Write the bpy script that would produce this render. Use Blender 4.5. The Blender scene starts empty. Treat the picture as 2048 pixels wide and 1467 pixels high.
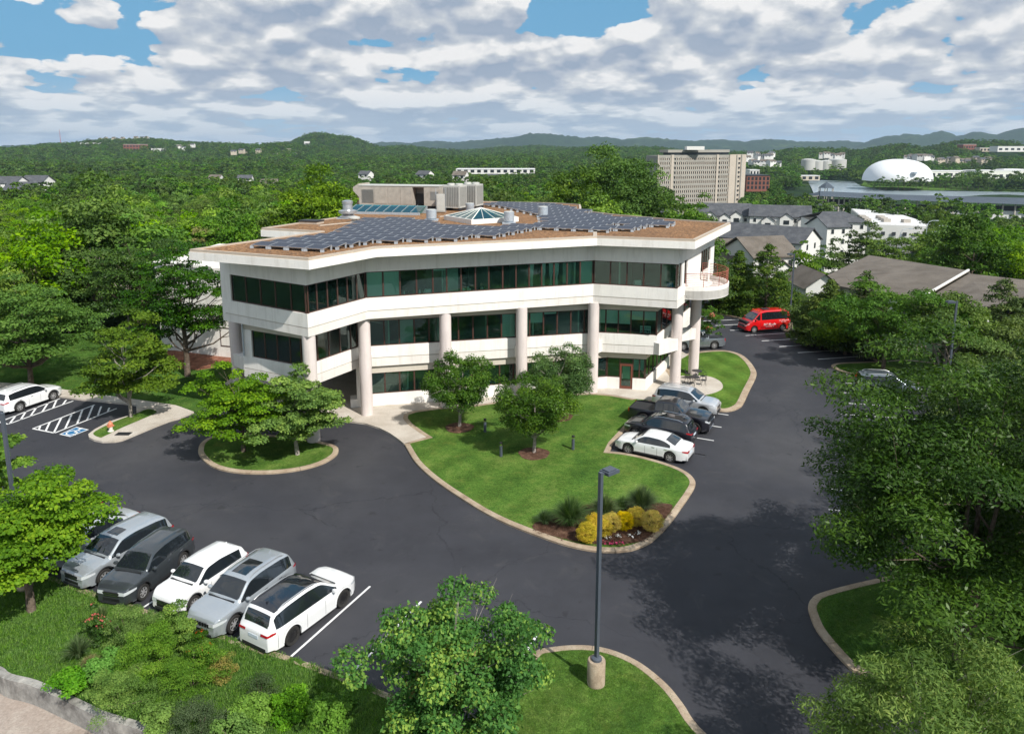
import bpy, bmesh, math, random
import numpy as np
from mathutils import Vector, Matrix
S = bpy.context.scene
C = S.collection
R = math.radians
PI = math.pi

# ------------------------------------------------------------------ camera
FPX, CAMH, HY, CY, CX = 1500.0, 19.6, 292.0, 573.0, 1024.0
TH = math.atan((CY - HY) / FPX)
ct, st = math.cos(TH), math.sin(TH)
cam_d = bpy.data.cameras.new('camera')
cam = bpy.data.objects.new('camera', cam_d); C.objects.link(cam)
cam.location = (0, 0, CAMH)
cam.rotation_euler = (PI / 2 - TH, 0, 0)
cam_d.sensor_width = 36.0
cam_d.lens = FPX / 2048 * 36.0
cam_d.shift_y = -(733.5 - CY) / 2048
cam_d.clip_start = 0.5
cam_d.clip_end = 60000
S.camera = cam

# ------------------------------------------------------------------ light
SUN_EL = 45.0
sun_vec = Vector((5.62, -6.42, 8.5)).normalized()
sd = bpy.data.lights.new('sun', 'SUN'); sd.energy = 5.0; sd.angle = R(0.53); sd.color = (1.0, 0.955, 0.88)
sun = bpy.data.objects.new('sun', sd); C.objects.link(sun)
sun.rotation_euler = sun_vec.to_track_quat('Z', 'Y').to_euler()
sun.location = (30, -30, 60)
S.view_settings.view_transform = 'Standard'
S.view_settings.look = 'None'
S.view_settings.gamma = 1.0
S.view_settings.use_curve_mapping = False
S.view_settings.exposure = 0.12
cy = S.cycles
cy.max_bounces = 5; cy.diffuse_bounces = 2; cy.glossy_bounces = 3; cy.transmission_bounces = 3; cy.transparent_max_bounces = 8; cy.volume_bounces = 0
cy.caustics_reflective = False; cy.caustics_refractive = False
cy.use_adaptive_sampling = True; cy.adaptive_threshold = .015; cy.adaptive_min_samples = 24
cy.use_denoising = True

W = bpy.data.worlds.new('World'); S.world = W; W.use_nodes = True
W.cycles.sampling_method = 'MANUAL'; W.cycles.sample_map_resolution = 256

class NT:
    """small node-tree writer"""
    def __init__(s, tree): s.t = tree; tree.nodes.clear(); s.L = tree.links
    def n(s, typ, ins=None, **kw):
        nd = s.t.nodes.new(typ)
        for k, v in kw.items(): setattr(nd, k, v)
        if ins:
            for k, v in ins.items():
                sock = nd.inputs[k]
                if isinstance(v, bpy.types.NodeSocket): s.L.new(v, sock)
                else: sock.default_value = v
        return nd
    def math(s, op, a, b=0.0, c=None, clamp=False):
        i = {0: a, 1: b}
        if c is not None: i[2] = c
        nd = s.n('ShaderNodeMath', i, operation=op); nd.use_clamp = clamp
        return nd.outputs[0]
    def vmath(s, op, a, b=(0, 0, 0)):
        nd = s.n('ShaderNodeVectorMath', {0: a, 1: b}, operation=op)
        return nd.outputs[0]
    def noise(s, vec, scale, detail=4, rough=.5, dist=0, out=0):
        nd = s.n('ShaderNodeTexNoise', {'Scale': scale, 'Detail': detail, 'Roughness': rough, 'Distortion': dist})
        if vec is not None: s.L.new(vec, nd.inputs['Vector'])
        return nd.outputs[out]
    def ramp(s, fac, stops, interp='LINEAR'):
        nd = s.n('ShaderNodeValToRGB', {0: fac}); cr = nd.color_ramp; cr.interpolation = interp
        while len(cr.elements) < len(stops): cr.elements.new(.5)
        for e, (p, c) in zip(cr.elements, stops):
            e.position = p; e.color = (c[0], c[1], c[2], 1) if not isinstance(c, float) else (c, c, c, 1)
        return nd.outputs[0]
    def mix(s, fac, a, b, typ='MIX'):
        nd = s.n('ShaderNodeMix', data_type='RGBA', blend_type=typ)
        for k, v in ((0, fac), (6, a), (7, b)):
            if isinstance(v, bpy.types.NodeSocket): s.L.new(v, nd.inputs[k])
            else: nd.inputs[k].default_value = v if k == 0 else (v[0], v[1], v[2], 1)
        return nd.outputs[2]
    def mapr(s, v, a, b, c=0., d=1., smooth=False):
        nd = s.n('ShaderNodeMapRange', {0: v, 1: a, 2: b, 3: c, 4: d}); nd.clamp = True
        if smooth: nd.interpolation_type = 'SMOOTHSTEP'
        return nd.outputs[0]

# ------------------------------------------------------------------ sky with cumulus
w = NT(W.node_tree)
tc = w.n('ShaderNodeTexCoord').outputs['Generated']
sky = w.n('ShaderNodeTexSky', sky_type='NISHITA', sun_disc=False, sun_elevation=math.asin(sun_vec.z),
          sun_rotation=math.atan2(sun_vec.x, sun_vec.y), air_density=1.0, dust_density=0.6, ozone_density=1.6, altitude=200.0).outputs[0]
sep = w.n('ShaderNodeSeparateXYZ', {0: tc})
sx, sy, sz = sep.outputs
# the view direction meets a flat cloud deck, so puffs get smaller and close up into rows towards the horizon
zc = w.math('ADD', w.math('MAXIMUM', sz, -0.03), 0.06)
az_ = w.math('ARCTAN2', sx, sy)
low = w.mapr(sz, .03, .115, 1.0, 0.0, True)
def cloud(off):
    # `off` looks up the same field a little higher in the sky, for the lit tops and grey bases
    z2 = w.math('ADD', zc, off)
    lg = w.math('MULTIPLY', w.math('LOGARITHM', z2, 2.718), 1.75)
    v = w.n('ShaderNodeCombineXYZ', {0: w.math('ADD', w.math('MULTIPLY', az_, 4.6), OX), 1: lg, 2: OZ}).outputs[0]
    vl = w.n('ShaderNodeCombineXYZ', {0: w.math('MULTIPLY', az_, 15.0), 1: w.math('MULTIPLY', lg, 3.9), 2: 7.0}).outputs[0]
    big = w.noise(v, 1.15, 1, .5)
    vw = w.vmath('ADD', v, w.vmath('MULTIPLY', w.noise(v, 3.2, 1, .5, 0, 1), (.22, .22, 0)))
    vor = w.n('ShaderNodeTexVoronoi', {'Vector': vw, 'Scale': 3.4, 'Smoothness': .35}, feature='SMOOTH_F1').outputs['Distance']
    vor2 = w.n('ShaderNodeTexVoronoi', {'Vector': vw, 'Scale': 8.5}, feature='F1').outputs['Distance']
    fine = w.noise(v, 11.0, 4, .6)
    lown = w.noise(vl, 1.0, 3, .55)
    d = w.math('SUBTRACT', w.math('MULTIPLY', big, 1.25), w.math('MULTIPLY', vor, .44))
    d = w.math('SUBTRACT', d, w.math('MULTIPLY', vor2, .16))
    d = w.math('ADD', d, w.math('MULTIPLY', fine, .23))
    return w.math('ADD', d, w.math('MULTIPLY', w.math('MULTIPLY', w.math('SUBTRACT', lown, .5), 1.15), low))
OX = 3.2; OZ = 2.0
d0 = cloud(0.0)
d1 = cloud(0.018)
def gap(px, py, wx, wy, amt):
    a0 = math.atan((px - CX) / FPX); z0 = (HY - py) / FPX * .95
    e = w.math('ADD', w.math('POWER', w.math('DIVIDE', w.math('SUBTRACT', az_, a0), wx), 2.), w.math('POWER', w.math('DIVIDE', w.math('SUBTRACT', sz, z0), wy), 2.))
    return w.math('MULTIPLY', w.math('POWER', 2.718, w.math('MULTIPLY', e, -1.)), amt)
gaps = w.math('ADD', gap(1120, 28, .092, .044, .52), gap(60, 62, .09, .032, .34))
gaps = w.math('ADD', gaps, gap(830, 150, .05, .014, .26)); gaps = w.math('ADD', gaps, gap(600, 70, .05, .014, .22))
thr = w.mapr(sz, 0.04, 0.19, 0.12, 0.285)
dd_ = w.math('SUBTRACT', w.math('SUBTRACT', d0, gaps), thr)
cov = w.mapr(dd_, 0.01, 0.06, 0, 1, True)
lit = w.math('SUBTRACT', d0, d1)
shade = w.mapr(lit, -0.16, 0.17, 0.0, 1.0)
thick = w.mapr(dd_, 0.05, 0.45, 0, 1)
shade = w.math('SUBTRACT', w.math('ADD', w.math('MULTIPLY', shade, 1.0), .17), w.math('MULTIPLY', thick, .17), clamp=True)
ccol = w.ramp(shade, [(0.0, (3.7, 4.7, 6.2)), (.33, (5.4, 6.1, 7.2)), (.62, (7.0, 7.5, 8.1)), (1.0, (10.6, 10.6, 10.6))])
skyc = w.mix(w.mapr(sz, 0.0, 0.22, .95, .8), w.mix(1.0, sky, (1.0, 1.1, 1.0), 'MULTIPLY'), (1.9, 4.9, 8.0))
skyc = w.mix(w.mapr(sz, 0.0, 0.09, .7, 0.), skyc, (5.6, 7.3, 8.8))
fade = w.mapr(sz, 0.0, 0.07, .55, 1.0)
col = w.mix(w.math('MULTIPLY', cov, fade), skyc, ccol)
col = w.mix(w.mapr(sz, 0.0, 0.10, .38, 0.), col, (7.6, 8.8, 10.0))
bg = w.n('ShaderNodeBackground', {'Color': col, 'Strength': 0.078})
w.n('ShaderNodeOutputWorld', {0: bg.outputs[0]})

# ------------------------------------------------------------------ helpers
def G(x, y, Z=0.0):
    """point of the horizontal plane at height Z seen at photo pixel x, y"""
    v = (y - CY) / FPX; z = (CAMH - Z) / (st + v * ct)
    return ((x - CX) / FPX * z, z * (ct - v * st))
def G3(x, y, Z=0.0):
    p = G(x, y, Z); return Vector((p[0], p[1], Z))
def zat(y, Y):
    v = (y - CY) / FPX
    return CAMH + (-Y * st - v * Y * ct) / (ct - v * st)

def tag(o, label=None, cat=None, group=None, kind=None):
    if label: o['label'] = label
    if cat: o['category'] = cat
    if group: o['group'] = group
    if kind: o['kind'] = kind
    return o
def empty(name, loc=(0, 0, 0), rz=0.0, label=None, cat=None, group=None):
    o = bpy.data.objects.new(name, None); C.objects.link(o)
    o.location = loc; o.rotation_euler = (0, 0, rz); o.empty_display_size = .3
    return tag(o, label, cat, group)
def link(name, me, parent=None, loc=None, rot=None, kind=None):
    o = bpy.data.objects.new(name, me); C.objects.link(o)
    if parent is not None: o.parent = parent
    if loc is not None: o.location = loc
    if rot is not None: o.rotation_euler = rot
    if kind: o['kind'] = kind
    return o
def copy_tree(o, parent=None):
    c = o.copy(); C.objects.link(c); c.parent = parent
    for ch in list(o.children): copy_tree(ch, c)
    return c

class MB:
    """collects simple solids, builds ONE mesh"""
    def __init__(s): s.v = []; s.f = []; s.m = []; s.cur = 0
    def add(s, vs, fs):
        b = len(s.v); s.v += [tuple(p) for p in vs]
        for f in fs: s.f.append(tuple(i + b for i in f)); s.m.append(s.cur)
        return s
    def box(s, a, b, M=None):
        (x0, y0, z0), (x1, y1, z1) = a, b
        vs = [(x0, y0, z0), (x1, y0, z0), (x1, y1, z0), (x0, y1, z0), (x0, y0, z1), (x1, y0, z1), (x1, y1, z1), (x0, y1, z1)]
        if M is not None: vs = [M @ Vector(p) for p in vs]
        return s.add(vs, [(3, 2, 1, 0), (4, 5, 6, 7), (0, 1, 5, 4), (1, 2, 6, 5), (2, 3, 7, 6), (3, 0, 4, 7)])
    def tube(s, pts, rad, n=8, cap=True):
        pts = [Vector(p) for p in pts]; k = len(pts)
        if not hasattr(rad, '__len__'): rad = [rad] * k
        vs = []
        for i, p in enumerate(pts):
            d = (pts[min(i + 1, k - 1)] - pts[max(i - 1, 0)]).normalized()
            u = d.orthogonal().normalized() if abs(d.z) < .95 else Vector((1, 0, 0)); 
            u = (u - d * u.dot(d)).normalized(); w_ = d.cross(u)
            for j in range(n):
                a = 2 * PI * j / n
                vs.append(p + (u * math.cos(a) + w_ * math.sin(a)) * rad[i])
        fs = []
        for i in range(k - 1):
            for j in range(n):
                fs.append((i * n + j, i * n + (j + 1) % n, (i + 1) * n + (j + 1) % n, (i + 1) * n + j))
        if cap:
            fs.append(tuple(range(n - 1, -1, -1))); fs.append(tuple((k - 1) * n + j for j in range(n)))
        return s.add(vs, fs)
    def lathe(s, prof, c=(0, 0, 0), n=20):
        vs = []; k = len(prof)
        for r, z in prof:
            for j in range(n):
                a = 2 * PI * j / n; vs.append((c[0] + r * math.cos(a), c[1] + r * math.sin(a), c[2] + z))
        fs = [(i * n + j, i * n + (j + 1) % n, (i + 1) * n + (j + 1) % n, (i + 1) * n + j) for i in range(k - 1) for j in range(n)]
        fs.append(tuple(range(n - 1, -1, -1))); fs.append(tuple((k - 1) * n + j for j in range(n)))
        return s.add(vs, fs)
    def prism(s, poly, z0, z1):
        n = len(poly); A = sum(poly[i][0] * poly[(i + 1) % n][1] - poly[(i + 1) % n][0] * poly[i][1] for i in range(n))
        if A < 0: poly = poly[::-1]
        g0 = z0 if callable(z0) else (lambda x, y: z0); g1 = z1 if callable(z1) else (lambda x, y: z1)
        vs = [(x, y, g0(x, y)) for x, y in poly] + [(x, y, g1(x, y)) for x, y in poly]
        fs = [tuple(range(n - 1, -1, -1)), tuple(range(n, 2 * n))] + [(i, (i + 1) % n, n + (i + 1) % n, n + i) for i in range(n)]
        return s.add(vs, fs)
    def wall(s, p, q, z0, z1, t=0.25):
        """upright slab from p to q, thickness t to the left of p->q"""
        p = Vector((p[0], p[1])); q = Vector((q[0], q[1])); d = (q - p).normalized(); n = Vector((-d.y, d.x)) * t
        return s.prism([tuple(p), tuple(q), tuple(q + n), tuple(p + n)], z0, z1)
    def build(s, name, mats, parent=None, smooth=False, kind=None, loc=None, rot=None, sharp=35):
        me = bpy.data.meshes.new(name); me.from_pydata([tuple(p) for p in s.v], [], s.f)
        if not isinstance(mats, (list, tuple)): mats = [mats]
        for m in mats: me.materials.append(m)
        if len(mats) > 1: me.polygons.foreach_set('material_index', s.m)
        if smooth:
            me.polygons.foreach_set('use_smooth', [True] * len(me.polygons)); me.set_sharp_from_angle(angle=R(sharp))
        me.update()
        return link(name, me, parent, loc, rot, kind)

def fast_mesh(name, V, Fq, mat, attr=None, smooth=False):
    """V (n,3), Fq (m,4) numpy arrays -> mesh"""
    me = bpy.data.meshes.new(name); k = Fq.shape[1]
    me.vertices.add(len(V)); me.vertices.foreach_set('co', np.ascontiguousarray(V, dtype=np.float32).ravel())
    me.loops.add(Fq.size); me.loops.foreach_set('vertex_index', np.ascontiguousarray(Fq, dtype=np.int32).ravel())
    me.polygons.add(len(Fq)); me.polygons.foreach_set('loop_start', np.arange(0, Fq.size, k, dtype=np.int32))
    if smooth: me.polygons.foreach_set('use_smooth', np.ones(len(Fq), dtype=bool))
    me.materials.append(mat)
    if attr is not None:
        a = me.attributes.new('v', 'FLOAT', 'POINT'); a.data.foreach_set('value', attr.astype(np.float32))
    me.update(calc_edges=True)
    return me
# ------------------------------------------------------------------ materials
def new_mat(name):
    m = bpy.data.materials.new(name); m.use_nodes = True
    return m, NT(m.node_tree)
def out(t, sh): t.n('ShaderNodeOutputMaterial', {0: sh})
def pbr(name, col, rough=.6, metal=0., coat=0., var=.12, vscale=3., bump=0., bscale=40., spec=.5):
    m, t = new_mat(name)
    geo = t.n('ShaderNodeTexCoord').outputs['Object']
    nz = t.noise(geo, vscale, 5, .6)
    c = t.mix(1.0, col, t.ramp(nz, [(.25, float(1 - var)), (.75, float(1 + var * .4))]), 'MULTIPLY') if var else None
    p = t.n('ShaderNodeBsdfPrincipled', {'Roughness': rough, 'Metallic': metal, 'Coat Weight': coat, 'Specular IOR Level': spec})
    if c is not None: t.L.new(c, p.inputs['Base Color'])
    else: p.inputs['Base Color'].default_value = (*col, 1)
    if bump:
        b = t.n('ShaderNodeBump', {'Strength': bump, 'Distance': .02, 'Height': t.noise(geo, bscale, 4, .6)})
        t.L.new(b.outputs[0], p.inputs['Normal'])
    out(t, p.outputs[0]); return m

def m_asphalt():
    m, t = new_mat('asphalt'); g = t.n('ShaderNodeTexCoord').outputs['Object']
    big = t.noise(g, .07, 4, .55, .6); mid = t.noise(g, .7, 5, .6); fine = t.noise(g, 45., 2, .6)
    c = t.ramp(big, [(.3, (.028, .029, .036)), (.5, (.038, .039, .047)), (.7, (.056, .056, .062))])
    c = t.mix(1., c, t.ramp(mid, [(.25, .86), (.75, 1.12)]), 'MULTIPLY')
    c = t.mix(1., c, t.ramp(fine, [(.25, .72), (.75, 1.3)]), 'MULTIPLY')
    # wandering sealed cracks
    wv = t.vmath('ADD', g, t.vmath('MULTIPLY', t.noise(g, .55, 4, .6, 0, 1), (2.6, 2.6, 0)))
    vor = t.n('ShaderNodeTexVoronoi', {'Vector': wv, 'Scale': .095}, feature='DISTANCE_TO_EDGE').outputs[0]
    line = t.mapr(vor, .0005, .0035, 1, 0)
    vor2 = t.n('ShaderNodeTexVoronoi', {'Vector': wv, 'Scale': .21}, feature='DISTANCE_TO_EDGE').outputs[0]
    line2 = t.math('MULTIPLY', t.mapr(vor2, .001, .006, .6, 0), t.mapr(t.noise(g, .16, 2), .52, .60, 0, 1))
    gate = t.mapr(t.noise(g, .10, 2), .40, .52, 0, 1)
    ln = t.math('MAXIMUM', t.math('MULTIPLY', line, gate), line2)
    c = t.mix(t.math('MULTIPLY', ln, .62), c, (.012, .013, .018))
    # faint pale tyre scuffs
    c = t.mix(t.math('MULTIPLY', t.mapr(t.noise(g, .35, 6, .75, 1.5), .56, .76), .30), c, (.11, .105, .10))
    c = t.mix(t.math('MULTIPLY', t.mapr(t.noise(g, 1.1, 3, .5, .2), .66, .72), .45), c, (.014, .014, .016))
    p = t.n('ShaderNodeBsdfPrincipled', {'Base Color': c, 'Roughness': .72, 'Specular IOR Level': .35})
    b = t.n('ShaderNodeBump', {'Strength': .35, 'Distance': .01, 'Height': fine}); t.L.new(b.outputs[0], p.inputs['Normal'])
    out(t, p.outputs[0]); return m
def m_lawn(name, dark, mid, light, patch=1.0, stripe=False):
    m, t = new_mat(name); g = t.n('ShaderNodeTexCoord').outputs['Object']
    a = t.noise(g, .35, 5, .62, .4); b = t.noise(g, 2.2, 4, .6); f = t.noise(g, 26., 3, .7); f2 = t.noise(g, 80., 2, .7)
    c = t.ramp(t.math('ADD', t.math('MULTIPLY', a, .6), t.math('MULTIPLY', b, .4)), [(.34, dark), (.5, mid), (.66, light)])
    c = t.mix(1., c, t.ramp(f, [(.3, .36), (.7, 1.45)]), 'MULTIPLY')
    c = t.mix(1., c, t.ramp(t.noise(g, 7.5, 4, .75), [(.34, .68), (.66, 1.34)]), 'MULTIPLY')
    c = t.mix(t.mapr(t.noise(g, .9, 4, .7), .56, .72, 0, .35), c, (.20, .21, .05))
    c = t.mix(1., c, t.ramp(f2, [(.3, .6), (.7, 1.35)]), 'MULTIPLY')
    sp0 = t.n('ShaderNodeSeparateXYZ', {0: g}); bw = t.math('SINE', t.math('ADD', t.math('MULTIPLY', t.math('ADD', sp0.outputs[0], t.math('MULTIPLY', sp0.outputs[1], -.75)), 2.1), t.math('MULTIPLY', t.noise(g, .5, 2), 2.)))
    c = t.mix(1., c, t.ramp(t.mapr(bw, -.7, .7), [(0., .90), (1., 1.08)]), 'MULTIPLY')
    if stripe:
        sp = t.n('ShaderNodeSeparateXYZ', {0: g})
        u = t.math('SINE', t.math('MULTIPLY', t.math('ADD', sp.outputs[0], t.math('MULTIPLY', sp.outputs[1], .35)), 2.6))
        c = t.mix(1., c, t.ramp(t.mapr(u, -.5, .5), [(0., .86), (1., 1.08)]), 'MULTIPLY')
    p = t.n('ShaderNodeBsdfPrincipled', {'Base Color': c, 'Roughness': .95, 'Specular IOR Level': .05})
    bb = t.n('ShaderNodeBump', {'Strength': .9, 'Distance': .04, 'Height': f}); t.L.new(bb.outputs[0], p.inputs['Normal'])
    out(t, p.outputs[0]); return m
def m_mottle(name, cols, s1, s2, rough=.85, bump=.3, bs=30., bd=.02):
    m, t = new_mat(name); g = t.n('ShaderNodeTexCoord').outputs['Object']
    a = t.noise(g, s1, 6, .65, .3); f = t.noise(g, s2, 3, .7)
    c = t.ramp(a, [(.3, cols[0]), (.5, cols[1]), (.7, cols[2])])
    c = t.mix(1., c, t.ramp(f, [(.25, .75), (.75, 1.2)]), 'MULTIPLY')
    p = t.n('ShaderNodeBsdfPrincipled', {'Base Color': c, 'Roughness': rough, 'Specular IOR Level': .3})
    b = t.n('ShaderNodeBump', {'Strength': bump, 'Distance': bd, 'Height': t.noise(g, bs, 3, .7)}); t.L.new(b.outputs[0], p.inputs['Normal'])
    out(t, p.outputs[0]); return m
def m_gravel():
    m, t = new_mat('roof_gravel'); g = t.n('ShaderNodeTexCoord').outputs['Object']
    v = t.n('ShaderNodeTexVoronoi', {'Vector': g, 'Scale': 9.})
    c = t.ramp(t.noise(v.outputs['Position'], 7.7, 2, .8), [(.25, (.09, .042, .018)), (.48, (.25, .125, .052)), (.62, (.32, .175, .078)), (.78, (.46, .31, .17))])
    c = t.mix(1., c, t.ramp(t.noise(g, .35, 4, .6), [(.3, .72), (.7, 1.12)]), 'MULTIPLY')
    c = t.mix(1., c, t.ramp(t.noise(g, 3.2, 4, .75), [(.36, .45), (.5, .95), (.64, 1.5)]), 'MULTIPLY')
    p = t.n('ShaderNodeBsdfPrincipled', {'Base Color': c, 'Roughness': .9})
    b = t.n('ShaderNodeBump', {'Strength': 1., 'Distance': .06, 'Height': v.outputs['Distance']}); t.L.new(b.outputs[0], p.inputs['Normal'])
    out(t, p.outputs[0]); return m
def m_leaf(name, c0, c1, c2, trans=.35, obvar=.25, rough=.6):
    """c0..c2 from deep to young leaf; per-leaf value in attribute v, per-tree value from Object Info"""
    m, t = new_mat(name)
    v = t.n('ShaderNodeAttribute', attribute_name='v').outputs['Fac']
    r = t.n('ShaderNodeObjectInfo').outputs['Random']
    c = t.ramp(v, [(.05, c0), (.55, c1), (.97, c2)])
    hs = t.n('ShaderNodeHueSaturation', {'Hue': t.mapr(r, 0, 1, .478, .512) if obvar > .09 else .5,
                                         'Value': t.mapr(t.math('FRACT', t.math('MULTIPLY', r, 7.31)), 0, 1, 1 - obvar, 1 + obvar),
                                         'Saturation': t.mapr(t.math('FRACT', t.math('MULTIPLY', r, 3.7)), 0, 1, .82, 1.08), 'Color': c})
    d = t.n('ShaderNodeBsdfPrincipled', {'Base Color': hs.outputs[0], 'Roughness': rough, 'Specular IOR Level': .16})
    tr = t.n('ShaderNodeBsdfTranslucent', {0: t.mix(1., hs.outputs[0], (1.25, 1.35, .55), 'MULTIPLY')})
    mx = t.n('ShaderNodeMixShader', {0: trans}); t.L.new(d.outputs[0], mx.inputs[1]); t.L.new(tr.outputs[0], mx.inputs[2])
    out(t, mx.outputs[0]); return m
def m_glass(name, tint, refl=.10, trans=1.0):
    m, t = new_mat(name)
    fr = t.n('ShaderNodeFresnel', {0: 1.5})
    gl = t.n('ShaderNodeBsdfGlossy', {0: (.85, 1, .97, 1), 'Roughness': .015})
    tp = t.n('ShaderNodeBsdfTransparent', {0: (*tint, 1)})
    mx = t.n('ShaderNodeMixShader', {0: t.math('ADD', fr.outputs[0], refl, clamp=True)})
    t.L.new(tp.outputs[0], mx.inputs[1]); t.L.new(gl.outputs[0], mx.inputs[2])
    df = t.n('ShaderNodeBsdfDiffuse', {0: (.12, .34, .29, 1)})
    m2 = t.n('ShaderNodeMixShader', {0: .025}); t.L.new(mx.outputs[0], m2.inputs[1]); t.L.new(df.outputs[0], m2.inputs[2])
    out(t, m2.outputs[0]); return m
def m_paint(name, col, metal=0., rough=.28):
    m, t = new_mat(name)
    p = t.n('ShaderNodeBsdfPrincipled', {'Base Color': (*col, 1), 'Roughness': rough, 'Metallic': metal, 'Coat Weight': 1.0, 'Coat Roughness': .04})
    if metal:
        g = t.n('ShaderNodeTexCoord').outputs['Object']
        t.L.new(t.mix(1., col, t.ramp(t.noise(g, 400., 1), [(.3, .85), (.7, 1.15)]), 'MULTIPLY'), p.inputs['Base Color'])
    out(t, p.outputs[0]); return m
def m_emit(name, col, s):
    m, t = new_mat(name); out(t, t.n('ShaderNodeEmission', {0: (*col, 1), 1: s}).outputs[0]); return m

M = {}
M['asphalt'] = m_asphalt()
M['lawn'] = m_lawn('lawn_grass', (.045, .110, .020), (.085, .165, .028), (.150, .225, .050))
M['lawn_stripe'] = m_lawn('striped_lawn_grass', (.062, .140, .022), (.098, .188, .030), (.145, .230, .042), stripe=True)
M['rough_grass'] = m_lawn('rough_grass', (.035, .088, .016), (.062, .135, .024), (.105, .180, .038))
M['concrete'] = m_mottle('pavement_concrete', [(.42, .37, .31), (.52, .47, .41), (.60, .56, .50)], .5, 14., .85, .2)
M['old_concrete'] = m_mottle('old_drive_concrete', [(.27, .22, .18), (.36, .30, .26), (.44, .39, .34)], .8, 10., .9, .3)
M['kerb'] = m_mottle('kerb_concrete', [(.27, .20, .14), (.37, .29, .21), (.44, .37, .28)], 1.4, 18., .9, .35)
M['mulch'] = m_mottle('mulch', [(.045, .022, .014), (.11, .055, .035), (.20, .12, .08)], 3., 26., .95, 1., 22., .05)
M['red_mulch'] = m_mottle('red_mulch', [(.12, .045, .028), (.24, .10, .06), (.32, .16, .11)], 1.5, 20., .95, .8, 20., .05)
M['line'] = m_mottle('road_paint', [(.62, .62, .62), (.78, .78, .78), (.82, .82, .82)], 5., 40., .7, .1)
M['blue_line'] = pbr('blue_road_paint', (.02, .16, .36), .7, var=.2)
M['soil'] = m_mottle('forest_floor', [(.012, .022, .008), (.025, .045, .014), (.045, .065, .022)], .05, 2., .95, .3)
def m_stucco(name, col):
    m, t = new_mat(name); g = t.n('ShaderNodeTexCoord').outputs['Object']
    sc = t.vmath('MULTIPLY', g, (1., 1., .12)); st1 = t.noise(sc, 2.4, 5, .65); big = t.noise(g, .5, 4, .6); fine = t.noise(g, 70., 3, .6)
    c = t.mix(1., col, t.ramp(st1, [(.28, (.86, .85, .83)), (.5, (1., 1., 1.)), (.8, (1.03, 1.02, 1.))]), 'MULTIPLY')
    c = t.mix(1., c, t.ramp(big, [(.3, .93), (.65, 1.03)]), 'MULTIPLY')
    p = t.n('ShaderNodeBsdfPrincipled', {'Base Color': c, 'Roughness': .8, 'Specular IOR Level': .25})
    b = t.n('ShaderNodeBump', {'Strength': .15, 'Distance': .01, 'Height': fine}); t.L.new(b.outputs[0], p.inputs['Normal'])
    out(t, p.outputs[0]); return m
M['stucco'] = m_stucco('white_stucco', (.87, .845, .80))
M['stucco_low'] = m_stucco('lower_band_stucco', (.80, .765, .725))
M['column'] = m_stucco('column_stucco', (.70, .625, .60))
M['soffit'] = pbr('soffit_and_header_shade', (.60, .55, .47), .8, var=.08)  # soffits and slabs; on header walls its darker beige stands in for shade
M['coping'] = pbr('roof_coping', (.50, .42, .34), .6, var=.1)
M['gravel'] = m_gravel()
M['frame'] = pbr('bronze_frame', (.075, .036, .028), .4, var=.1, metal=.0)
M['glass'] = m_glass('green_glass', (.74, .94, .87), .035)
M['clear_glass'] = m_glass('skylight_glass', (.50, .86, .80), .10)
M['room_floor'] = pbr('room_carpet', (.12, .12, .12), .9, var=.2)
M['room_wall'] = pbr('room_wall', (.62, .66, .60), .9, var=.1)
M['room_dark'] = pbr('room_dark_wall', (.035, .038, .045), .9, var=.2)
M['blind'] = pbr('roller_blind', (.90, .93, .88), .9, var=.05)
M['curtain'] = pbr('curtain_cloth', (.95, .97, .95), .9, var=.1)
M['clutter_white'] = pbr('white_ceramic', (.85, .85, .82), .5, var=.0)
M['clutter_blue'] = pbr('blue_plastic', (.03, .18, .55), .5, var=.0)
M['clutter_yellow'] = pbr('yellow_plastic', (.50, .36, .03), .5, var=.0)
M['pot_green'] = pbr('house_plant', (.05, .14, .03), .7, var=.3)
M['rust_rail'] = pbr('red_brown_rail_paint', (.36, .10, .065), .45, var=.1)
M['solar'] = None
M['alu'] = pbr('aluminium', (.62, .63, .64), .35, metal=.8, var=.1)
M['galv'] = pbr('galvanised_steel', (.50, .56, .62), .45, metal=.35, var=.2, vscale=6.)
M['hvac'] = pbr('hvac_casing', (.43, .39, .34), .6, var=.25, vscale=2.)
M['hvac_grey'] = pbr('grey_casing', (.50, .50, .47), .55, var=.15, vscale=2.)
M['fin'] = pbr('condenser_fins', (.22, .22, .21), .6, var=.2)
M['black'] = pbr('black_metal', (.012, .012, .014), .45, var=.0)
M['dark'] = pbr('dark_plastic', (.022, .023, .026), .55, var=.0)
M['pole'] = pbr('pole_grey_paint', (.075, .09, .115), .45, var=.15)
M['rubber'] = pbr('tyre_rubber', (.022, .021, .020), .85, var=.15)
M['rim'] = pbr('alloy_rim', (.42, .42, .43), .3, metal=.35, var=.0)
M['rim_black'] = pbr('black_rim', (.02, .02, .022), .3, metal=.3, var=.0)
M['car_glass'] = m_paint('car_glass', (.012, .016, .020), 0, .03)
M['chrome'] = pbr('chrome', (.75, .75, .77), .12, metal=1., var=.0)
M['tail'] = m_paint('tail_lamp_red', (.42, .012, .02), 0, .15)
M['head'] = m_paint('headlamp_lens', (.72, .76, .80), .3, .1)
M['amber'] = m_paint('amber_lens', (.75, .16, .02), 0, .15)
M['plate'] = pbr('number_plate', (.62, .70, .78), .5, var=.05)
M['bark'] = m_mottle('bark', [(.06, .045, .032), (.13, .10, .075), (.21, .17, .135)], 5., 30., .95, .8, 22., .03)
M['bark_pale'] = m_mottle('pale_bark', [(.20, .17, .15), (.34, .30, .27), (.46, .42, .38)], 5., 30., .95, .8, 22., .03)
M['dead'] = pbr('dead_wood', (.34, .30, .26), .9, var=.3)
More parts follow.
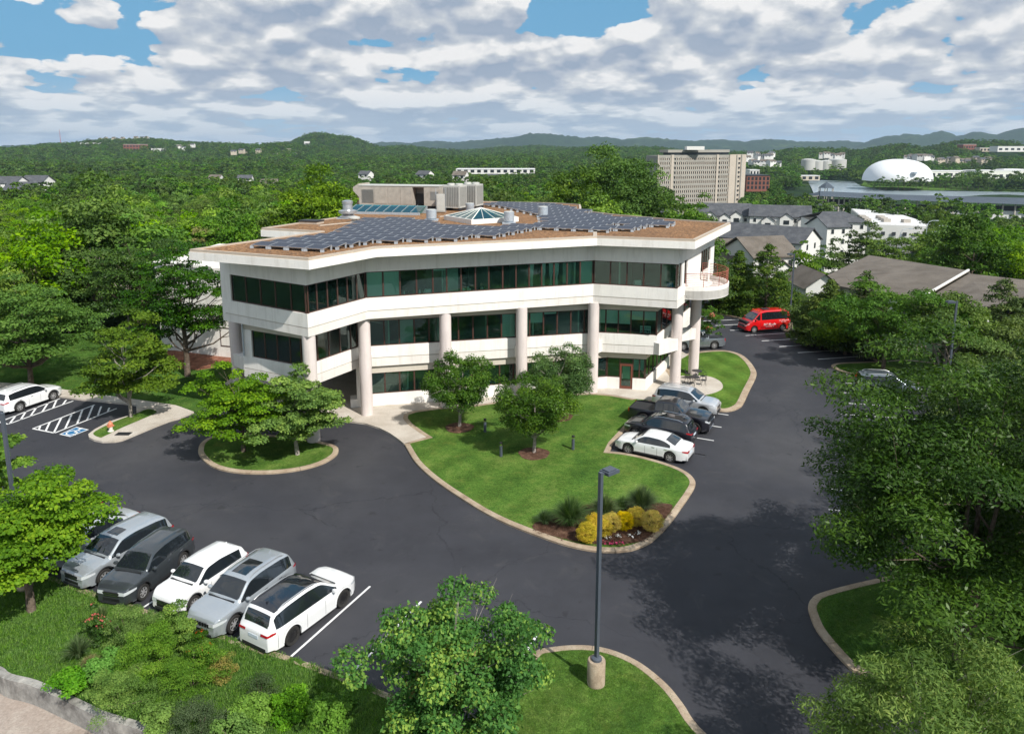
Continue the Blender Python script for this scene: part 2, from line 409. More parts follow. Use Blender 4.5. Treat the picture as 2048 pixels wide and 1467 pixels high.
M['conc_wall'] = m_mottle('stained_wall_concrete', [(.16, .15, .14), (.34, .33, .31), (.48, .46, .42)], .9, 6., .9, .4)
M['pole_base'] = m_mottle('pole_base_concrete', [(.27, .21, .15), (.38, .30, .22), (.45, .38, .29)], 2.5, 16., .9, .3)
def solar_mat():
    m, t = new_mat('solar_cells'); g = t.n('ShaderNodeTexCoord').outputs['Object']
    b = t.n('ShaderNodeTexBrick', {'Vector': g, 'Scale': 1., 'Mortar Size': .006, 'Brick Width': .158, 'Row Height': .158, 'Color1': (.012, .017, .034, 1), 'Color2': (.016, .022, .042, 1), 'Mortar': (.09, .10, .13, 1)}, offset=0.)
    p = t.n('ShaderNodeBsdfPrincipled', {'Base Color': b.outputs[0], 'Roughness': .35, 'Specular IOR Level': .25})
    out(t, p.outputs[0]); return m
M['solar'] = solar_mat()
LEAF = {}
LEAF['maple'] = m_leaf('maple_leaf', (0.060, 0.149, 0.012), (0.146, 0.284, 0.018), (0.306, 0.448, 0.030), .38, .0)
LEAF['pear'] = m_leaf('pear_leaf', (0.027, 0.083, 0.010), (0.057, 0.140, 0.018), (0.135, 0.253, 0.031), .25, .12, .38)
LEAF['gum'] = m_leaf('mixed_leaf', (0.030, 0.114, 0.015), (0.063, 0.205, 0.022), (0.315, 0.455, 0.033), .3, .0)
LEAF['zelkova'] = m_leaf('zelkova_leaf', (0.018, 0.052, 0.007), (0.040, 0.100, 0.011), (0.084, 0.169, 0.018), .25, .12, .4)
LEAF['willow_oak'] = m_leaf('willow_oak_leaf', (0.065, 0.138, 0.018), (0.138, 0.239, 0.029), (0.275, 0.362, 0.059), .35, .08)
LEAF['wood'] = m_leaf('woodland_leaf', (0.040, 0.101, 0.008), (0.097, 0.209, 0.013), (0.216, 0.359, 0.023), .3, .36)
LEAF['wood_cloud_shade'] = m_leaf('cloud_shaded_woodland_leaf', (0.029, 0.077, 0.010), (0.065, 0.146, 0.015), (0.124, 0.223, 0.025), .25, .45)  # woodland leaf darkened, cloud shadow over the far wood put into its colour
LEAF['cedar'] = m_leaf('cedar_leaf', (0.029, 0.063, 0.012), (0.064, 0.123, 0.019), (0.150, 0.207, 0.036), .15, .12)
LEAF['oak'] = m_leaf('oak_leaf', (0.041, 0.096, 0.014), (0.094, 0.185, 0.020), (0.152, 0.246, 0.030), .3, .12)
LEAF['autumn'] = m_leaf('turning_leaf', (0.090, 0.137, 0.025), (0.234, 0.231, 0.060), (0.378, 0.294, 0.100), .3, .0)
LEAF['shrub'] = m_leaf('shrub_leaf', (0.068, 0.163, 0.014), (0.145, 0.294, 0.025), (0.290, 0.447, 0.048), .3, .2)
LEAF['bright'] = m_leaf('bright_shrub_leaf', (0.060, 0.168, 0.016), (0.114, 0.276, 0.024), (0.204, 0.396, 0.050), .35, .12)
LEAF['grey_shrub'] = m_leaf('grey_green_leaf', (.030, .065, .022), (.060, .105, .040), (.10, .15, .07), .2, .1)
LEAF['yellow'] = m_leaf('golden_leaf', (0.340, 0.307, 0.012), (0.620, 0.484, 0.020), (0.740, 0.428, 0.045), .3, .05)
LEAF['blade'] = m_leaf('grass_blade', (.045, .095, .025), (.085, .160, .040), (.18, .25, .10), .3, .1)
LEAF['dry_blade'] = m_leaf('dry_blade', (.16, .13, .05), (.27, .23, .10), (.38, .32, .17), .3, .1)
LEAF['flower_red'] = m_leaf('red_petal', (.40, .03, .02), (.62, .08, .05), (.75, .20, .13), .2, .0)
LEAF['flower_white'] = m_leaf('white_petal', (.6, .6, .6), (.75, .75, .75), (.8, .8, .8), .2, .0)
LEAF['flower_pink'] = m_leaf('pink_petal', (.35, .03, .10), (.45, .05, .14), (.6, .15, .25), .2, .0)
LEAF['weed'] = m_leaf('meadow_blade', (0.063, 0.156, 0.018), (0.112, 0.244, 0.029), (0.196, 0.338, 0.050), .3, .05)
LEAF['lawn_blade'] = m_leaf('lawn_blade', (.060, .140, .018), (.095, .200, .026), (.16, .27, .045), .3, .0)
LEAF['vine'] = m_leaf('vine_leaf', (.03, .09, .015), (.06, .16, .02), (.12, .24, .04), .3, .1)
# ------------------------------------------------------------------ terrain
HULL = [(-64, -30), (-64, 70), (-36, 80), (-26, 104), (30, 104), (42, 70), (46, 20), (46, -30)]
def hull_d(x, y):
    d = np.full(np.shape(x), -1e9)
    for i in range(len(HULL)):
        (x0, y0), (x1, y1) = HULL[i], HULL[(i + 1) % len(HULL)]
        L = math.hypot(x1 - x0, y1 - y0); nx, ny = (y0 - y1) / L, (x1 - x0) / L
        d = np.maximum(d, (x - x0) * nx + (y - y0) * ny)
    return d
if hull_d(np.array([0.]), np.array([50.]))[0] > 0: HULL = HULL[::-1]
def sstep(a, b, x):
    t = np.clip((x - a) / (b - a), 0, 1); return t * t * (3 - 2 * t)
# (azimuth px in the photo, distance m, crest pixel y, half width px, half depth m)
HILLS = [(250, 3000, 276, 230, 600), (30, 2600, 290, 200, 500), (430, 2900, 284, 160, 520), (655, 3100, 263, 95, 420), (560, 2500, 284, 150, 500),
         (790, 3000, 290, 120, 420), (1240, 2600, 291, 180, 400), (1420, 2300, 296, 170, 380), (1640, 2300, 289, 150, 380), (1560, 2000, 296, 160, 340),
         (1800, 2300, 283, 120, 420), (1960, 2400, 276, 160, 420), (2150, 2500, 274, 160, 460), (1900, 1800, 300, 260, 330), (1100, 3600, 290, 160, 420),
         (1090, 8200, 268, 95, 900), (1010, 8800, 278, 120, 900), (1180, 8600, 275, 110, 900), (1300, 8300, 277, 110, 900), (1420, 9000, 280, 120, 900), (1540, 8800, 280, 120, 900),
         (1660, 9500, 282, 90, 900), (1810, 8800, 270, 70, 800), (1880, 9000, 268, 55, 800), (1960, 8600, 269, 70, 800), (2040, 8600, 264, 80, 800), (2120, 9000, 266, 90, 900),
         (870, 9500, 284, 110, 900), (780, 9800, 285, 90, 900), (380, 9800, 284, 120, 900), (-120, 3000, 282, 180, 600), (150, 9900, 288, 160, 900)]
def terrain(x, y):
    x = np.asarray(x, float); y = np.asarray(y, float)
    dd = hull_d(x, y); r = np.hypot(x, y) + 1e-6
    yy = np.maximum(y, 1.)
    px = 1024 + x / (yy * ct + 20 * st) * 1500
    px = np.where(y < 1, 6000., px)
    base = -0.2 - .05 * np.clip(dd, 0, 12) - .17 * np.clip(dd - 12, 0, 110) - 8. * sstep(110, 420, dd) - 7 * sstep(400, 900, dd)
    base = np.where(dd < -3, -1.6, base)
    right = sstep(1250, 1500, px)
    # the left flank stays higher than the river side
    base = base + (1 - right) * 9. * sstep(60, 260, dd) * (1 - .45 * sstep(700, 1600, dd))
    roll = 2.6 * np.sin(x * .013 + 1.3) * np.sin(y * .011 + .4) + 1.6 * np.sin(x * .031 + y * .017) + 3.5 * np.sin(x * .0041 + 2) * np.cos(y * .0037)
    base = base + roll * sstep(40, 300, dd) * (1 - .85 * right)
    up = np.zeros_like(base)
    for (a, d, c, wa, wd) in HILLS:
        wa = wa * (1.0 if d < 5000 else 1.35)
        top = CAMH + d / 1500. * (HY - c) * 1.0 - (-24 if d < 5000 else -30) - (20 if d < 5000 else 0)
        q = np.where(y > 1, np.exp(-((px - a) / wa) ** 2 - ((r - d) / wd) ** 2), 0)
        q2 = top * q * (1 + .05 * np.sin(px * .06 + d))
        up = np.maximum(up, q2)
    water = sstep(560, 640, r) * (1 - sstep(1500, 1750, r)) * sstep(1570, 1640, px)
    return base + up - 4 * water
azs = np.concatenate([np.radians(np.arange(-180, -42, 4.)), np.radians(np.arange(-42, 42, .22)), np.radians(np.arange(42, 180, 4.))])
rs = np.concatenate([np.arange(3, 130, 4.), 130 * np.exp(np.linspace(0, math.log(14000 / 130.), 210))])
AZ, RR = np.meshgrid(azs, rs); X_ = np.sin(AZ) * RR; Y_ = np.cos(AZ) * RR; Z_ = terrain(X_, Y_)
far = sstep(4200, 5200, RR)
rng0 = np.random.default_rng(3)
Z_ = Z_ + far * rng0.normal(size=Z_.shape) * 5.0
n_a, n_r = len(azs), len(rs)
Vt = np.stack([X_, Y_, Z_], -1).reshape(-1, 3)
ii, jj = np.meshgrid(np.arange(n_r - 1), np.arange(n_a), indexing='ij')
Ft = np.stack([ii * n_a + jj, ii * n_a + (jj + 1) % n_a, (ii + 1) * n_a + (jj + 1) % n_a, (ii + 1) * n_a + jj], -1).reshape(-1, 4)[:, ::-1]
def m_terrain():
    m, t = new_mat('terrain'); g = t.n('ShaderNodeTexCoord').outputs['Object']
    a = t.noise(g, .012, 8, .72); b = t.noise(g, .05, 4, .7)
    c = t.ramp(a, [(.35, (.013, .030, .012)), (.5, (.022, .048, .016)), (.66, (.038, .070, .022))])  # greens kept darker, distant cloud shadow is part of the colour
    c = t.mix(1., c, t.ramp(b, [(.3, .55), (.7, 1.35)]), 'MULTIPLY')
    # open meadows and fairways in the distance
    gate = t.mapr(t.noise(g, .0028, 3, .5), .62, .66)
    c = t.mix(t.math('MULTIPLY', gate, .6), c, (.085, .13, .035))
    p = t.n('ShaderNodeBsdfPrincipled', {'Base Color': c, 'Roughness': .95, 'Specular IOR Level': .1})
    bb = t.n('ShaderNodeBump', {'Strength': .8, 'Distance': 8., 'Height': t.noise(g, .06, 5, .75)}); t.L.new(bb.outputs[0], p.inputs['Normal'])
    out(t, p.outputs[0]); return m
M['terrain'] = m_terrain()
o = link('terrain', fast_mesh('terrain', Vt, Ft, M['terrain'], smooth=True), kind='structure')

# river
def m_water():
    m, t = new_mat('river_water'); g = t.n('ShaderNodeTexCoord').outputs['Object']
    p = t.n('ShaderNodeBsdfPrincipled', {'Base Color': (.30, .36, .41, 1), 'Roughness': .22, 'IOR': 1.33})
    b = t.n('ShaderNodeBump', {'Strength': .22, 'Distance': .5, 'Height': t.noise(g, .25, 4, .6)}); t.L.new(b.outputs[0], p.inputs['Normal'])
    out(t, p.outputs[0]); return m
M['water'] = m_water()
ZW = -37.0
wp = [G(x, y, ZW) for x, y in [(1615, 361), (1700, 359), (1722, 372), (1762, 379), (1900, 381), (2060, 384), (2400, 386), (2400, 412), (2060, 404), (1900, 402), (1750, 400), (1660, 398), (1628, 388), (1622, 374)]]
MB().prism(wp, ZW - .4, ZW).build('river_water', M['water'], kind='structure')
# grassy far bank
bk = [G(x, y, ZW) for x, y in [(1722, 372), (1762, 379.5), (1900, 381.5), (2060, 384.5), (2400, 386.5), (2400, 360), (2060, 362), (1730, 362)]]
MB().prism(bk, ZW - .5, ZW + .9).build('river_bank', M['lawn'], kind='structure')

# ------------------------------------------------------------------ flat sheets of the lot
def catmull(P, n=5, closed=True):
    P = [Vector((p[0], p[1])) for p in P]; o = []; N = len(P)
    rng = range(N) if closed else range(N - 1)
    for i in rng:
        if closed: p0, p1, p2, p3 = P[i - 1], P[i], P[(i + 1) % N], P[(i + 2) % N]
        else: p0, p1, p2, p3 = P[max(i - 1, 0)], P[i], P[i + 1], P[min(i + 2, N - 1)]
        for k in range(n):
            t = k / n
            q = .5 * ((2 * p1) + (-p0 + p2) * t + (2 * p0 - 5 * p1 + 4 * p2 - p3) * t * t + (-p0 + 3 * p1 - 3 * p2 + p3) * t ** 3)
            o.append((q.x, q.y))
    if not closed: o.append(tuple(P[-1]))
    return o
def area(P): return .5 * sum(P[i][0] * P[(i + 1) % len(P)][1] - P[(i + 1) % len(P)][0] * P[i][1] for i in range(len(P)))
def ccw(P): return P if area(P) > 0 else P[::-1]
def offset(P, d):
    """closed CCW polygon, inward by d"""
    N = len(P); o = []
    for i in range(N):
        a, b, c = Vector(P[i - 1]), Vector(P[i]), Vector(P[(i + 1) % N])
        u = (b - a).normalized(); w_ = (c - b).normalized(); n1 = Vector((-u.y, u.x)); n2 = Vector((-w_.y, w_.x))
        n = (n1 + n2); n = n.normalized() if n.length > 1e-4 else n1
        k = 1 / max(.5, n.dot(n1)); o.append(tuple(b + n * d * k))
    return o
def inside(P, x, y):
    x = np.asarray(x); y = np.asarray(y); r = np.zeros(x.shape, bool); n = len(P)
    for i in range(n):
        (x0, y0), (x1, y1) = P[i], P[(i + 1) % n]
        if y0 == y1: continue
        r ^= ((y0 > y) != (y1 > y)) & (x < (x1 - x0) * (y - y0) / (y1 - y0) + x0)
    return r
def gpx(L, Z=0.): return [G(x, y, Z) for x, y in L]
def sheet(name, P, z, mat, zb=None, kind='structure'):
    P = ccw(P)
    return MB().prism(P, z - .12 if zb is None else zb, z).build(name, mat, kind=kind)
def kerb_ring(P, wd=.34, h=.13, name='kerb'):
    """raised kerb round an island, built in cast lengths with open joints"""
    P = ccw(P); I = offset(P, wd); N = len(P); mb = MB(); acc = 0; segs = []; cur = [0]
    for i in range(N):
        j = (i + 1) % N; acc += math.dist(P[i], P[j]); cur.append(i + 1)
        if acc > 3.0: segs.append(cur); cur = [i + 1]; acc = 0
    if len(cur) > 1: segs.append(cur)
    for sgm in segs:
        vs = []; k = len(sgm)
        for q, i in enumerate(sgm):
            a = Vector(P[i % N]); b = Vector(I[i % N])
            if q == 0: a2 = Vector(P[(i + 1) % N]); b2 = Vector(I[(i + 1) % N]); sh = (a2 - a).normalized() * .012
            elif q == k - 1: a2 = Vector(P[(i - 1) % N]); sh = (a2 - a).normalized() * .012
            else: sh = Vector((0, 0))
            a = a + sh; b = b + sh; m_ = a.lerp(b, .12)
            vs += [(a.x, a.y, -.05), (a.x, a.y, h - .03), (m_.x, m_.y, h), (b.x, b.y, h), (b.x, b.y, -.05)]
        fs = []
        for q in range(k - 1):
            for e in range(4): fs.append((q * 5 + e, (q + 1) * 5 + e, (q + 1) * 5 + e + 1, q * 5 + e + 1))
        fs.append((0, 1, 2, 3, 4)); e0 = (k - 1) * 5; fs.append((e0 + 4, e0 + 3, e0 + 2, e0 + 1, e0))
        mb.add(vs, fs)
    o = mb.build(name, M['kerb'], kind='structure', smooth=True, sharp=40)
    return I
LOT = [(-58, 8), (-58, 60), (-34, 76), (-24, 100), (26, 100), (39, 66), (43, 20), (43, 8)]
asph = [(-58, 8), (-58, 60), (-30, 72), (-22, 98)] + [(24, 98), (24.5, 92), (36, 68), (43, 60), (43, 8)]
_kk = gpx([(-260, 1010), (-20, 1108), (60, 1142), (110, 1160), (155, 1176), (213, 1198), (286, 1221), (387, 1256), (437, 1271), (502, 1294), (580, 1317), (657, 1345), (707, 1364), (850, 1420), (985, 1480)])
MB().prism(ccw(_kk + [(-1.0, 12), (-1.0, 4), (43, 4), (43, 60), (36, 68), (24.5, 93), (24, 98), (-22, 98), (-30, 72), (-58, 62)]), -.4, 0).build('asphalt', M['asphalt'], kind='structure')

LAWN_AREAS = {}
def island(px, name, lawn='lawn', wd=.34, h=.13, n=4, world=None, hump=0.):
    P = ccw(catmull(world if world else gpx(px), n))
    I = kerb_ring(P, wd, h, 'kerb')
    sheet(name, offset(I, -.02), h - .015, M[lawn], zb=-.1)
    LAWN_AREAS[name + str(len(LAWN_AREAS))] = I
    return I
# central lawn. The stall heads run straight behind the parked cars
r1, r2, r3 = Vector(G(1411, 910)), Vector(G(1428, 881)), Vector(G(1443, 854))
rowd = (r3 - r1).normalized(); rowp = Vector((-rowd.y, rowd.x)); rowp = rowp if rowp.x < 0 else -rowp
# direction of the painted stall lines themselves
sl = (Vector(G(1387, 906)) - Vector(G(1411, 910))).normalized() * .5 + (Vector(G(1385.5, 874)) - Vector(G(1428, 881))).normalized()
sl = sl.normalized()
STALL_R = (r1, rowd, sl)
k0 = r1 + sl * 5.9 - rowd * 1.3; k1 = r3 + sl * 5.9 + rowd * 5.2
cen = gpx([(808, 888), (814, 899), (830, 925), (856, 951), (890, 977), (925, 1000), (960, 1022), (1000, 1043), (1040, 1060), (1080, 1075), (1120, 1089), (1160, 1099), (1200, 1105), (1240, 1105), (1270, 1100), (1300, 1087), (1322, 1068), (1342, 1046), (1362, 1018), (1380, 992), (1390, 974), (1389, 962), (1376, 948), (1350, 935), (1310, 922), (1270, 912), (1240, 907)])
cen = catmull(cen, 4, False) + [G(1219, 905)] + [tuple(k0.lerp(k1, t)) for t in (0.03, .35, .7, 1.)]
plz_l = gpx([(1262, 799), (1225, 792), (1192, 789), (1162, 789), (1100, 795), (1006, 804), (946, 813), (876, 818), (830, 824), (808, 831), (806, 840), (816, 852), (838, 868), (852, 877)])
cen = ccw(cen + plz_l)
CEN = kerb_ring(cen, .34, .13); sheet('lawn', offset(CEN, -.02), .115, M['lawn'], zb=-.1); LAWN_AREAS['center'] = CEN
# round drive island with the two maples
ISL = island([(397, 901), (399, 912), (415, 929), (443, 941), (486, 947.5), (543, 948), (601, 941), (644, 929), (669, 915), (677, 904), (672, 894), (644, 886), (600, 878), (540, 872), (470, 870), (425, 875), (403, 887)], 'lawn')
# lawn beside the patio
RL = island([(1436, 823), (1461, 823), (1478, 817), (1487, 808), (1498, 784), (1510, 760), (1513, 748), (1508, 736), (1498, 723), (1483, 711), (1461, 704), (1437, 702), (1395, 705), (1350, 716), (1330, 740), (1328, 790), (1370, 812)], 'lawn', 'lawn_stripe', wd=.5)
# foreground grass point with the lamp
FI = island(None, 'lawn', wd=.32, n=4, world=gpx([(1069, 1307), (1100, 1298), (1144, 1293.5), (1185, 1295), (1230, 1305), (1281, 1329), (1332, 1370), (1366, 1411), (1400, 1459)]) + [(7.8, 19.8), (8.6, 16), (4, 12), (-0.4, 14), (-.62, 19), (-.64, 21.6)] + gpx([(984, 1438), (1004, 1404), (1035, 1353)]))
# shaded verge under the big trees on the right
RV = island(None, 'grass_verge', 'rough_grass', wd=.34, n=4, world=gpx([(1722, 1351), (1701, 1340), (1664, 1301), (1633, 1262), (1620, 1233), (1616, 1215), (1623, 1200), (1640, 1189), (1700, 1172), (1800, 1150), (1960, 1120)]) + [(41, 36), (44, 12), (18, 15), (15.4, 20.5), (14.0, 23.4)] )
# peninsula by the visitor bays, far right
RP = island([(1663, 732), (1668, 738), (1690, 747), (1720, 752), (1780, 760), (1860, 772), (1900, 760), (1900, 735), (1820, 722), (1763, 724), (1712, 726), (1676, 728)], 'grass_verge', 'lawn')
# verge right of the far bays
kl = gpx([(1425, 625), (1478, 636), (1530, 650), (1581, 664), (1614, 676), (1653, 688), (1692, 700), (1732, 711), (1763, 723)])
rv2 = kl + [(41, 66), (52, 70), (46, 96), (24, 116), (16, 112)]
P = ccw(rv2); MB().prism(P, -3, lambda x, y: .12 - max(0, hull_d(np.array([x]), np.array([y]))[0] + 2) * .12).build('grass_verge', M['rough_grass'], kind='structure')
mbk = MB()
for i in range(len(kl) - 1):
    a, b = Vector(kl[i]), Vector(kl[i + 1]); mbk.wall(b, a, -.05, .14, .34)
mbk.build('kerb', M['kerb'], kind='structure')
# verge right side, beyond the bays under the trees
MB().prism([(34.5, 20), (52, 20), (52, 70), (41, 66), (36.5, 60)], -2, .1).build('grass_verge', M['rough_grass'], kind='structure')
# left lawn, between the walk and the wood
ll = gpx([(0, 771), (120, 780), (163, 787), (235, 796), (311, 807), (352, 813), (392, 826), (420, 810), (470, 800)]) + [(-18.5, 60), (-22, 66), (-30, 80), (-66, 74), (-66, 62)]
MB().prism(ccw(ll), -.2, .10).build('lawn', M['rough_grass'], kind='structure')
ml = gpx([(330, 722), (352, 738), (395, 742), (450, 734), (520, 728), (520, 700), (330, 704)])
MB().prism(ccw(ml), 0, .16).build('mulch_bed', M['red_mulch'], kind='structure')
# concrete walk on the left and its nose with the hydrant
wk = gpx([(-40, 764), (60, 772), (120, 780), (163, 787), (235, 796), (311, 807), (352, 813), (388, 826), (360, 838), (338, 844), (310, 855), (286, 865), (262, 875), (245, 882), (230, 885), (205, 885.5), (188, 882), (178, 877), (177, 871), (190, 861), (218, 846), (250, 836), (273, 829), (273, 812), (220, 806), (164, 801), (120, 795), (60, 788), (-40, 780)])
MB().prism(ccw(wk), -.05, .134).build('pavement', M['concrete'], kind='structure')
ng = catmull(gpx([(187, 869), (200, 878), (210, 875), (245, 858), (285, 841), (314, 827), (296, 821), (278, 828), (240, 842), (215, 853)]), 4)
MB().prism(ccw(ng), 0, .146).build('lawn', M['lawn'], kind='structure')
LAWN_AREAS['nose'] = ccw(ng)
# plaza in front of the building, patio and path
pz = gpx([(640, 838), (675, 842), (700, 845), (730, 849), (758, 858), (780, 869), (797, 881), (808, 890)]) + [tuple(p) for p in gpx([(852, 877), (838, 868), (816, 852), (806, 840), (808, 831), (830, 824), (876, 818), (946, 813), (1006, 804), (1100, 795), (1162, 789), (1192, 789), (1225, 792), (1262, 799)])]
pz += gpx([(1300, 803), (1345, 800), (1362, 792)]) + gpx([(1330, 742), (1352, 726), (1376, 712), (1362, 704), (1338, 712), (1322, 722)]) + [(11, 72), (-24, 72), (-24, 60), (-19, 55)]
MB().prism(ccw(pz), -.05, .134).build('pavement', M['concrete'], kind='structure')
pt = catmull(gpx([(1325, 775), (1340, 757), (1370, 754), (1400, 753.5), (1420, 756), (1437, 763), (1445, 772), (1443, 781), (1425, 789), (1400, 794), (1370, 796), (1340, 797)]), 4)
MB().prism(ccw(pt), 0, .139).build('patio', M['concrete'], kind='structure')
# planted bed at the point of the lawn, tree rings
bed = catmull(gpx([(1064, 1056), (1095, 1072), (1140, 1083), (1200, 1092), (1240, 1092), (1275, 1087), (1300, 1075), (1322, 1050), (1345, 1018), (1330, 1010), (1290, 1011), (1245, 1004), (1200, 1010), (1150, 1022), (1100, 1036)]), 4)
MB().prism(ccw(bed), 0, .135).build('mulch_bed', M['mulch'], kind='structure')
def disc(px, r, z=.135, mat='mulch'):
    c = G(*px); pts = [(c[0] + r * (1 + .06 * math.sin(5 * a)) * math.cos(a), c[1] + r * (1 + .06 * math.sin(3 * a + 1)) * math.sin(a)) for a in np.linspace(0, 2 * PI, 28, endpoint=False)]
    MB().prism(pts, 0, z).build('mulch_bed', M[mat], kind='structure')
for p in ((919, 858), (1068, 910), (1118, 836)): disc(p, 1.0)

# foreground bank, retaining wall and lower drive
kb = [(-20, 1108), (60, 1142), (110, 1160), (155, 1176), (213, 1198), (286, 1221), (387, 1256), (437, 1271), (502, 1294), (580, 1317), (657, 1345), (707, 1364), (850, 1420), (985, 1480)]
kbw = gpx(kb)
mbk = MB(); KERBL = []
kk = catmull(kbw, 3, False)
for i in range(len(kk) - 1):
    a, b = Vector(kk[i]), Vector(kk[i + 1]); d = (b - a).normalized(); mbk.wall(a + d * .006, b - d * .006, -.1, .13, -.26)
mbk.build('kerb', M['kerb'], kind='structure')
ZB = -.35
wt = [G(x, y, ZB) for x, y in [(-60, 1325), (0, 1333), (23, 1348), (77, 1362), (155, 1397), (216, 1425), (270, 1441), (328, 1462), (430, 1500)]]
inner = [Vector(kk[i]) for i in range(0, len(kk), 3)]
# bank surface: strip between kerb and wall head
A = np.array([[v.x, v.y] for v in inner]); 
wl = catmull(wt, 4, False); Wp = np.array(wl)
def along(Q, t):
    d = np.r_[0, np.cumsum(np.hypot(*np.diff(Q, axis=0).T))]; d /= d[-1]
    return np.stack([np.interp(t, d, Q[:, 0]), np.interp(t, d, Q[:, 1])], -1)
Wp2 = np.vstack([Wp, [[-5.2, 14.5], [-3.4, 11.0]]])
ts = np.linspace(0, 1, 60); A2 = along(A, ts); B2 = along(Wp2, ts); K = 14
Vb = []; 
for k in range(K + 1):
    s_ = k / K; P2 = A2 * (1 - s_) + B2 * s_
    z = .11 * (1 - s_) + ZB * s_ + .16 * math.sin(PI * s_) + .03 * np.sin(P2[:, 0] * 2.1 + k)
    Vb.append(np.column_stack([P2, z]))
Vb = np.concatenate(Vb); i_, j_ = np.meshgrid(np.arange(K), np.arange(59), indexing='ij')
Fb = np.stack([i_ * 60 + j_, (i_ + 1) * 60 + j_, (i_ + 1) * 60 + j_ + 1, i_ * 60 + j_ + 1], -1).reshape(-1, 4)
link('grass_bank', fast_mesh('grass_bank', Vb, Fb, M['rough_grass'], smooth=True), kind='structure')
def bank_z(s_): return .11 * (1 - s_) + ZB * s_ + .16 * math.sin(PI * s_)
wm = MB()
for i in range(len(wl) - 1):
    a, b = Vector(wl[i]), Vector(wl[i + 1]); wm.wall(a, b, -2.2, ZB + .05, -.30)
ww = wm.build('retaining_wall', M['conc_wall'])
tag(ww, 'stained grey concrete retaining wall between the shrub bank and the lower drive', 'wall')
MB().prism([(-70, -20), (-70, 40), (-24, 32), (-9, 24), (-4, 14), (-4, -20)], -1.7, -1.12).build('lower_drive', M['old_concrete'], kind='structure')

# ------------------------------------------------------------------ painted markings
pm = []
def stripe(a, b, w_=.10, z=.004, name='parking_line', mat='line', grow=0):
    a = Vector((a[0], a[1])); b = Vector((b[0], b[1])); d = (b - a).normalized(); n = Vector((-d.y, d.x)) * w_ / 2
    mb = MB().prism([tuple(a - n), tuple(b - n), tuple(b + n), tuple(a + n)], z - .003, z)
    return mb.build(name, M[mat], kind='structure')
dl = (Vector(G(733, 1178)) - Vector(G(582, 1312))).normalized()
for p in ((116, 1162), (197, 1186), (283, 1216), (375, 1247), (474, 1277), (582, 1312), (695, 1353)):
    a = Vector(G(*p)); stripe(a, a + dl * 5.25)
kd = (Vector(G(695, 1353)) - Vector(G(582, 1312))).normalized() * 2.75
for k in (1, 2): a = Vector(G(695, 1353)) + kd * k; stripe(a, a + dl * 5.25)
for k in range(-1, 5): stripe(r1 + rowd * (r3 - r1).length / 2 * k if k >= 0 else r1 - rowd * 0, (r1 + rowd * (r3 - r1).length / 2 * max(k, 0)) + sl * 5.5)
e0, e1 = Vector(G(1688, 765.5)), Vector(G(1686, 782)); ed = Vector(G(1706.5, 767)) - e0; ed = (ed.normalized() + Vector((.97, -.12))).normalized()
step_e = (e1 - e0).normalized() * 2.75
for k in range(-1, 10): a = e0 + step_e * k; stripe(a, a + ed * 5.3)
for (a, b) in (((110, 372), (330, 362)), ((40, 424), (515, 402)), ((260, 465), (640, 446)), ((410, 514), (830, 492)), ((570, 567), (1015, 540)), ((735, 622), (1190, 595)), ((915, 680), (1388, 650)), ((1105, 742), (1585, 715)), ((1310, 810), (1805, 776))):
    stripe(G(1380 + a[0] / 5.12, 560 + a[1] / 5.12), G(1380 + b[0] / 5.12, 560 + b[1] / 5.12), .13)
def q3(x, y): return G(x / 3.667, 560 + y / 3.667)
for a, b in (((240, 1088), (400, 1120)), ((240, 1088), (695, 913)), ((400, 1120), (855, 940)), ((335, 1105), (365, 1042)), ((395, 1118), (450, 1008)), ((478, 1088), (525, 985)), ((565, 1055), (605, 950)), ((640, 1022), (682, 920)), ((718, 990), (742, 925)), ((790, 963), (802, 935)), ((285, 1095), (295, 1070)),
             ((0, 1037), (438, 868)), ((60, 1055), (537, 885)), ((-60, 1030), (60, 1055)), ((70, 1052), (118, 990)), ((150, 1025), (190, 962)), ((222, 998), (268, 932)), ((310, 965), (352, 900)), ((390, 935), (415, 878)), ((462, 910), (485, 878))):
    stripe(q3(*a), q3(*b), .13)
bl = [Vector(q3(*p)) for p in ((435, 1130), (515, 1148), (652, 1095), (560, 1075))]
MB().prism(ccw([tuple(p) for p in bl]), .001, .004).build('bay_marking', M['line'], kind='structure')
bc = sum(bl, Vector((0, 0))) / 4
MB().prism(ccw([tuple(bc + (p - bc) * .86) for p in bl]), .005, .008).build('bay_marking', M['blue_line'], kind='structure')
# wheelchair symbol: head, back, seat, leg and wheel as painted shapes
ux = (bl[1] - bl[0]).normalized(); uy = (bl[3] - bl[0]).normalized()
def wc(x, y): return tuple(bc + ux * x + uy * y)
sy_ = MB()
sy_.prism([wc(.0 + .13 * math.cos(a), .62 + .13 * math.sin(a)) for a in np.linspace(0, 2 * PI, 12, endpoint=False)], .009, .012)
for (a, b, w2) in (((0, .5), (.05, .02), .07), ((.02, .3), (.3, .3), .05), ((.05, .02), (.36, .02), .07), ((.36, .02), (.5, -.4), .06), ((.5, -.4), (.62, -.36), .05)):
    a = Vector(a); b = Vector(b); d = (b - a).normalized(); n = Vector((-d.y, d.x)) * w2
    sy_.prism([wc(*(a - n)), wc(*(b - n)), wc(*(b + n)), wc(*(a + n))], .009, .012)
for k in range(14):
    a0 = R(110 + k * 18); a1 = a0 + R(18)
    sy_.prism([wc(.02 + .44 * math.cos(a0), -.15 + .44 * math.sin(a0)), wc(.02 + .44 * math.cos(a1), -.15 + .44 * math.sin(a1)), wc(.02 + .34 * math.cos(a1), -.15 + .34 * math.sin(a1)), wc(.02 + .34 * math.cos(a0), -.15 + .34 * math.sin(a0))], .009, .012)
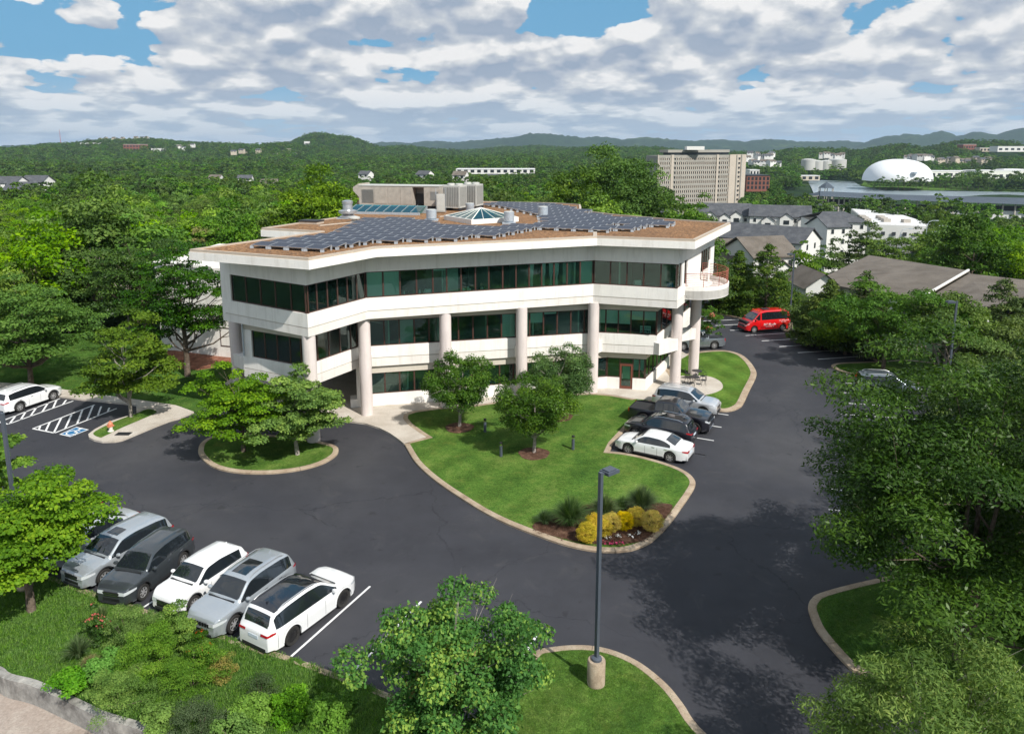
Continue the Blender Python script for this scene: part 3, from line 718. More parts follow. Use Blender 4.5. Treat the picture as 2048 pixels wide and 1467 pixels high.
sy_.build('wheelchair_marking', M['line'], kind='structure')
# ------------------------------------------------------------------ office building
V2 = lambda p: Vector((p[0], p[1]))
bld = empty('office_building', (0, 56, 0), 0, 'long white three storey office building with angled facade, round columns and solar panels', 'office building')
class _O: pass
def bpart(mb, name, mat, **k):
    """part of the building, mesh kept in world coordinates"""
    o = mb.build(name, mat, bld, **k); o.location = (0, -56, 0); return o
L0, L1, L2, L3, L4 = [V2(G(*p, 7.45)) for p in ((447, 640), (617, 674), (735, 638), (1186, 606), (1354, 617))]
rd = Vector((6.4, 13.1)).normalized()            # right end wall runs back
L5 = L4 + rd * 13.4; L6 = Vector((8, 86)); L7 = Vector((-16, 86)); L8 = Vector((-20.5, 66)); L9 = L0 + Vector((1.6, 3.0))
BACK3 = [L5, L6, L7, L8, L9]
F3 = [L0, L1, L2, L3, L4]
def line_x(p, d, q, e):
    k = (q - p).cross(e) / d.cross(e) if True else 0
    return p + d * k

def isect(p, d, q, e):
    den = d.x * e.y - d.y * e.x; w_ = q - p; k = (w_.x * e.y - w_.y * e.x) / den; return p + d * k
Z2 = 3.3
M0, M1 = V2(G(489, 752, Z2)), V2(G(608, 777, Z2)); MB_, M3, M4 = V2(G(740, 733, Z2)), V2(G(1195, 703, Z2)), V2(G(1313, 709, Z2))
M2 = isect(M1, (L2 - L1).normalized(), MB_, (M3 - MB_).normalized())
M5 = M4 + rd * 11.5
F2 = [M0, M1, M2, M3, M4]
Q1, Q4 = V2(G(742, 812, .13)), V2(G(1291, 780, .13))
Qd = (M3 - MB_).normalized(); Q3 = isect(Q1, Qd, Q4, (M3 - M4).normalized()); Q5 = Q4 + rd * 7.5
F1 = [Q1, Q3, Q4]

def ribbon(mb, pts, z0, z1, t=.25, side=1):
    """mitred wall along an open polyline; thickness goes to the left of travel (inside the building)"""
    n = len(pts); inn = []
    for i in range(n):
        d1 = (pts[i] - pts[i - 1]).normalized() if i else (pts[1] - pts[0]).normalized()
        d2 = (pts[i + 1] - pts[i]).normalized() if i < n - 1 else d1
        n1 = Vector((-d1.y, d1.x)); n2 = Vector((-d2.y, d2.x)); m_ = (n1 + n2).normalized(); inn.append(pts[i] + m_ * t / max(.3, m_.dot(n1)))
    vs = []
    for a, b in zip(pts, inn): vs += [(a.x, a.y, z0), (a.x, a.y, z1), (b.x, b.y, z1), (b.x, b.y, z0)]
    fs = []
    for i in range(n - 1):
        for e in range(4): fs.append((i * 4 + e, (i + 1) * 4 + e, (i + 1) * 4 + (e + 1) % 4, i * 4 + (e + 1) % 4))
    fs.append((0, 1, 2, 3)); k = (n - 1) * 4; fs.append((k + 3, k + 2, k + 1, k))
    return mb.add(vs, fs)
def shift(pts, d):
    n = len(pts); o_ = []
    for i in range(n):
        d1 = (pts[i] - pts[i - 1]).normalized() if i else (pts[1] - pts[0]).normalized()
        d2 = (pts[i + 1] - pts[i]).normalized() if i < n - 1 else d1
        n1 = Vector((-d1.y, d1.x)); n2 = Vector((-d2.y, d2.x)); m_ = (n1 + n2).normalized(); o_.append(pts[i] + m_ * d / max(.3, m_.dot(n1)))
    return o_
# --- third floor band: upper panel, shadow groove, lower panel
loop3 = F3 + [L5]
bpart(ribbon(MB(), loop3, 8.05, 8.97, .3), 'wall', M['stucco'])
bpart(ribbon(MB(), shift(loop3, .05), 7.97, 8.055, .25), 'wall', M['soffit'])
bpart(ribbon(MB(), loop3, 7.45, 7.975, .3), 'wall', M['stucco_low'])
bpart(ribbon(MB(), shift(loop3, .012), 10.85, 12.22, .28), 'wall', M['stucco'])
bpart(ribbon(MB(), [L9, L0], 7.45, 12.2, .25), 'wall', M['stucco'])
full3 = [tuple(p) for p in shift(F3, .22)] + [tuple(p) for p in (L5, L6, L7, L8, L9 + Vector((.3, 0)))]
bpart(MB().prism(full3, 7.49, 7.85), 'floor_slab', M['soffit'])
bpart(MB().prism(full3, 7.86, 7.89), 'carpet', M['room_floor'])
# second floor
loop2 = F2 + [M5]
bpart(ribbon(MB(), [M0 + Vector((.9, 2.2))] + loop2, 3.98, 4.86, .28), 'wall', M['stucco'])
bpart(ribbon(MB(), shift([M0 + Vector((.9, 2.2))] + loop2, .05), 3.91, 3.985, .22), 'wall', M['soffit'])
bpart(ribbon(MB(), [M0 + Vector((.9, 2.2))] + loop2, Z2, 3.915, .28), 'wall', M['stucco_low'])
bpart(ribbon(MB(), shift(loop2, .03), 6.82, 7.49, .25), 'wall', M['soffit'])  # header wall, shade below the third floor band painted in as darker beige
full2 = [tuple(p) for p in shift(F2, .2)] + [tuple(p) for p in (M5, L6, L7, L8, M0 + Vector((1.6, 3.)))]
bpart(MB().prism(full2, Z2 + .02, 3.62), 'floor_slab', M['soffit'])
bpart(MB().prism(full2, 3.63, 3.66), 'carpet', M['room_floor'])
# left end of second floor: blank wall strip beside the window
lw = (M1 - M0).normalized()
bpart(MB().wall(M0, M0 + lw * .95, 4.862, 6.82, .25), 'wall', M['stucco'])
# ground floor
bpart(ribbon(MB(), [Q1, Q3, Q3 + (Q4 - Q3).normalized() * .35], .0, 1.06, .3), 'wall', M['stucco'])
qd = (Q4 - Q3).normalized(); DA = Q3 + qd * 1.02; DB = DA + qd * 1.05
bpart(ribbon(MB(), [DB, Q4, Q5], .0, 1.06, .3), 'wall', M['stucco'])
bpart(MB().wall(Q3 + qd * .35, DA, 0, 1.06, .3), 'wall', M['stucco'])
bpart(ribbon(MB(), shift([Q1, Q3, Q4, Q5], .03), 2.72, 3.33, .24), 'wall', M['soffit'])  # ground floor header, its shade under the band is in the beige colour
# white pier next to the recessed entrance
pdir = (M2 - M1).normalized()
P0 = Q1 - Qd * 1.0
bpart(MB().wall(P0, Q1 - Qd * .003, 0, Z2 - .01, .9), 'pier', M['stucco'])
bpart(MB().wall(P0 - Qd * .5, P0 - Qd * .003, 0, .75, 1.1), 'plinth', M['stucco'])
E1 = P0 + Vector((-1.6, 3.2)); E2 = E1 + Vector((-9.76, 1.2))
E0 = P0 + Vector((.1, .95))
bpart(MB().wall(Vector((-24, 66)), Vector((-10, 66.5)), 0, Z2, .3), 'wall', M['stucco'])
bpart(MB().prism([tuple(p) for p in (shift([Q1, Q3, Q4, Q5], .3))] + [(6, 80), (-10, 80), (-10, 58)], .135, .16), 'carpet', M['room_floor'])

# --- window bays: each bay is a frame with a pane
def bay(p, q, z0, z1, lamp=None, name='window', bar=.05, dep=.09, inset=.10, first=True):
    p = V2(p); q = V2(q); L = (q - p).length; d = (q - p).normalized(); nrm = Vector((-d.y, d.x))
    c = (p + q) / 2 + nrm * inset
    Mx = Matrix.Translation((c.x, c.y - 56, 0)) @ Matrix.Rotation(math.atan2(d.y, d.x), 4, 'Z')
    h = L / 2; mb = MB()
    mb.box((-h, 0, z0), (-h + bar, dep, z1)).box((h - bar, 0, z0), (h, dep, z1)).box((-h + bar, 0, z0), (h - bar, dep, z0 + .07)).box((-h + bar, 0, z1 - .06), (h - bar, dep, z1))
    o_ = mb.build(name, M['frame'], bld); o_.matrix_local = Mx
    g = MB().box((-h + bar, dep * .45, z0 + .07), (h - bar, dep * .45 + .012, z1 - .06)).build('pane', M['glass'], o_)
    return o_
rb = random.Random(7)
def inner(p, q, z0, z1, off, mat, name, a=0., b=1., t=.02):
    """upright sheet behind the glass between fractions a..b of the bay"""
    p = V2(p); q = V2(q); d = q - p; n = Vector((-d.y, d.x)).normalized() * off
    return bpart(MB().wall(p + d * a + n, p + d * b + n, z0, z1, t), name, mat)
def glazing(p, q, z0, z1, n=None, widths=None, styles=None, **k):
    p = V2(p); q = V2(q); L = (q - p).length
    if widths is None: widths = [1.] * n
    tot = sum(widths); acc = 0
    for i, wd in enumerate(widths):
        a = p.lerp(q, acc / tot); acc += wd; b = p.lerp(q, acc / tot)
        e = (b - a).normalized() * .003
        bay(a + e, b - e, z0, z1, **k)
        s_ = styles[i] if styles else ''
        H_ = z1 - z0
        if s_.startswith('b'):     # blind pulled down by a share
            fr = float(s_[1:] or 1); inner(a, b, z1 - .05 - H_ * fr * .95, z1 - .05, .19, M['blind'], 'roller_blind', .04, .96)
        elif s_ == 'w': inner(a, b, z0 - .5, z1, 1.0, M['room_wall'], 'partition', 0, 1, .1)
        elif s_ == 'c':            # tied back curtains
            for (f0, f1) in ((.06, .40),):
                curtain(a.lerp(b, f0), a.lerp(b, f1), z0, z1)
        elif s_ == 'cc':
            curtain(a.lerp(b, .03), a.lerp(b, .36), z0, z1); curtain(a.lerp(b, .64), a.lerp(b, .97), z0, z1)
        elif s_ == 'p': sill_things(a, b, z0)
def curtain(a, b, z0, z1):
    d = (b - a); n = Vector((-d.y, d.x)).normalized() * .24; vs = []; K = 16; J = 8
    for j in range(J + 1):
        t = j / J; z = z1 - .08 - (z1 - z0 - .1) * t; sq = 1 - .55 * math.exp(-((t - .72) / .22) ** 2) if t < .72 else .45 + .25 * (t - .72) / .28
        for k in range(K + 1):
            u = k / K; x = .5 + (u - .5) * sq; wv = math.sin(u * 22) * .04
            pt = a + d * x + n * (1 + wv * 4); vs.append((pt.x, pt.y, z))
    fs = [(j * (K + 1) + k, (j + 1) * (K + 1) + k, (j + 1) * (K + 1) + k + 1, j * (K + 1) + k + 1) for j in range(J) for k in range(K)]
    bpart(MB().add(vs, fs), 'curtain', M['curtain'], smooth=True)
def sill_things(a, b, z0):
    d = (b - a); n = Vector((-d.y, d.x)).normalized()
    for k in range(rb.randint(2, 5)):
        c = a + d * rb.uniform(.1, .9) + n * rb.uniform(.3, .6); r = rb.uniform(.05, .12); h = rb.uniform(.12, .38)
        mb = MB().lathe([(r * .7, 0), (r, h * .4), (r * .8, h * .8), (r * .3, h)], (c.x, c.y, z0 + .02), 10)
        bpart(mb, rb.choice(['vase', 'pot', 'jar']), rb.choice([M['clutter_white'], M['clutter_white'], M['pot_green'], M['blind']]), smooth=True)
W3a, W3b = 8.975, 10.85
o3 = shift(F3, .06)
lf = (L1 - L0).normalized()
# left face: blank strip then five lights
s0 = L0 + lf * 1.05
bpart(MB().wall(L0 + Vector((.0, .012)), s0, W3a, W3b, .25), 'wall', M['stucco'])
glazing(s0, L1 - lf * .02, W3a, W3b, widths=[1, 1, 1, 1, 1.05], styles=['', '', '', 'w', ''])
glazing(L1 + (L2 - L1).normalized() * .02, L2, W3a, W3b, widths=[1.05, 1, 1, 1, 1, .9], styles=['', 'w', 'w', '', 'w', 'b1'])
glazing(L2, L3, W3a, W3b, widths=[1.05, 1.05, 1.05, 1.05, .9, .95, .95, .9, .95, .92, .92, .88, .88, .95, .95, .95], styles=['b1', 'b1', 'p', 'p', 'b.08', 'w', 'p', 'p', '', '', '', 'c', 'cc', 'c', 'w', 'b1'])
glazing(L3, L4 - (L4 - L3).normalized() * .02, W3a, W3b, n=5, styles=['', '', '', '', 'p'])
glazing(L4 + rd * .02, L4 + rd * 1.15, W3a, W3b, widths=[1], styles=['b1'])
bpart(MB().wall(L4 + rd * 1.15, L4 + rd * 1.9, W3a, W3b, .25), 'wall', M['stucco'])
# balcony door and wall beyond
DR = L4 + rd * 1.9
bay(DR + rd * .01, DR + rd * 1.0, 8.5, 11.4, name='balcony_door', bar=.07)
bpart(MB().wall(DR + rd * 1.01, DR + rd * 6.0, 8.97, 10.85, .26), 'wall', M['stucco'])
glazing(DR + rd * 6.02, L5 - rd * 1.6, W3a, W3b, n=4)
bpart(MB().wall(L5 - rd * 1.6, L5, W3a, W3b, .26), 'wall', M['stucco'])
# second floor glazing
W2a, W2b = 4.865, 6.82
glazing(M0 + lw * .96, M1 - lw * .02, W2a, W2b, n=4, styles=['', 'w', '', ''])
glazing(M1 + pdir * .02, M2, W2a, W2b, widths=[.35, 1, 1, 1, 1, .6], styles=['', 'w', '', 'w', 'b.5', ''])
md = (M3 - M2).normalized()
glazing(M2, M3, W2a, W2b, widths=[.7] + [1.] * 16, styles=['', '', '', 'w', '', '', '', '', '', '', 'b1', 'b.92', 'b.45', 'b.1', '', '', ''])
glazing(M3, M4 - (M4 - M3).normalized() * .1, W2a, W2b, widths=[.6, 1, 1, 1, 1], styles=['b.6', 'b.6', 'b.6', 'b.4', 'b.4'])
glazing(M4 + rd * .1, M5, W2a, W2b, n=7, styles=['b.5', '', '', '', '', '', ''])
bpart(MB().wall(M4 - (M4 - M3).normalized() * .1, M4, W2a, W2b, .1), 'corner_post', M['frame'])
# ground floor glazing
W1a, W1b = 1.065, 2.72
glazing(Q1, Q3 - Qd * .003, W1a, W1b, n=17, styles=['', '', 'p', '', '', '', '', 'p', 'p', '', '', '', '', '', '', '', ''])
glazing(Q3, DA, W1a, W1b, n=1)
glazing(DB, Q4, W1a, W1b, widths=[1, 1.05], styles=['b.6', 'b.6'])
glazing(Q4 + rd * .02, Q5, W1a, W1b, n=6, styles=['', '', 'b1', '', '', ''])
# red brown entrance door
dmid = (DA + DB) / 2; dro = MB(); 
Lh = (DB - DA).length / 2 - .01
dro.box((-Lh, 0, .14), (-Lh + .14, .08, 2.2)).box((Lh - .14, 0, .14), (Lh, .08, 2.2)).box((-Lh + .14, 0, .14), (Lh - .14, .08, .36)).box((-Lh + .14, 0, 2.06), (Lh - .14, .08, 2.2))
dw = dro.build('door', pbr('door_frame_paint', (.17, .055, .035), .5), bld)
dw.matrix_local = Matrix.Translation((dmid.x, dmid.y - 56, 0)) @ Matrix.Rotation(math.atan2(qd.y, qd.x), 4, 'Z') @ Matrix.Translation((0, .06, 0))
MB().box((-Lh + .14, .03, .36), (Lh - .14, .045, 2.06)).build('pane', M['glass'], dw)
MB().tube([(-Lh + .2, -.05, 1.0), (-Lh + .2, -.05, 1.4)], .018).build('handle', M['alu'], dw)
inner(DA, DB, .9, 2.1, .3, M['blind'], 'roller_blind', .2, .8)
bay(DA, DB, 2.21, 2.72, name='transom_window')
# interior dividing walls and dark back walls so the rooms read through the glass
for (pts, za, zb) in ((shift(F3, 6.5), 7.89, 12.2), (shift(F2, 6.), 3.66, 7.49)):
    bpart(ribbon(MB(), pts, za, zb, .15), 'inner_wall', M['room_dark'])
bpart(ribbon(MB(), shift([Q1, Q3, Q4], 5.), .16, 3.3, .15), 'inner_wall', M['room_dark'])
for (a, b, zl, zh, nn) in ((L2, L3, 7.89, 12.2, 5), (M2, M3, 3.66, 7.49, 5), (Q1, Q3, .16, 3.3, 4), (L0, L1, 7.89, 12.2, 2), (L3, L4, 7.89, 12.2, 2)):
    d = (b - a).normalized(); nr = Vector((-d.y, d.x))
    for k in range(nn):
        p = a.lerp(b, (k + .62) / nn); bpart(MB().wall(p + nr * .5, p + nr * 6.0, zl, zh, .12), 'inner_wall', M['room_wall'])
# desks and boxes faintly visible inside
for k in range(26):
    a, b, z = rb.choice([(L0, L1, 7.89), (L1, L2, 7.89), (L2, L3, 7.89), (L3, L4, 7.89), (M0, M1, 3.66), (M2, M3, 3.66), (M3, M4, 3.66)])
    d = (b - a).normalized(); nr = Vector((-d.y, d.x)); p = a.lerp(b, rb.uniform(.12, .88)) + nr * rb.uniform(.9, 2.6)
    o_ = MB().box((-.7, -.35, .68), (.7, .35, .73)).box((-.68, -.33, 0), (-.6, .33, .68)).box((.6, -.33, 0), (.68, .33, .68)).build('desk', rb.choice([M['room_wall'], M['blind'], M['room_dark']]), bld)
    o_.location = (p.x, p.y - 56, z); o_.rotation_euler = (0, 0, math.atan2(d.y, d.x) + rb.choice([0, PI / 2]))
for (a, b, f, z, mt, s_) in ((L0, L1, .16, W3a, 'clutter_blue', .28), (L0, L1, .62, W3a, 'clutter_yellow', .3), (L1, L2, .42, W3a, 'clutter_white', .15), (L3, L4, .52, W3a, 'clutter_white', .26), (L3, L4, .90, W3a, 'clutter_blue', .22), (L2, L3, .26, W3a, 'clutter_white', .2)):
    d = (b - a).normalized(); nr = Vector((-d.y, d.x)); p = a.lerp(b, f) + nr * .5
    bpart(MB().box((p.x - s_, p.y - s_ * .7, z - .3), (p.x + s_, p.y + s_ * .7, z + s_ * 1.6)), 'storage_box', M[mt])
# campaign sign inside the second floor corner window
def text_mesh(s_, size, ext=.004):
    cu = bpy.data.curves.new('lettering', 'FONT'); cu.body = s_; cu.size = size; cu.extrude = ext; cu.align_x = 'CENTER'; cu.align_y = 'CENTER'; cu.resolution_u = 2
    o_ = bpy.data.objects.new('t', cu); C.objects.link(o_); dg = bpy.context.evaluated_depsgraph_get()
    me = bpy.data.meshes.new_from_object(o_.evaluated_get(dg)); bpy.data.objects.remove(o_); me.name = 'lettering'; return me
dd = (M4 - M3).normalized(); sp = M3.lerp(M4, .80) + Vector((-dd.y, dd.x)) * .26
M['sign_pale'] = pbr('sign_pale', (.75, .85, .85), .6, var=0); M['sign_navy'] = pbr('sign_navy', (.02, .05, .10), .6, var=0)
sg = MB().box((-.42, 0, 4.88), (.42, .02, 5.54)).build('window_sign', M['sign_pale'], bld)
sg.matrix_local = Matrix.Translation((sp.x, sp.y - 56, 0)) @ Matrix.Rotation(math.atan2(dd.y, dd.x), 4, 'Z')
MB().box((-.38, -.008, 4.91), (.38, -.002, 5.20)).build('sign_field', M['sign_navy'], sg)
for s_, z, mt, sz_ in (('HARRIS', 5.37, 'sign_navy', .23), ('WALZ', 5.055, 'sign_pale', .25)):
    me = text_mesh(s_, sz_); me.materials.append(M[mt]); link('lettering', me, sg, (0, -.014, z), (PI / 2, 0, 0))

# --- columns with beams to the wall
def beam(a, b, z0, z1, t=.5):
    d = (b - a).normalized(); n = Vector((-d.y, d.x)) * t / 2
    return MB().prism([tuple(a - n), tuple(b - n), tuple(b + n), tuple(a + n)], z0, z1)
cols_px = [((481, 812), 7.45), ((625, 889), 7.45), ((733, 834), 7.45), ((1184, 786), 7.45), ((1349, 776), 7.45)]
cw = [V2(G(*p)) for p, _ in cols_px]
cw[1] = cw[1] + Vector((-.02, .45)); cw[2] = cw[2] + Vector((0, .3))
cB, cE = cw[2], cw[3]
allc = cw[:3] + [cB.lerp(cE, 1 / 3), cB.lerp(cE, 2 / 3), cE, cw[4], V2(G(1386, 750))]
# keep every shaft just inside the band above
for i, c in enumerate(allc):
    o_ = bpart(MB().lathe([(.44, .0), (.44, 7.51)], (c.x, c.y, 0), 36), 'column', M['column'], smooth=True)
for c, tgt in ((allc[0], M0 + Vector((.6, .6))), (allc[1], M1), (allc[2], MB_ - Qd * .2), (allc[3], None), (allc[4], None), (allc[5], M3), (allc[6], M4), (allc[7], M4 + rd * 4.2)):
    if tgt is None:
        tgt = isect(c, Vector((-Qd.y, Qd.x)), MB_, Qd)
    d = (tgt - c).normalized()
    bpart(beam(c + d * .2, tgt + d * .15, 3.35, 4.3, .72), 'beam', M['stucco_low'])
# drainpipe near the left column
p = M0 + lw * .25 - Vector((-lw.y, lw.x)) * .12
bpart(MB().tube([(p.x, p.y, 4.9), (p.x, p.y, 7.45)], .06), 'drainpipe', M['galv'])
# stair seen beside the right column
sa = M4 + rd * 3.2 + Vector((1.6, -.6)); sdir = rd
vs = []; 
stp = MB()
for k in range(9): p = sa + sdir * (k * .42); stp.wall(p, p + sdir * .43, .9 + k * .34 - .9, 1.25 + k * .34, .12)
# --- balcony
bc_ = L4 + rd * 5.6; bn = Vector((rd.y, -rd.x)); arc = []
for k in range(25):
    a = PI * k / 24; arc.append(bc_ - rd * 3.2 * math.cos(a) + bn * 2.75 * math.sin(a))
bpart(MB().prism([tuple(p) for p in arc], 7.78, 8.42), 'balcony_slab', M['stucco'])
bpart(ribbon(MB(), arc, 7.74, 8.72, .18), 'balcony_wall', M['stucco'])
rail = shift(arc, .10)
rl = MB()
for z in (8.78, 8.92, 9.06, 9.20, 9.34, 9.48, 9.62): rl.tube([(p.x, p.y, z) for p in rail], .017, 5)
rl.tube([(p.x, p.y, 9.76) for p in rail], .03, 6)
for p in rail[::4]: rl.tube([(p.x, p.y, 8.70), (p.x, p.y, 9.76)], .025, 5)
bpart(rl, 'railing', M['rust_rail'])
# lounge chair back on the balcony
p = bc_ + rd * 1.9 + bn * .7
bpart(MB().prism([tuple(p), tuple(p + rd * .5), tuple(p + rd * .5 + bn * .06), tuple(p + bn * .06)], 8.45, 10.2), 'slatted_chair_back', M['stucco'])

# --- roof
ZR = 12.9
rp = [V2(G(x, y, ZR)) for x, y in ((377, 498), (617, 516), (752, 493), (1194, 472), (1391, 478.7), (1462, 444.5), (1350, 438), (1230, 428), (1163, 420), (1162, 408.5), (1110, 405), (960, 402), (725, 412), (700, 430), (521, 455.5), (640, 462), (522, 478))]
rpoly = ccw([tuple(p) for p in rp]); rV = [Vector(p) for p in rpoly]
inn = offset(rpoly, .28)
bpart(MB().prism(offset(rpoly, .06), 12.2, 12.36), 'soffit', M['soffit'])
bpart(MB().prism(offset(rpoly, .10), 12.37, 12.8), 'gravel_roof', M['gravel'])
closed = rV + [rV[0]]
def ring(poly, z0, z1, t, name, mat):
    P_ = [Vector(p) for p in poly]; I_ = [Vector(p) for p in offset(poly, t)]; n = len(P_); vs = []; fs = []
    for a, b in zip(P_, I_): vs += [(a.x, a.y, z0), (a.x, a.y, z1), (b.x, b.y, z1), (b.x, b.y, z0)]
    for i in range(n):
        j = (i + 1) % n
        for e in range(4): fs.append((i * 4 + e, j * 4 + e, j * 4 + (e + 1) % 4, i * 4 + (e + 1) % 4))
    bpart(MB().add(vs, fs), name, mat)
ring(rpoly, 12.18, 12.72, .12, 'fascia', M['stucco'])
ring(offset(rpoly, .05), 12.72, 12.9, .2, 'coping', M['coping'])
# white strip joints in the gravel field
for a, b in (((1194, 473), (1194, 452)), ((640, 452), (790, 437)), ((880, 434), (920, 430))):
    a = V2(G(*a, 12.8)); b = V2(G(*b, 12.8))
    if a is not None and b[0] != a[0] and b[1] - a[1] < 20: bpart(MB().wall(a, b, 12.78, 12.86, .3), 'roof_strip', M['coping'])
bpart(MB().wall(V2(G(522, 478, 0)) * 0 + rp[16], rp[15], 9.0, 12.3, .3), 'wall', M['stucco'])
# lower rear wing on the left
RW = [Vector((-34.2, 70.9)), Vector((-27.6, 68.2)), Vector((-20.8, 70)), Vector((-20.8, 82)), Vector((-33, 84))]
rw = MB().prism([tuple(p) for p in RW], 0, 8.6); bpart(rw, 'wall', M['stucco'])
bpart(MB().wall(RW[1], Vector((-20.8, 66)), 0, 8.6, .3), 'wall', M['stucco'])
ring(offset(ccw([tuple(p) for p in RW]), -.15), 8.5, 8.75, .3, 'fascia', M['stucco'])
rwd = (RW[1] - RW[0]).normalized(); d2 = (Vector((-20.8, 66)) - RW[1]).normalized()
for t in (.35, 1.5): bay(RW[1] + d2 * t, RW[1] + d2 * (t + 1.1), 1.2, 3.0, inset=-.04)
for t in (2.0, 3.2): bay(RW[0] + rwd * t, RW[0] + rwd * (t + 1.15), 1.2, 3.0, inset=-.04)

# --- solar panels
u = Vector((.93, -.365)).normalized(); v_ = Vector((-u.y, u.x))
arr_px = [(470, 493), (640, 503.5), (700, 494), (722, 487), (765, 484), (800, 481), (880, 480), (935, 475), (1015, 471), (1062, 457), (1195, 460), (1262, 459), (1352, 450), (1362, 441), (1240, 432), (1200, 424), (1127, 406.5), (965, 404), (945, 420), (900, 446), (860, 439), (800, 436), (700, 433), (700, 447), (655, 459), (640, 466), (575, 472), (530, 482)]
arr = [G(x, y, 13.05) for x, y in arr_px]
hole = [G(x, y, 12.9) for x, y in ((880, 449), (905, 434), (965, 412), (1075, 436), (1075, 448), (940, 456))]
hole2 = [G(x, y, 12.9) for x, y in ((835, 450), (880, 436), (835, 430))]
pw, pd, tilt = 1.42, 1.08, R(7)
pm_ = MB()
pan = MB(); pan.cur = 0; pan.box((-pw / 2 + .03, -pd / 2 + .03, .0), (pw / 2 - .03, pd / 2 - .03, .032)); pan.cur = 1
for a, b in (((-pw / 2, -pd / 2, -.005), (pw / 2, -pd / 2 + .03, .038)), ((-pw / 2, pd / 2 - .03, -.005), (pw / 2, pd / 2, .038)), ((-pw / 2, -pd / 2 + .03, -.005), (-pw / 2 + .03, pd / 2 - .03, .038)), ((pw / 2 - .03, -pd / 2 + .03, -.005), (pw / 2, pd / 2 - .03, .038))): pan.box(a, b)
po = pan.build('solar_panel', [M['solar'], M['alu']]); pme = po.data; bpy.data.objects.remove(po)
sup = MB(); n_pan = 0; spts = []
o0 = Vector(G(485, 492, 12.9))
for j in range(-4, 46):
    for i in range(-4, 46):
        c = o0 + u * (i * (pw + .035) + (j * .22)) + v_ * (j * 1.36 + .5)
        if n_pan >= 298: break
        corners = [c + u * (sx_ * pw / 2) + v_ * (sy2 * pd / 2) for sx_ in (-1, 1) for sy2 in (-1, 1)]
        xs = np.array([q.x for q in corners] + [c.x]); ys = np.array([q.y for q in corners] + [c.y])
        if inside(arr, xs, ys).all() and not inside(hole, xs, ys).any() and inside(rpoly, xs, ys).all():
            if rb.random() < .015: continue
            spts.append((c, j)); n_pan += 1
spts.sort(key=lambda t: t[0].y)
for c, j in spts:
    o_ = link('solar_panel', pme, bld, (c.x, c.y - 56, 13.06)); 
    o_.rotation_euler = Matrix.Rotation(math.atan2(u.y, u.x), 3, 'Z').to_euler()
    o_.rotation_euler.rotate_axis('X', tilt)
    for s1 in (-1, 1):
        q = c + u * s1 * pw * .46; f = q - v_ * .5; b_ = q + v_ * .5
        sup.box((f.x - .12, f.y - .07, 12.8), (f.x + .12, f.y + .07, 12.97)); sup.box((b_.x - .05, b_.y - .05, 12.8), (b_.x + .05, b_.y + .05, 13.1))
bpart(sup, 'panel_support', M['galv'], kind='stuff')
print('solar panels', n_pan)

# --- rooftop plant (lifted on and off, so things of their own)
def rv(x, y): return Vector(G(x, y, 12.8))
def rthing(name, px, rz, label, cat, group=None):
    p = rv(*px); return empty(name, (p.x, p.y, 12.8), rz, label, cat, group)
# vents and fans
def vent(px, r, h, label, kind):
    t = rthing('roof_vent', px, 0, label, 'roof vent')
    if kind == 'drum':
        MB().box((-r * 1.3, -r * 1.3, 0), (r * 1.3, r * 1.3, .12)).build('curb', M['galv'], t)
        MB().lathe([(r * .8, .12), (r, .25), (r, h), (r * .9, h + .02)], n=24).build('drum', M['galv'], t, smooth=True)
        MB().lathe([(r * .92, h + .021), (r * .8, h + .05), (.05, h + .07)], n=24).build('lid', M['hvac_grey'], t, smooth=True)
    elif kind == 'mushroom':
        MB().lathe([(r * .9, 0), (r * 1.05, .12), (r * .62, .35), (r * 1.1, .5), (r * 1.1, .72), (r * .62, .82), (r * .58, 1.35), (r * .66, 1.38), (r * .66, 1.62), (r * .3, 1.72)], n=24).build('housing', M['alu'], t, smooth=True)
        MB().box((-r * 1.2, -r * 1.2, -.02), (r * 1.2, r * 1.2, .05)).build('curb', M['galv'], t)
    else:
        MB().lathe([(r * .5, 0), (r * .5, .28), (r, .3), (r * 1.02, .42), (r * .4, .55)], n=20).build('cap', M['hvac_grey'], t, smooth=True)
        MB().lathe([(r * .75, -.02), (r * .7, .06)], n=16).build('flashing', M['galv'], t)
vent((696, 436), .78, 1.6, 'shiny aluminium mushroom exhaust fan at the left edge of the roof', 'mushroom')
vent((709, 444), .52, .5, 'small low white vent cap just in front of the shiny exhaust fan', 'cap')
vent((863, 441), .48, 1.0, 'pale blue grey vent drum between the solar panels and the tall grey cabinet', 'drum')
vent((1018, 447), .46, 1.05, 'pale blue grey vent drum at the front right corner of the pyramid skylight', 'drum')
vent((1086, 434), .48, 1.0, 'pale blue grey vent drum standing among the panels right of the pyramid skylight', 'drum')
vent((940, 424), .45, .9, 'vent drum half hidden between the condensers and the pyramid skylight', 'drum')
t = rthing('roof_hatch', (623, 447), -.3, 'small dark low roof hatch on the bare gravel left of the exhaust fan', 'roof hatch')
MB().box((-.9, -.6, 0), (.9, .6, .22)).build('frame', M['coping'], t); MB().box((-.95, -.65, .22), (.95, .65, .32)).build('lid', M['dark'], t)
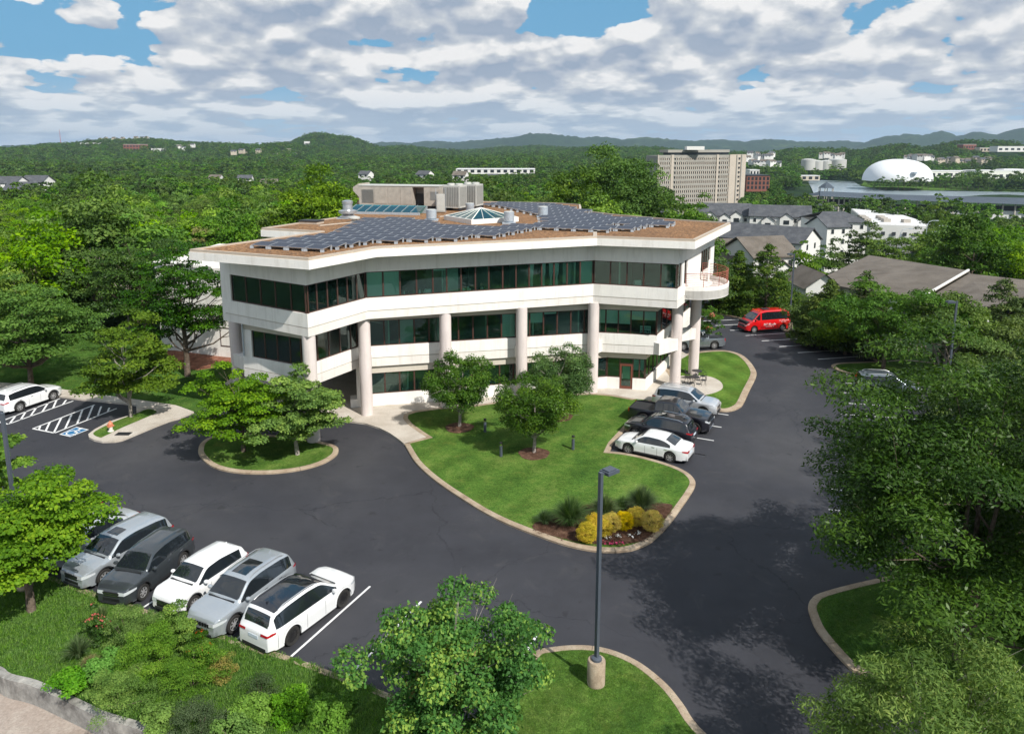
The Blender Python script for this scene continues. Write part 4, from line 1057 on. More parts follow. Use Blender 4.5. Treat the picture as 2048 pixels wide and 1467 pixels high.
# pyramid skylight
def pyramid():
    a, b, c, d = [rv(*p) for p in ((905, 437), (943, 449), (1052, 442), (1000, 428))]
    cen_ = (a + c) / 2; ang = math.atan2((c - b).y, (c - b).x); L = (c - b).length * .86; Wd = 5.2
    uu = Vector((math.cos(ang), math.sin(ang))); vv = Vector((-uu.y, uu.x)); cen_ = b + uu * L / 2 + vv * Wd / 2
    t = empty('pyramid_skylight', (cen_.x, cen_.y, 12.8), ang, 'glass pyramid skylight with white ribs on a white curb in the middle of the roof', 'skylight')
    hx, hy_ = L / 2, Wd / 2; top = Vector((0, 0, 1.2)); h0 = .42
    MB().box((-hx, -hy_, 0), (hx, -hy_ + .3, h0)).box((-hx, hy_ - .3, 0), (hx, hy_, h0)).box((-hx, -hy_ + .3, 0), (-hx + .3, hy_ - .3, h0)).box((hx - .3, -hy_ + .3, 0), (hx, hy_ - .3, h0)).build('curb', M['stucco'], t)
    cs = [Vector((-hx + .15, -hy_ + .15, h0)), Vector((hx - .15, -hy_ + .15, h0)), Vector((hx - .15, hy_ - .15, h0)), Vector((-hx + .15, hy_ - .15, h0))]
    for i in range(4):
        p, q = cs[i], cs[(i + 1) % 4]
        for k in range(4):
            p1, q1 = p.lerp(q, k / 4), p.lerp(q, (k + 1) / 4)
            tri = [p1 + (top - p1) * 0, q1, top] 
            nrm = (q - p).cross(top - p).normalized() * .02
            MB().add([p1, q1, top, p1 - nrm, q1 - nrm, top - nrm], [(0, 1, 2), (5, 4, 3), (0, 3, 4, 1), (1, 4, 5, 2), (2, 5, 3, 0)]).build('pane', M['clear_glass'], t)
        for k in range(4):
            e = p.lerp(q, k / 4); MB().tube([e, top], 0.045 if k == 0 else .025, 5).build('rib', M['stucco'], t)
    MB().box((-hx + .3, -hy_ + .3, -.02), (hx - .3, hy_ - .3, .02)).build('well_floor', M['blind'], t)
pyramid()
# long low skylight in front of the air handler
t = rthing('ridge_skylight', (775, 427), -.22, 'long low sloping glass skylight in front of the big air handler', 'skylight')
MB().box((-3.9, -1.2, 0), (3.9, -1.08, .25)).box((-3.9, 1.08, 0), (3.9, 1.2, .75)).build('curb', M['galv'], t)
for k in range(8):
    x0 = -3.86 + k * .965; MB().add([(x0, -1.15, .27), (x0 + .93, -1.15, .27), (x0 + .93, 1.1, .78), (x0, 1.1, .78), (x0, -1.15, .24), (x0 + .93, -1.15, .24), (x0 + .93, 1.1, .75), (x0, 1.1, .75)], [(0, 1, 2, 3), (7, 6, 5, 4), (0, 4, 5, 1), (1, 5, 6, 2), (2, 6, 7, 3), (3, 7, 4, 0)]).build('pane', M['clear_glass'], t)
    MB().tube([(x0, -1.15, .29), (x0, 1.1, .80)], .04, 4).build('rib', M['alu'], t)
# air handler
ang = -.22
t = rthing('air_handler', (808, 415), ang, 'big beige rooftop air handling unit with louvred end and one side panel open', 'air handler')
Lh_, D_, H_ = 4.7, 1.5, 2.45
MB().box((-Lh_, -D_, .35), (Lh_ * .34, D_, H_)).box((Lh_ * .62, -D_, .35), (Lh_, D_, H_)).box((Lh_ * .34, -.2, .35), (Lh_ * .62, D_, H_)).box((Lh_ * .34, -D_, 2.35), (Lh_ * .62, -.2, H_)).build('casing', M['hvac'], t)
MB().box((-Lh_ + .1, -D_ + .1, 0), (Lh_ - .1, D_ - .1, .34)).build('base', M['dark'], t)
MB().box((-Lh_ - .03, -D_ - .05, H_ + .002), (Lh_ + .03, D_ + .05, H_ + .07)).build('lid', M['hvac_grey'], t)
MB().prism([(-Lh_ - .7, -D_), (-Lh_ - .004, -D_), (-Lh_ - .004, D_), (-Lh_ - .7, D_)], lambda x, y: 1.9 if x < -Lh_ - .3 else 1.2, lambda x, y: 2.3 if x < -Lh_ - .3 else 2.7).build('hood', M['hvac'], t)
for k in range(11): MB().box((-Lh_ + .35, -D_ - .06, .65 + k * .135), (-Lh_ + 1.75, -D_ - .003, 0.70 + k * .135)).build('louvre', M['fin'], t)
for x in (-2.8, -1.25, .2): MB().box((x, -D_ - .03, .5), (x + 1.4, -D_ - .003, 2.3)).build('access_panel', M['hvac'], t)
MB().box((Lh_ * .36, -.6, .5), (Lh_ * .6, -.21, 1.6)).build('blower', M['dark'], t)
MB().box((Lh_ * .78, -D_ - .03, 1.0), (Lh_ * .97, -D_ - .003, 1.9)).build('grille', M['fin'], t)
# tall grey cabinet
t = rthing('electrical_cabinet', (882, 425), 0, 'tall narrow grey electrical cabinet in front of the air handler', 'cabinet')
MB().box((-.42, -.25, .1), (.42, .25, 1.9)).build('cabinet', M['hvac_grey'], t); MB().box((-.34, -.275, .2), (.34, -.253, 1.8)).build('door', M['hvac_grey'], t)
MB().tube([(-.5, 0, 0), (-.5, 0, 2.5), (.5, 0, 2.5), (.5, 0, 0)], .03, 5).build('pipe', M['galv'], t)
# two condensers
for px, lab in (((911, 420), 'larger pale condenser unit with vertical fins right of the air handler'), ((944, 416), 'second pale condenser unit at the right end of the rooftop plant')):
    t = rthing('condenser_unit', px, -.35, lab, 'condenser', 'condensers on the roof')
    MB().box((-.95, -1.0, .3), (.95, 1.0, 2.65)).build('casing', M['hvac_grey'], t)
    for k in range(9): MB().box((-.85 + k * .2, -1.05, .5), (-.79 + k * .2, -1.003, 2.5)).build('fin', M['fin'], t)
    for k in range(7): MB().box((.953, -.85 + k * .26, .5), (.99, -.78 + k * .26, 2.5)).build('fin', M['fin'], t)
    for x in (-.48, .48): MB().lathe([(.42, 2.65), (.42, 2.82), (.35, 2.86)], (x, 0, 0), 16).build('fan_cowl', M['hvac_grey'], t, smooth=True)
    MB().box((-.95, -1.1, 0), (-.8, 1.1, .29)).box((.8, -1.1, 0), (.95, 1.1, .29)).build('rail', M['dark'], t)
# ------------------------------------------------------------------ vehicles
def interp(P, x):
    if x <= P[0][0]: return P[0][1]
    for (x0, z0), (x1, z1) in zip(P, P[1:]):
        if x <= x1: return z0 + (z1 - z0) * (x - x0) / max(1e-6, x1 - x0)
    return P[-1][1]
def smooth_prof(P):
    """rounds a polyline profile a little"""
    P = sorted(P); o_ = []
    for i, p in enumerate(P):
        if 0 < i < len(P) - 1:
            a, b = P[i - 1], P[i + 1]; r = .22
            o_ += [(p[0] + (a[0] - p[0]) * r, p[1] + (a[1] - p[1]) * r), (p[0] * .5 + (a[0] + b[0]) * .25 * 0 + .5 * p[0], p[1] * .90 + .10 * (a[1] + b[1]) / 2), (p[0] + (b[0] - p[0]) * r, p[1] + (b[1] - p[1]) * r)]
        else: o_.append(p)
    return o_
def make_wheel(r, w_, rimmat, parent, x, y, z, side, spokes=10):
    mb = MB(); pr = [(r * .66, -w_ / 2 + .02), (r * .93, -w_ / 2), (r, -w_ / 2 + .035), (r, w_ / 2 - .035), (r * .93, w_ / 2), (r * .66, w_ / 2 - .02), (r * .62, w_ / 2 - .05)]
    n = 28; vs = []; k = len(pr)
    for rr, yy in pr:
        for j in range(n): a = 2 * PI * j / n; vs.append((rr * math.cos(a), yy, rr * math.sin(a)))
    fs = [(i * n + (j + 1) % n, i * n + j, (i + 1) * n + j, (i + 1) * n + (j + 1) % n) for i in range(k - 1) for j in range(n)]
    fs.append(tuple(range(n))); fs.append(tuple((k - 1) * n + j for j in range(n - 1, -1, -1)))
    o_ = mb.add(vs, fs).build('wheel', M['rubber'], parent, smooth=True, sharp=30)
    o_.location = (x, y, z); 
    if side < 0: o_.rotation_euler = (0, 0, PI)
    rm = MB(); yo = w_ / 2 - .035; ri = r * .64
    ring = []
    for rr, yy in ((ri, yo - .03), (ri, yo), (ri * .9, yo), (ri * .88, yo - .05)):
        ring += [(rr * math.cos(2 * PI * j / n), yy, rr * math.sin(2 * PI * j / n)) for j in range(n)]
    rm.add(ring, [(i * n + (j + 1) % n, i * n + j, (i + 1) * n + j, (i + 1) * n + (j + 1) % n) for i in range(3) for j in range(n)])
    for s_ in range(spokes):
        a = 2 * PI * s_ / spokes; d = Vector((math.cos(a), 0, math.sin(a))); q = Vector((-d.z, 0, d.x))
        w0, w1 = .034, .020
        pts = [d * .05 + q * w0, d * ri * .92 + q * w1, d * ri * .92 - q * w1, d * .05 - q * w0]
        rm.add([p + Vector((0, yo - .012, 0)) for p in pts] + [p + Vector((0, yo - .05, 0)) for p in pts], [(0, 1, 2, 3), (7, 6, 5, 4), (0, 4, 5, 1), (1, 5, 6, 2), (2, 6, 7, 3), (3, 7, 4, 0)])
    rm.add([(.07 * math.cos(2 * PI * j / 10), yo - .004, .07 * math.sin(2 * PI * j / 10)) for j in range(10)], [tuple(range(9, -1, -1))])
    rm.build('rim', rimmat, o_, smooth=True, sharp=30)
    bk = MB().add([(ri * .9 * math.cos(2 * PI * j / 16), yo - .06, ri * .9 * math.sin(2 * PI * j / 16)) for j in range(16)], [tuple(range(15, -1, -1))])
    bk.build('brake_disc', M['dark'], o_)

SUV = [(-.5, .50), (-.498, .93), (-.475, 1.02), (-.43, 1.48), (-.40, 1.60), (-.30, 1.66), (-.06, 1.70), (.085, 1.63), (.245, 1.12), (.27, 1.08), (.40, 1.02), (.455, .96), (.482, .88), (.495, .78), (.5, .55)]
HATCH = [(-.5, .50), (-.497, .86), (-.47, 1.0), (-.42, 1.36), (-.36, 1.46), (-.1, 1.55), (.08, 1.50), (.245, 1.05), (.27, 1.0), (.40, .95), (.455, .89), (.482, .81), (.495, .70), (.5, .5)]
SEDAN = [(-.5, .48), (-.497, .88), (-.47, .98), (-.35, 1.06), (-.335, 1.07), (-.20, 1.36), (-.12, 1.43), (.02, 1.46), (.10, 1.42), (.245, .98), (.27, .93), (.40, .85), (.455, .79), (.482, .72), (.495, .62), (.5, .45)]
PICK = [(-.5, .60), (-.499, 1.12), (-.24, 1.14), (-.17, 1.16), (-.155, 1.78), (-.13, 1.85), (.0, 1.90), (.09, 1.84), (.19, 1.32), (.21, 1.27), (.40, 1.20), (.47, 1.12), (.493, .95), (.5, .55)]
VAN = [(-.5, .5), (-.499, 1.3), (-.495, 2.0), (-.47, 2.26), (-.40, 2.34), (.05, 2.36), (.17, 2.26), (.22, 2.12), (.365, 1.32), (.385, 1.26), (.46, 1.02), (.49, .85), (.5, .5)]

def make_car(name, label, cat, px, headpx=None, heading=None, L=4.7, W=1.88, H=1.70, wb=2.75, fo=.92, prof=SUV, belt=.98, paint=None, paint2=None, wr=.36, rim='rim', wins=None,
             rails=False, sunroof=None, blackroof=False, bed=None, group=None, head=True, place=None, grille='dark', handles=True, cladding=True, tail='tail', spokes=7, ride=.22, panel=None):
    mt = M[paint]
    # place: ('w', frontwheelpx, rearwheelpx, side) or ('f', frontwheelpx, heading vector, side)
    if place[0] == 'w': f = V2(G(*place[1])); r_ = V2(G(*place[2])); hd = (f - r_).normalized()
    else: f = V2(G(*place[1])) if place[0] == 'f' else None; hd = Vector(place[2]).normalized()
    lft = Vector((-hd.y, hd.x)); side = place[3]              # side whose wheels were measured: +1 left, -1 right
    if place[0] == 'c': c = Vector(place[1])
    else: c = f - hd * (L / 2 - fo) - lft * side * (W / 2 - .06)
    t = empty(name, (c.x, c.y, 0), math.atan2(hd.y, hd.x), label, cat, group)
    hk = H / max(z for _, z in prof)
    ZT = smooth_prof([(x * L, z * hk if z > .7 else z) for x, z in prof])
    xf, xr = L / 2 - fo, L / 2 - fo - wb
    bz = belt
    def wf(x):
        e = (abs(x) - (L / 2 - .85)) / .85
        return 1 - ((.27 if x > 0 else .20) * e ** 2.6 if e > 0 else 0)
    def zbelt(x): return bz + .05 * (0.5 - x / L)
    ra = wr + .07
    def zlow(x):
        z = ride + (.05 if abs(x) > L / 2 - .3 else 0)
        for xw in (xf, xr):
            d = abs(x - xw)
            if d < ra: z = max(z, wr + math.sqrt(ra * ra - d * d))
        return z
    def sec(x):
        zt = interp(ZT, x); w_ = W / 2 * wf(x); zl = zlow(x); zs = min(zbelt(x), zt - .035); zl = min(zl, zs - .08)
        cab = max(0., zt - zs - .05)
        if bed and bed[0] < x < bed[1]:
            zf = bed[2]; y = w_ * .94
            return [(w_ * .93, zl), (w_ * .985, zl + .04), (w_, (zl + zs) / 2), (w_ * .985, zs - .05), (w_ * .965, zt - .01), (w_ * .90, zt), (w_ * .87, zf), (w_ * .5, zf), (0, zf)]
        tum = .34 if prof is not VAN else .13
        yt = w_ * .955 - min(cab, .62) * tum if cab > .12 else w_ * .90 - cab * .3
        e = min(.055, cab * .5 + .01)
        return [(w_ * .93, zl), (w_ * .985, min(zl + .04, zs - .05)), (w_, zl * .45 + zs * .55), (w_ * .99, zs - .05), (w_ * .965, zs), (yt, zt - e - .01), (yt - .07, zt - .008), (yt * .5, zt + .012), (0, zt + .02)]
    xs = set(np.linspace(-L / 2, L / 2, 46).tolist())
    for xw in (xf, xr):
        for k in range(-8, 9): xs.add(xw + ra * math.sin(k / 8 * PI / 2))
        xs.add(xw - ra - .004); xs.add(xw + ra + .004)
    for x, _ in ZT: xs.add(x)
    if bed:
        for x in (bed[0] - .004, bed[0] + .004, bed[1] - .004, bed[1] + .004): xs.add(x)
    xs = sorted(x for x in xs if -L / 2 <= x <= L / 2)
    q = [xs[0]]
    for x in xs[1:]:
        if x - q[-1] > .003: q.append(x)
    xs = q
    vs = []; n = 17
    for x in xs:
        s_ = sec(x)
        vs += [(x, y, z) for y, z in s_] + [(x, -y, z) for y, z in s_[-2::-1]]
    fs = []
    for i in range(len(xs) - 1):
        for j in range(n - 1): fs.append((i * n + j, (i + 1) * n + j, (i + 1) * n + j + 1, i * n + j + 1))
    fs.append(tuple(range(n))); fs.append(tuple((len(xs) - 1) * n + j for j in range(n - 1, -1, -1)))
    MB().add(vs, fs).build('body', mt, t, smooth=True, sharp=42)
    MB().box((-L / 2 + .1, -W / 2 + .27, ride - .02), (L / 2 - .12, W / 2 - .27, bz - .12)).box((-L / 2 + .06, -W / 2 * .78, ride), (xr - ra - .02, W / 2 * .78, bz - .3)).box((xf + ra + .02, -W / 2 * .74, ride), (L / 2 - .08, W / 2 * .74, .6)).build('underbody_light_block', M['dark'], t)  # dark box added in the hollow body to block light behind the wheels
    # strips lying on the top surface between two stations
    def top_patch(x0, x1, y0, y1, off, name_, mat_, nx=8, par=t, taper=0.):
        V_ = []; ny = 8
        for i in range(nx + 1):
            x = x0 + (x1 - x0) * i / nx; s_ = sec(x); ye = s_[6][0]; sl_ = (interp(ZT, x + .02) - interp(ZT, x - .02)) / .04
            nrm = Vector((-sl_, 0, 1)).normalized()
            for j in range(ny + 1):
                u_ = y0 + (y1 - y0) * j / ny; y = u_ * (ye - .01); ay = abs(y)
                z = s_[8][1] + (s_[7][1] - s_[8][1]) * min(1, ay / max(1e-4, s_[7][0])) if ay < s_[7][0] else s_[7][1] + (s_[6][1] - s_[7][1]) * (ay - s_[7][0]) / max(1e-4, ye - s_[7][0])
                V_.append(Vector((x, y, z)) + nrm * off)
        F_ = [(i * (ny + 1) + j, (i + 1) * (ny + 1) + j, (i + 1) * (ny + 1) + j + 1, i * (ny + 1) + j + 1) for i in range(nx) for j in range(ny)]
        return MB().add(V_, F_).build(name_, mat_, par, smooth=True)
    def side_patch(x0, x1, sd, off, name_, mat_, lo=.03, hi=.03, nx=10, t0=None, t1=None, par=t):
        V_ = []
        for i in range(nx + 1):
            x = x0 + (x1 - x0) * i / nx; s_ = sec(x); a, b = s_[4], s_[5]; hgt = b[1] - a[1]
            l_ = min(lo, hgt * .3); h_ = min(hi, hgt * .3)
            for z in (a[1] + l_, b[1] - h_):
                f_ = (z - a[1]) / max(1e-4, hgt); V_.append((x, sd * (a[0] + (b[0] - a[0]) * f_ + off), z))
        F_ = [(2 * i, 2 * i + 2, 2 * i + 3, 2 * i + 1) if sd < 0 else (2 * i, 2 * i + 1, 2 * i + 3, 2 * i + 2) for i in range(nx)]
        return MB().add(V_, F_).build(name_, mat_, par, smooth=True)
    P_ = [(x * L, z) for x, z in prof]
    # windscreen between cowl and roof front; rear window likewise
    zs_ = sorted(P_); xi = max(range(len(P_)), key=lambda i: P_[i][1])
    if prof is SUV: ws = (.09, .24); rw_ = (-.467, -.42)
    elif prof is HATCH: ws = (.09, .24); rw_ = (-.46, -.40)
    elif prof is SEDAN: ws = (.105, .24); rw_ = (-.33, -.195)
    elif prof is PICK: ws = (.092, .187); rw_ = None
    else: ws = (.225, .362); rw_ = None
    top_patch(ws[0] * L + .02, ws[1] * L - .02, -1, 1, .012, 'windscreen', M['car_glass'])
    if rw_: top_patch(rw_[0] * L + .01, rw_[1] * L - .01, -.93, .93, .012, 'rear_window', M['car_glass'])
    if blackroof:
        top_patch(-.40 * L, ws[0] * L, -1.03, 1.03, .008, 'roof', M['black_paint'], nx=16)
    for sd in (1, -1):
        if wins and prof is not PICK and prof is not VAN: side_patch(min(w_[0] for w_ in wins) * L - .03, max(w_[1] for w_ in wins) * L + .02, sd, .004, 'window_trim', M['black_paint'], nx=22)
        for (a, b) in (wins or []): side_patch(a * L, b * L, sd, .008, 'side_window', M['car_glass'])
        # door shut lines
        if prof is not VAN or True:
            for xx in ([w_[0] * L + .0 for w_ in (wins or [])][:3]):
                s_ = sec(xx); V_ = []
                for z in np.linspace(max(zlow(xx), ride) + .08, s_[4][1] - .01, 6):
                    yy = float(np.interp(z, [s_[0][1], s_[1][1], s_[2][1], s_[3][1], s_[4][1]], [s_[0][0], s_[1][0], s_[2][0], s_[3][0], s_[4][0]]))
                    V_ += [(xx - .007, sd * (yy + .003), z), (xx + .007, sd * (yy + .003), z)]
                if zlow(xx) < .5:
                    F_ = [(2 * i, 2 * i + 1, 2 * i + 3, 2 * i + 2) for i in range(5)]; MB().add(V_, F_ if sd < 0 else [f_[::-1] for f_ in F_]).build('door_seam', M['dark'], t)
        if handles:
            for w_ in (wins or [])[1:3]:
                xx = w_[0] * L + .16; s_ = sec(xx); MB().box((xx, sd * (s_[3][0] - .0) - .015, s_[3][1] - .09), (xx + .19, sd * (s_[3][0] + .0) + .015, s_[3][1] - .055)).build('door_handle', M['chrome'] if not blackroof else mt, t)
        # mirror
        xm = ws[1] * L - .34; s_ = sec(xm)
        mb = MB(); Mx = Matrix.Translation((xm, sd * (s_[4][0] + .13), s_[4][1] + .11))
        pts = []
        for a in np.linspace(0, 2 * PI, 10, endpoint=False): pts.append(a)
        vs2 = []; 
        for (xx, sc) in ((-.05, .8), (.0, 1.), (.07, .75), (.10, .3)):
            vs2 += [Mx @ Vector((xx, sc * .125 * math.cos(a), sc * .085 * math.sin(a))) for a in pts]
        f2 = [(i * 10 + j, i * 10 + (j + 1) % 10, (i + 1) * 10 + (j + 1) % 10, (i + 1) * 10 + j) for i in range(3) for j in range(10)] + [tuple(range(9, -1, -1)), tuple(30 + j for j in range(10))]
        mb.add(vs2, f2); mb.tube([(xm + .02, sd * (s_[4][0] - .03), s_[4][1] + .04), (xm + .02, sd * (s_[4][0] + .09), s_[4][1] + .08)], .025, 6)
        mb.build('door_mirror', mt, t, smooth=True)
        # lamps wrap round the corners
        def lamp(end, z0, z1, back, inner_, name_, mat_):
            V_ = []; path = []
            xe = L / 2 * end
            yc = wf(xe) * W / 2
            zc_ = (z0 + z1) / 2
            for k in range(3): path.append((xe + end * .012, yc * (inner_ + (1 - inner_) * k / 2) - .005))
            for k in range(1, 7):
                x = xe - end * back * (k / 6) ** 1.2; path.append((x, wf(x) * W / 2 * .995 + .012))
            m_ = len(path)
            for k, (x, y) in enumerate(path):
                g_ = k / (m_ - 1); hh = (z1 - z0) * (1 - .55 * g_ ** 2) / 2; zz = zc_ + (.07 * g_ if end > 0 else .03 * g_)
                zt = interp(ZT, min(max(x, -L / 2 + .06), L / 2 - .06)) - .02
                V_ += [(x, sd * y, min(zz - hh, zt - .05)), (x - end * .02, sd * y * .995, min(zz + hh, zt))]
            F_ = [(2 * i, 2 * i + 2, 2 * i + 3, 2 * i + 1) for i in range(m_ - 1)]
            if sd * end < 0: F_ = [f_[::-1] for f_ in F_]
            return MB().add(V_, F_).build(name_, M[mat_], t, smooth=True)
        if prof is VAN: lamp(1, .82, 1.0, .35, .7, 'headlight', 'head')
        elif prof is PICK: lamp(1, .82, 1.02, .25, .62, 'headlight', 'head'); lamp(-1, .72, 1.08, .12, .88, 'taillight', tail)
        else: lamp(1, bz - .36, bz - .20, .50, .55, 'headlight', 'head'); lamp(-1, bz - .14, bz + .0, .32, .55, 'taillight', tail)
        for xw in (xf, xr):
            make_wheel(wr, .23, M[rim], t, xw, sd * (W / 2 - .125), wr, sd, spokes)
            if cladding:
                V_ = []
                for k in range(17):
                    a = PI * k / 16
                    for rr in (ra + .002, ra + .055):
                        V_.append((xw + rr * math.cos(a), sd * (W / 2 * wf(xw) + .006 - (.012 if rr > ra + .01 else 0)), wr + rr * math.sin(a)))
                F_ = [(2 * i, 2 * i + 1, 2 * i + 3, 2 * i + 2) for i in range(16)]
                if sd > 0: F_ = [f_[::-1] for f_ in F_]
                MB().add(V_, F_).build('wheel_arch_trim', M['dark'] if cladding is True else M[cladding], t, smooth=True)
        if rails:
            pts = []; x0, x1 = -.36 * L, .06 * L
            for k in range(9):
                x = x0 + (x1 - x0) * k / 8; s_ = sec(x); pts.append((x, sd * (s_[6][0] + .0), s_[6][1] + (.055 if 0 < k < 8 else .0)))
            MB().tube(pts, .02, 6).build('roof_rail', M['chrome'] if rails == 'chrome' else M['alu'] if rails != 'black' else M['dark'], t, smooth=True)
        # sill
        MB().box((xr + ra + .03, sd * (W / 2 - .06) - .03, ride - .03), (xf - ra - .03, sd * (W / 2 - .06) + .05, ride + .10)).build('sill', M['dark'], t)
    yc = wf(L / 2) * W / 2
    gz = (bz - .44, bz - .25) if prof not in (VAN,) else (.62, .80)
    if grille == 'slots':
        for k in range(7):
            y = -.42 + k * .14; MB().box((L / 2 - .03, y - .045, bz - .40), (L / 2 + .012, y + .045, bz - .25)).build('grille_slot', M['black'], t)
    else:
        V_ = [(L / 2 + .015, -yc * .56, gz[0]), (L / 2 + .015, yc * .56, gz[0]), (L / 2 + .006, yc * .62, gz[1]), (L / 2 + .006, -yc * .62, gz[1])]
        V_ += [(x - .04, y, z) for x, y, z in V_]
        MB().add(V_, [(0, 1, 2, 3), (7, 6, 5, 4), (0, 4, 5, 1), (1, 5, 6, 2), (2, 6, 7, 3), (3, 7, 4, 0)]).build('grille', M['black'], t)
        for k in range(2 if grille == 'dark' else 4):
            z = gz[0] + (gz[1] - gz[0]) * (k + .6) / (2.2 if grille == 'dark' else 4.4); MB().box((L / 2 + .016, -yc * .55, z), (L / 2 + .024, yc * .55, z + .018)).build('grille_bar', M['chrome'], t)
    MB().box((L / 2 - .04, -yc * .8, ride + .02), (L / 2 + .015, yc * .8, ride + (.20 if bed else .13))).build('front_bumper', M['chrome'] if bed and paint == 'p_black' else M['dark'], t)
    MB().box((-L / 2 - (.03 if bed else .012), -yc * .9, ride + .03), (-L / 2 + .05, yc * .9, ride + (.22 if bed else .16))).build('rear_bumper', M['chrome'] if bed else M['dark'], t)
    if not bed and prof is not VAN: MB().box((L / 2 - .03, -yc * .62, ride + .15), (L / 2 + .010, yc * .62, ride + .29)).build('lower_grille', M['black'], t)
    if not bed and prof is not VAN: MB().box((ws[1] * L + .04, -W * .36, interp(ZT, ws[1] * L + .05) - .02), (ws[1] * L + .12, W * .36, interp(ZT, ws[1] * L + .08) + .022)).build('wiper_cowl', M['black'], t)
    MB().box((-L / 2 - .012, -.26, bz - .34), (-L / 2 + .0, .26, bz - .20)).build('number_plate', M['plate'], t)
    if sunroof:
        a, b, hw = sunroof; o_ = top_patch(a * L, b * L, -hw, hw, .010, 'sunroof', M['car_glass'])
    if prof is not VAN and not bed:
        x = -.33 * L; s_ = sec(x); MB().add([(x - .12, -.02, s_[8][1]), (x - .12, .02, s_[8][1]), (x + .05, 0, s_[8][1]), (x - .13, 0, s_[8][1] + .09)], [(0, 2, 3), (1, 3, 2), (0, 3, 1), (0, 1, 2)]).build('antenna_fin', mt if not blackroof else M['black_paint'], t)
    return t, sec

M['black_paint'] = m_paint('gloss_black_paint', (.010, .012, .018), 0, .12)
for n_, c_, me_ in (('p_white', (.78, .79, .80), 0), ('p_silver', (.42, .46, .50), .45), ('p_silver2', (.58, .60, .63), .4), ('p_dgrey', (.055, .064, .072), .4), ('p_black', (.010, .010, .016), 0), ('p_navy', (.014, .022, .036), .2),
                    ('p_grey', (.16, .19, .22), .5), ('p_steel', (.20, .225, .25), .5), ('p_red', (.62, .008, .010), 0), ('p_maroon', (.10, .012, .02), .2)): M[n_] = m_paint(n_, c_, me_)
WS = [(.082, .215), (-.115, .075), (-.30, -.122), (-.405, -.307)]
WSS = [(.075, .215), (-.12, .065), (-.285, -.135)]
dk = -dl   # facing the kerb at the near bays
def kb_heading(k=0): return (dk.x, dk.y)
front_grp = 'cars parked nose to the near kerb'
make_car('parked_car', 'white three row SUV with gloss black roof, reversed into the near row, black wheels', 'SUV', None, place=('w', (687, 1212), (587, 1287), -1), L=5.05, W=1.98, H=1.77, wb=2.92, fo=1.0, belt=1.03, paint='p_white', wr=.39, rim='rim_black', wins=[(.085, .225), (-.12, .083), (-.42, -.122)], rails=True, sunroof=(-.14, .07, .7), blackroof=True, spokes=12, cladding='p_white', group='cars in the near row')
make_car('parked_car', 'silver SUV with seven slot grille and big sunroof, beside the white SUV with black roof', 'SUV', None, place=('f', (470, 1264), kb_heading(), 1), L=4.82, W=1.94, H=1.76, wb=2.91, fo=.90, belt=1.04, paint='p_silver', wr=.38, wins=WS, rails=True, sunroof=(-.17, .05, .62), grille='slots', group='cars in the near row')
make_car('parked_car', 'small white crossover with dark wheel arch trim between the silver SUV and the charcoal SUV', 'SUV', None, place=('f', (389.5, 1219), kb_heading(), 1), L=4.2, W=1.80, H=1.56, wb=2.6, fo=.84, prof=HATCH, belt=.92, paint='p_white', wr=.33, wins=WSS + [(-.36, -.30)], group='cars in the near row')
make_car('parked_car', 'charcoal grey SUV with plain roof, nose to the kerb in the near row', 'SUV', None, place=('w', (288, 1198), (369, 1131), 1), L=4.65, W=1.84, H=1.70, wb=2.70, fo=.90, belt=1.02, paint='p_dgrey', wr=.36, wins=WS, group='cars in the near row')
make_car('parked_car', 'silver blue SUV with small sunroof, half under the maple, left of the charcoal SUV', 'SUV', None, place=('f', (211, 1168), kb_heading(), 1), L=4.95, W=1.93, H=1.73, wb=2.85, fo=.95, belt=1.02, paint='p_silver', wr=.375, wins=WS, sunroof=(-.04, .065, .55), group='cars in the near row')
fw = V2(G(211, 1168)); kd2 = (V2(G(197, 1186)) - V2(G(116, 1162))).normalized(); cen5 = fw - dk * 1.6
make_car('parked_car', 'silver sedan mostly hidden behind the maple, only its pale roof showing', 'sedan', None, place=('c', tuple(cen5 - kd2 * 3.6 + dk * (-.5)), kb_heading(), 1), L=4.85, W=1.83, H=1.46, wb=2.8, prof=SEDAN, belt=.90, paint='p_silver2', wr=.33, wins=[(.07, .20), (-.10, .06), (-.26, -.11)], group='cars in the near row')
make_car('parked_car', 'dark navy SUV at the left end of the near row behind the maple', 'SUV', None, place=('c', tuple(cen5 - kd2 * 6.4 - dk * .6), kb_heading(), 1), L=4.75, W=1.88, H=1.70, wb=2.75, paint='p_navy', belt=1.02, wins=WS, group='cars in the near row')
make_car('parked_car', 'white SUV alone in the left bays beside the hatched access aisle', 'SUV', None, place=('w', (107.5, 800), (43.6, 822), -1), L=4.77, W=1.89, H=1.68, wb=2.76, fo=.92, belt=1.0, paint='p_white', wr=.37, wins=WS, rails=True)
make_car('parked_car', 'white four door sedan nearest the lawn corner in the middle row', 'sedan', None, place=('w', (1255.8, 907), (1343.5, 925.5), 1), L=4.86, W=1.83, H=1.47, wb=2.78, fo=.98, prof=SEDAN, belt=.90, paint='p_white', wr=.34, wins=[(.065, .20), (-.10, .055), (-.265, -.11)], cladding=False)
sh = (V2(G(1255.8, 907)) - V2(G(1343.5, 925.5))).normalized(); sn = Vector((sh.y, -sh.x)); sn = sn if sn.y > 0 else -sn
c9 = V2(G(1255.8, 907)) - sh * (4.86 / 2 - .98) + sn * (.86)
c10 = V2(G(1380, 897)) + sh * 2.35 + sn * .93
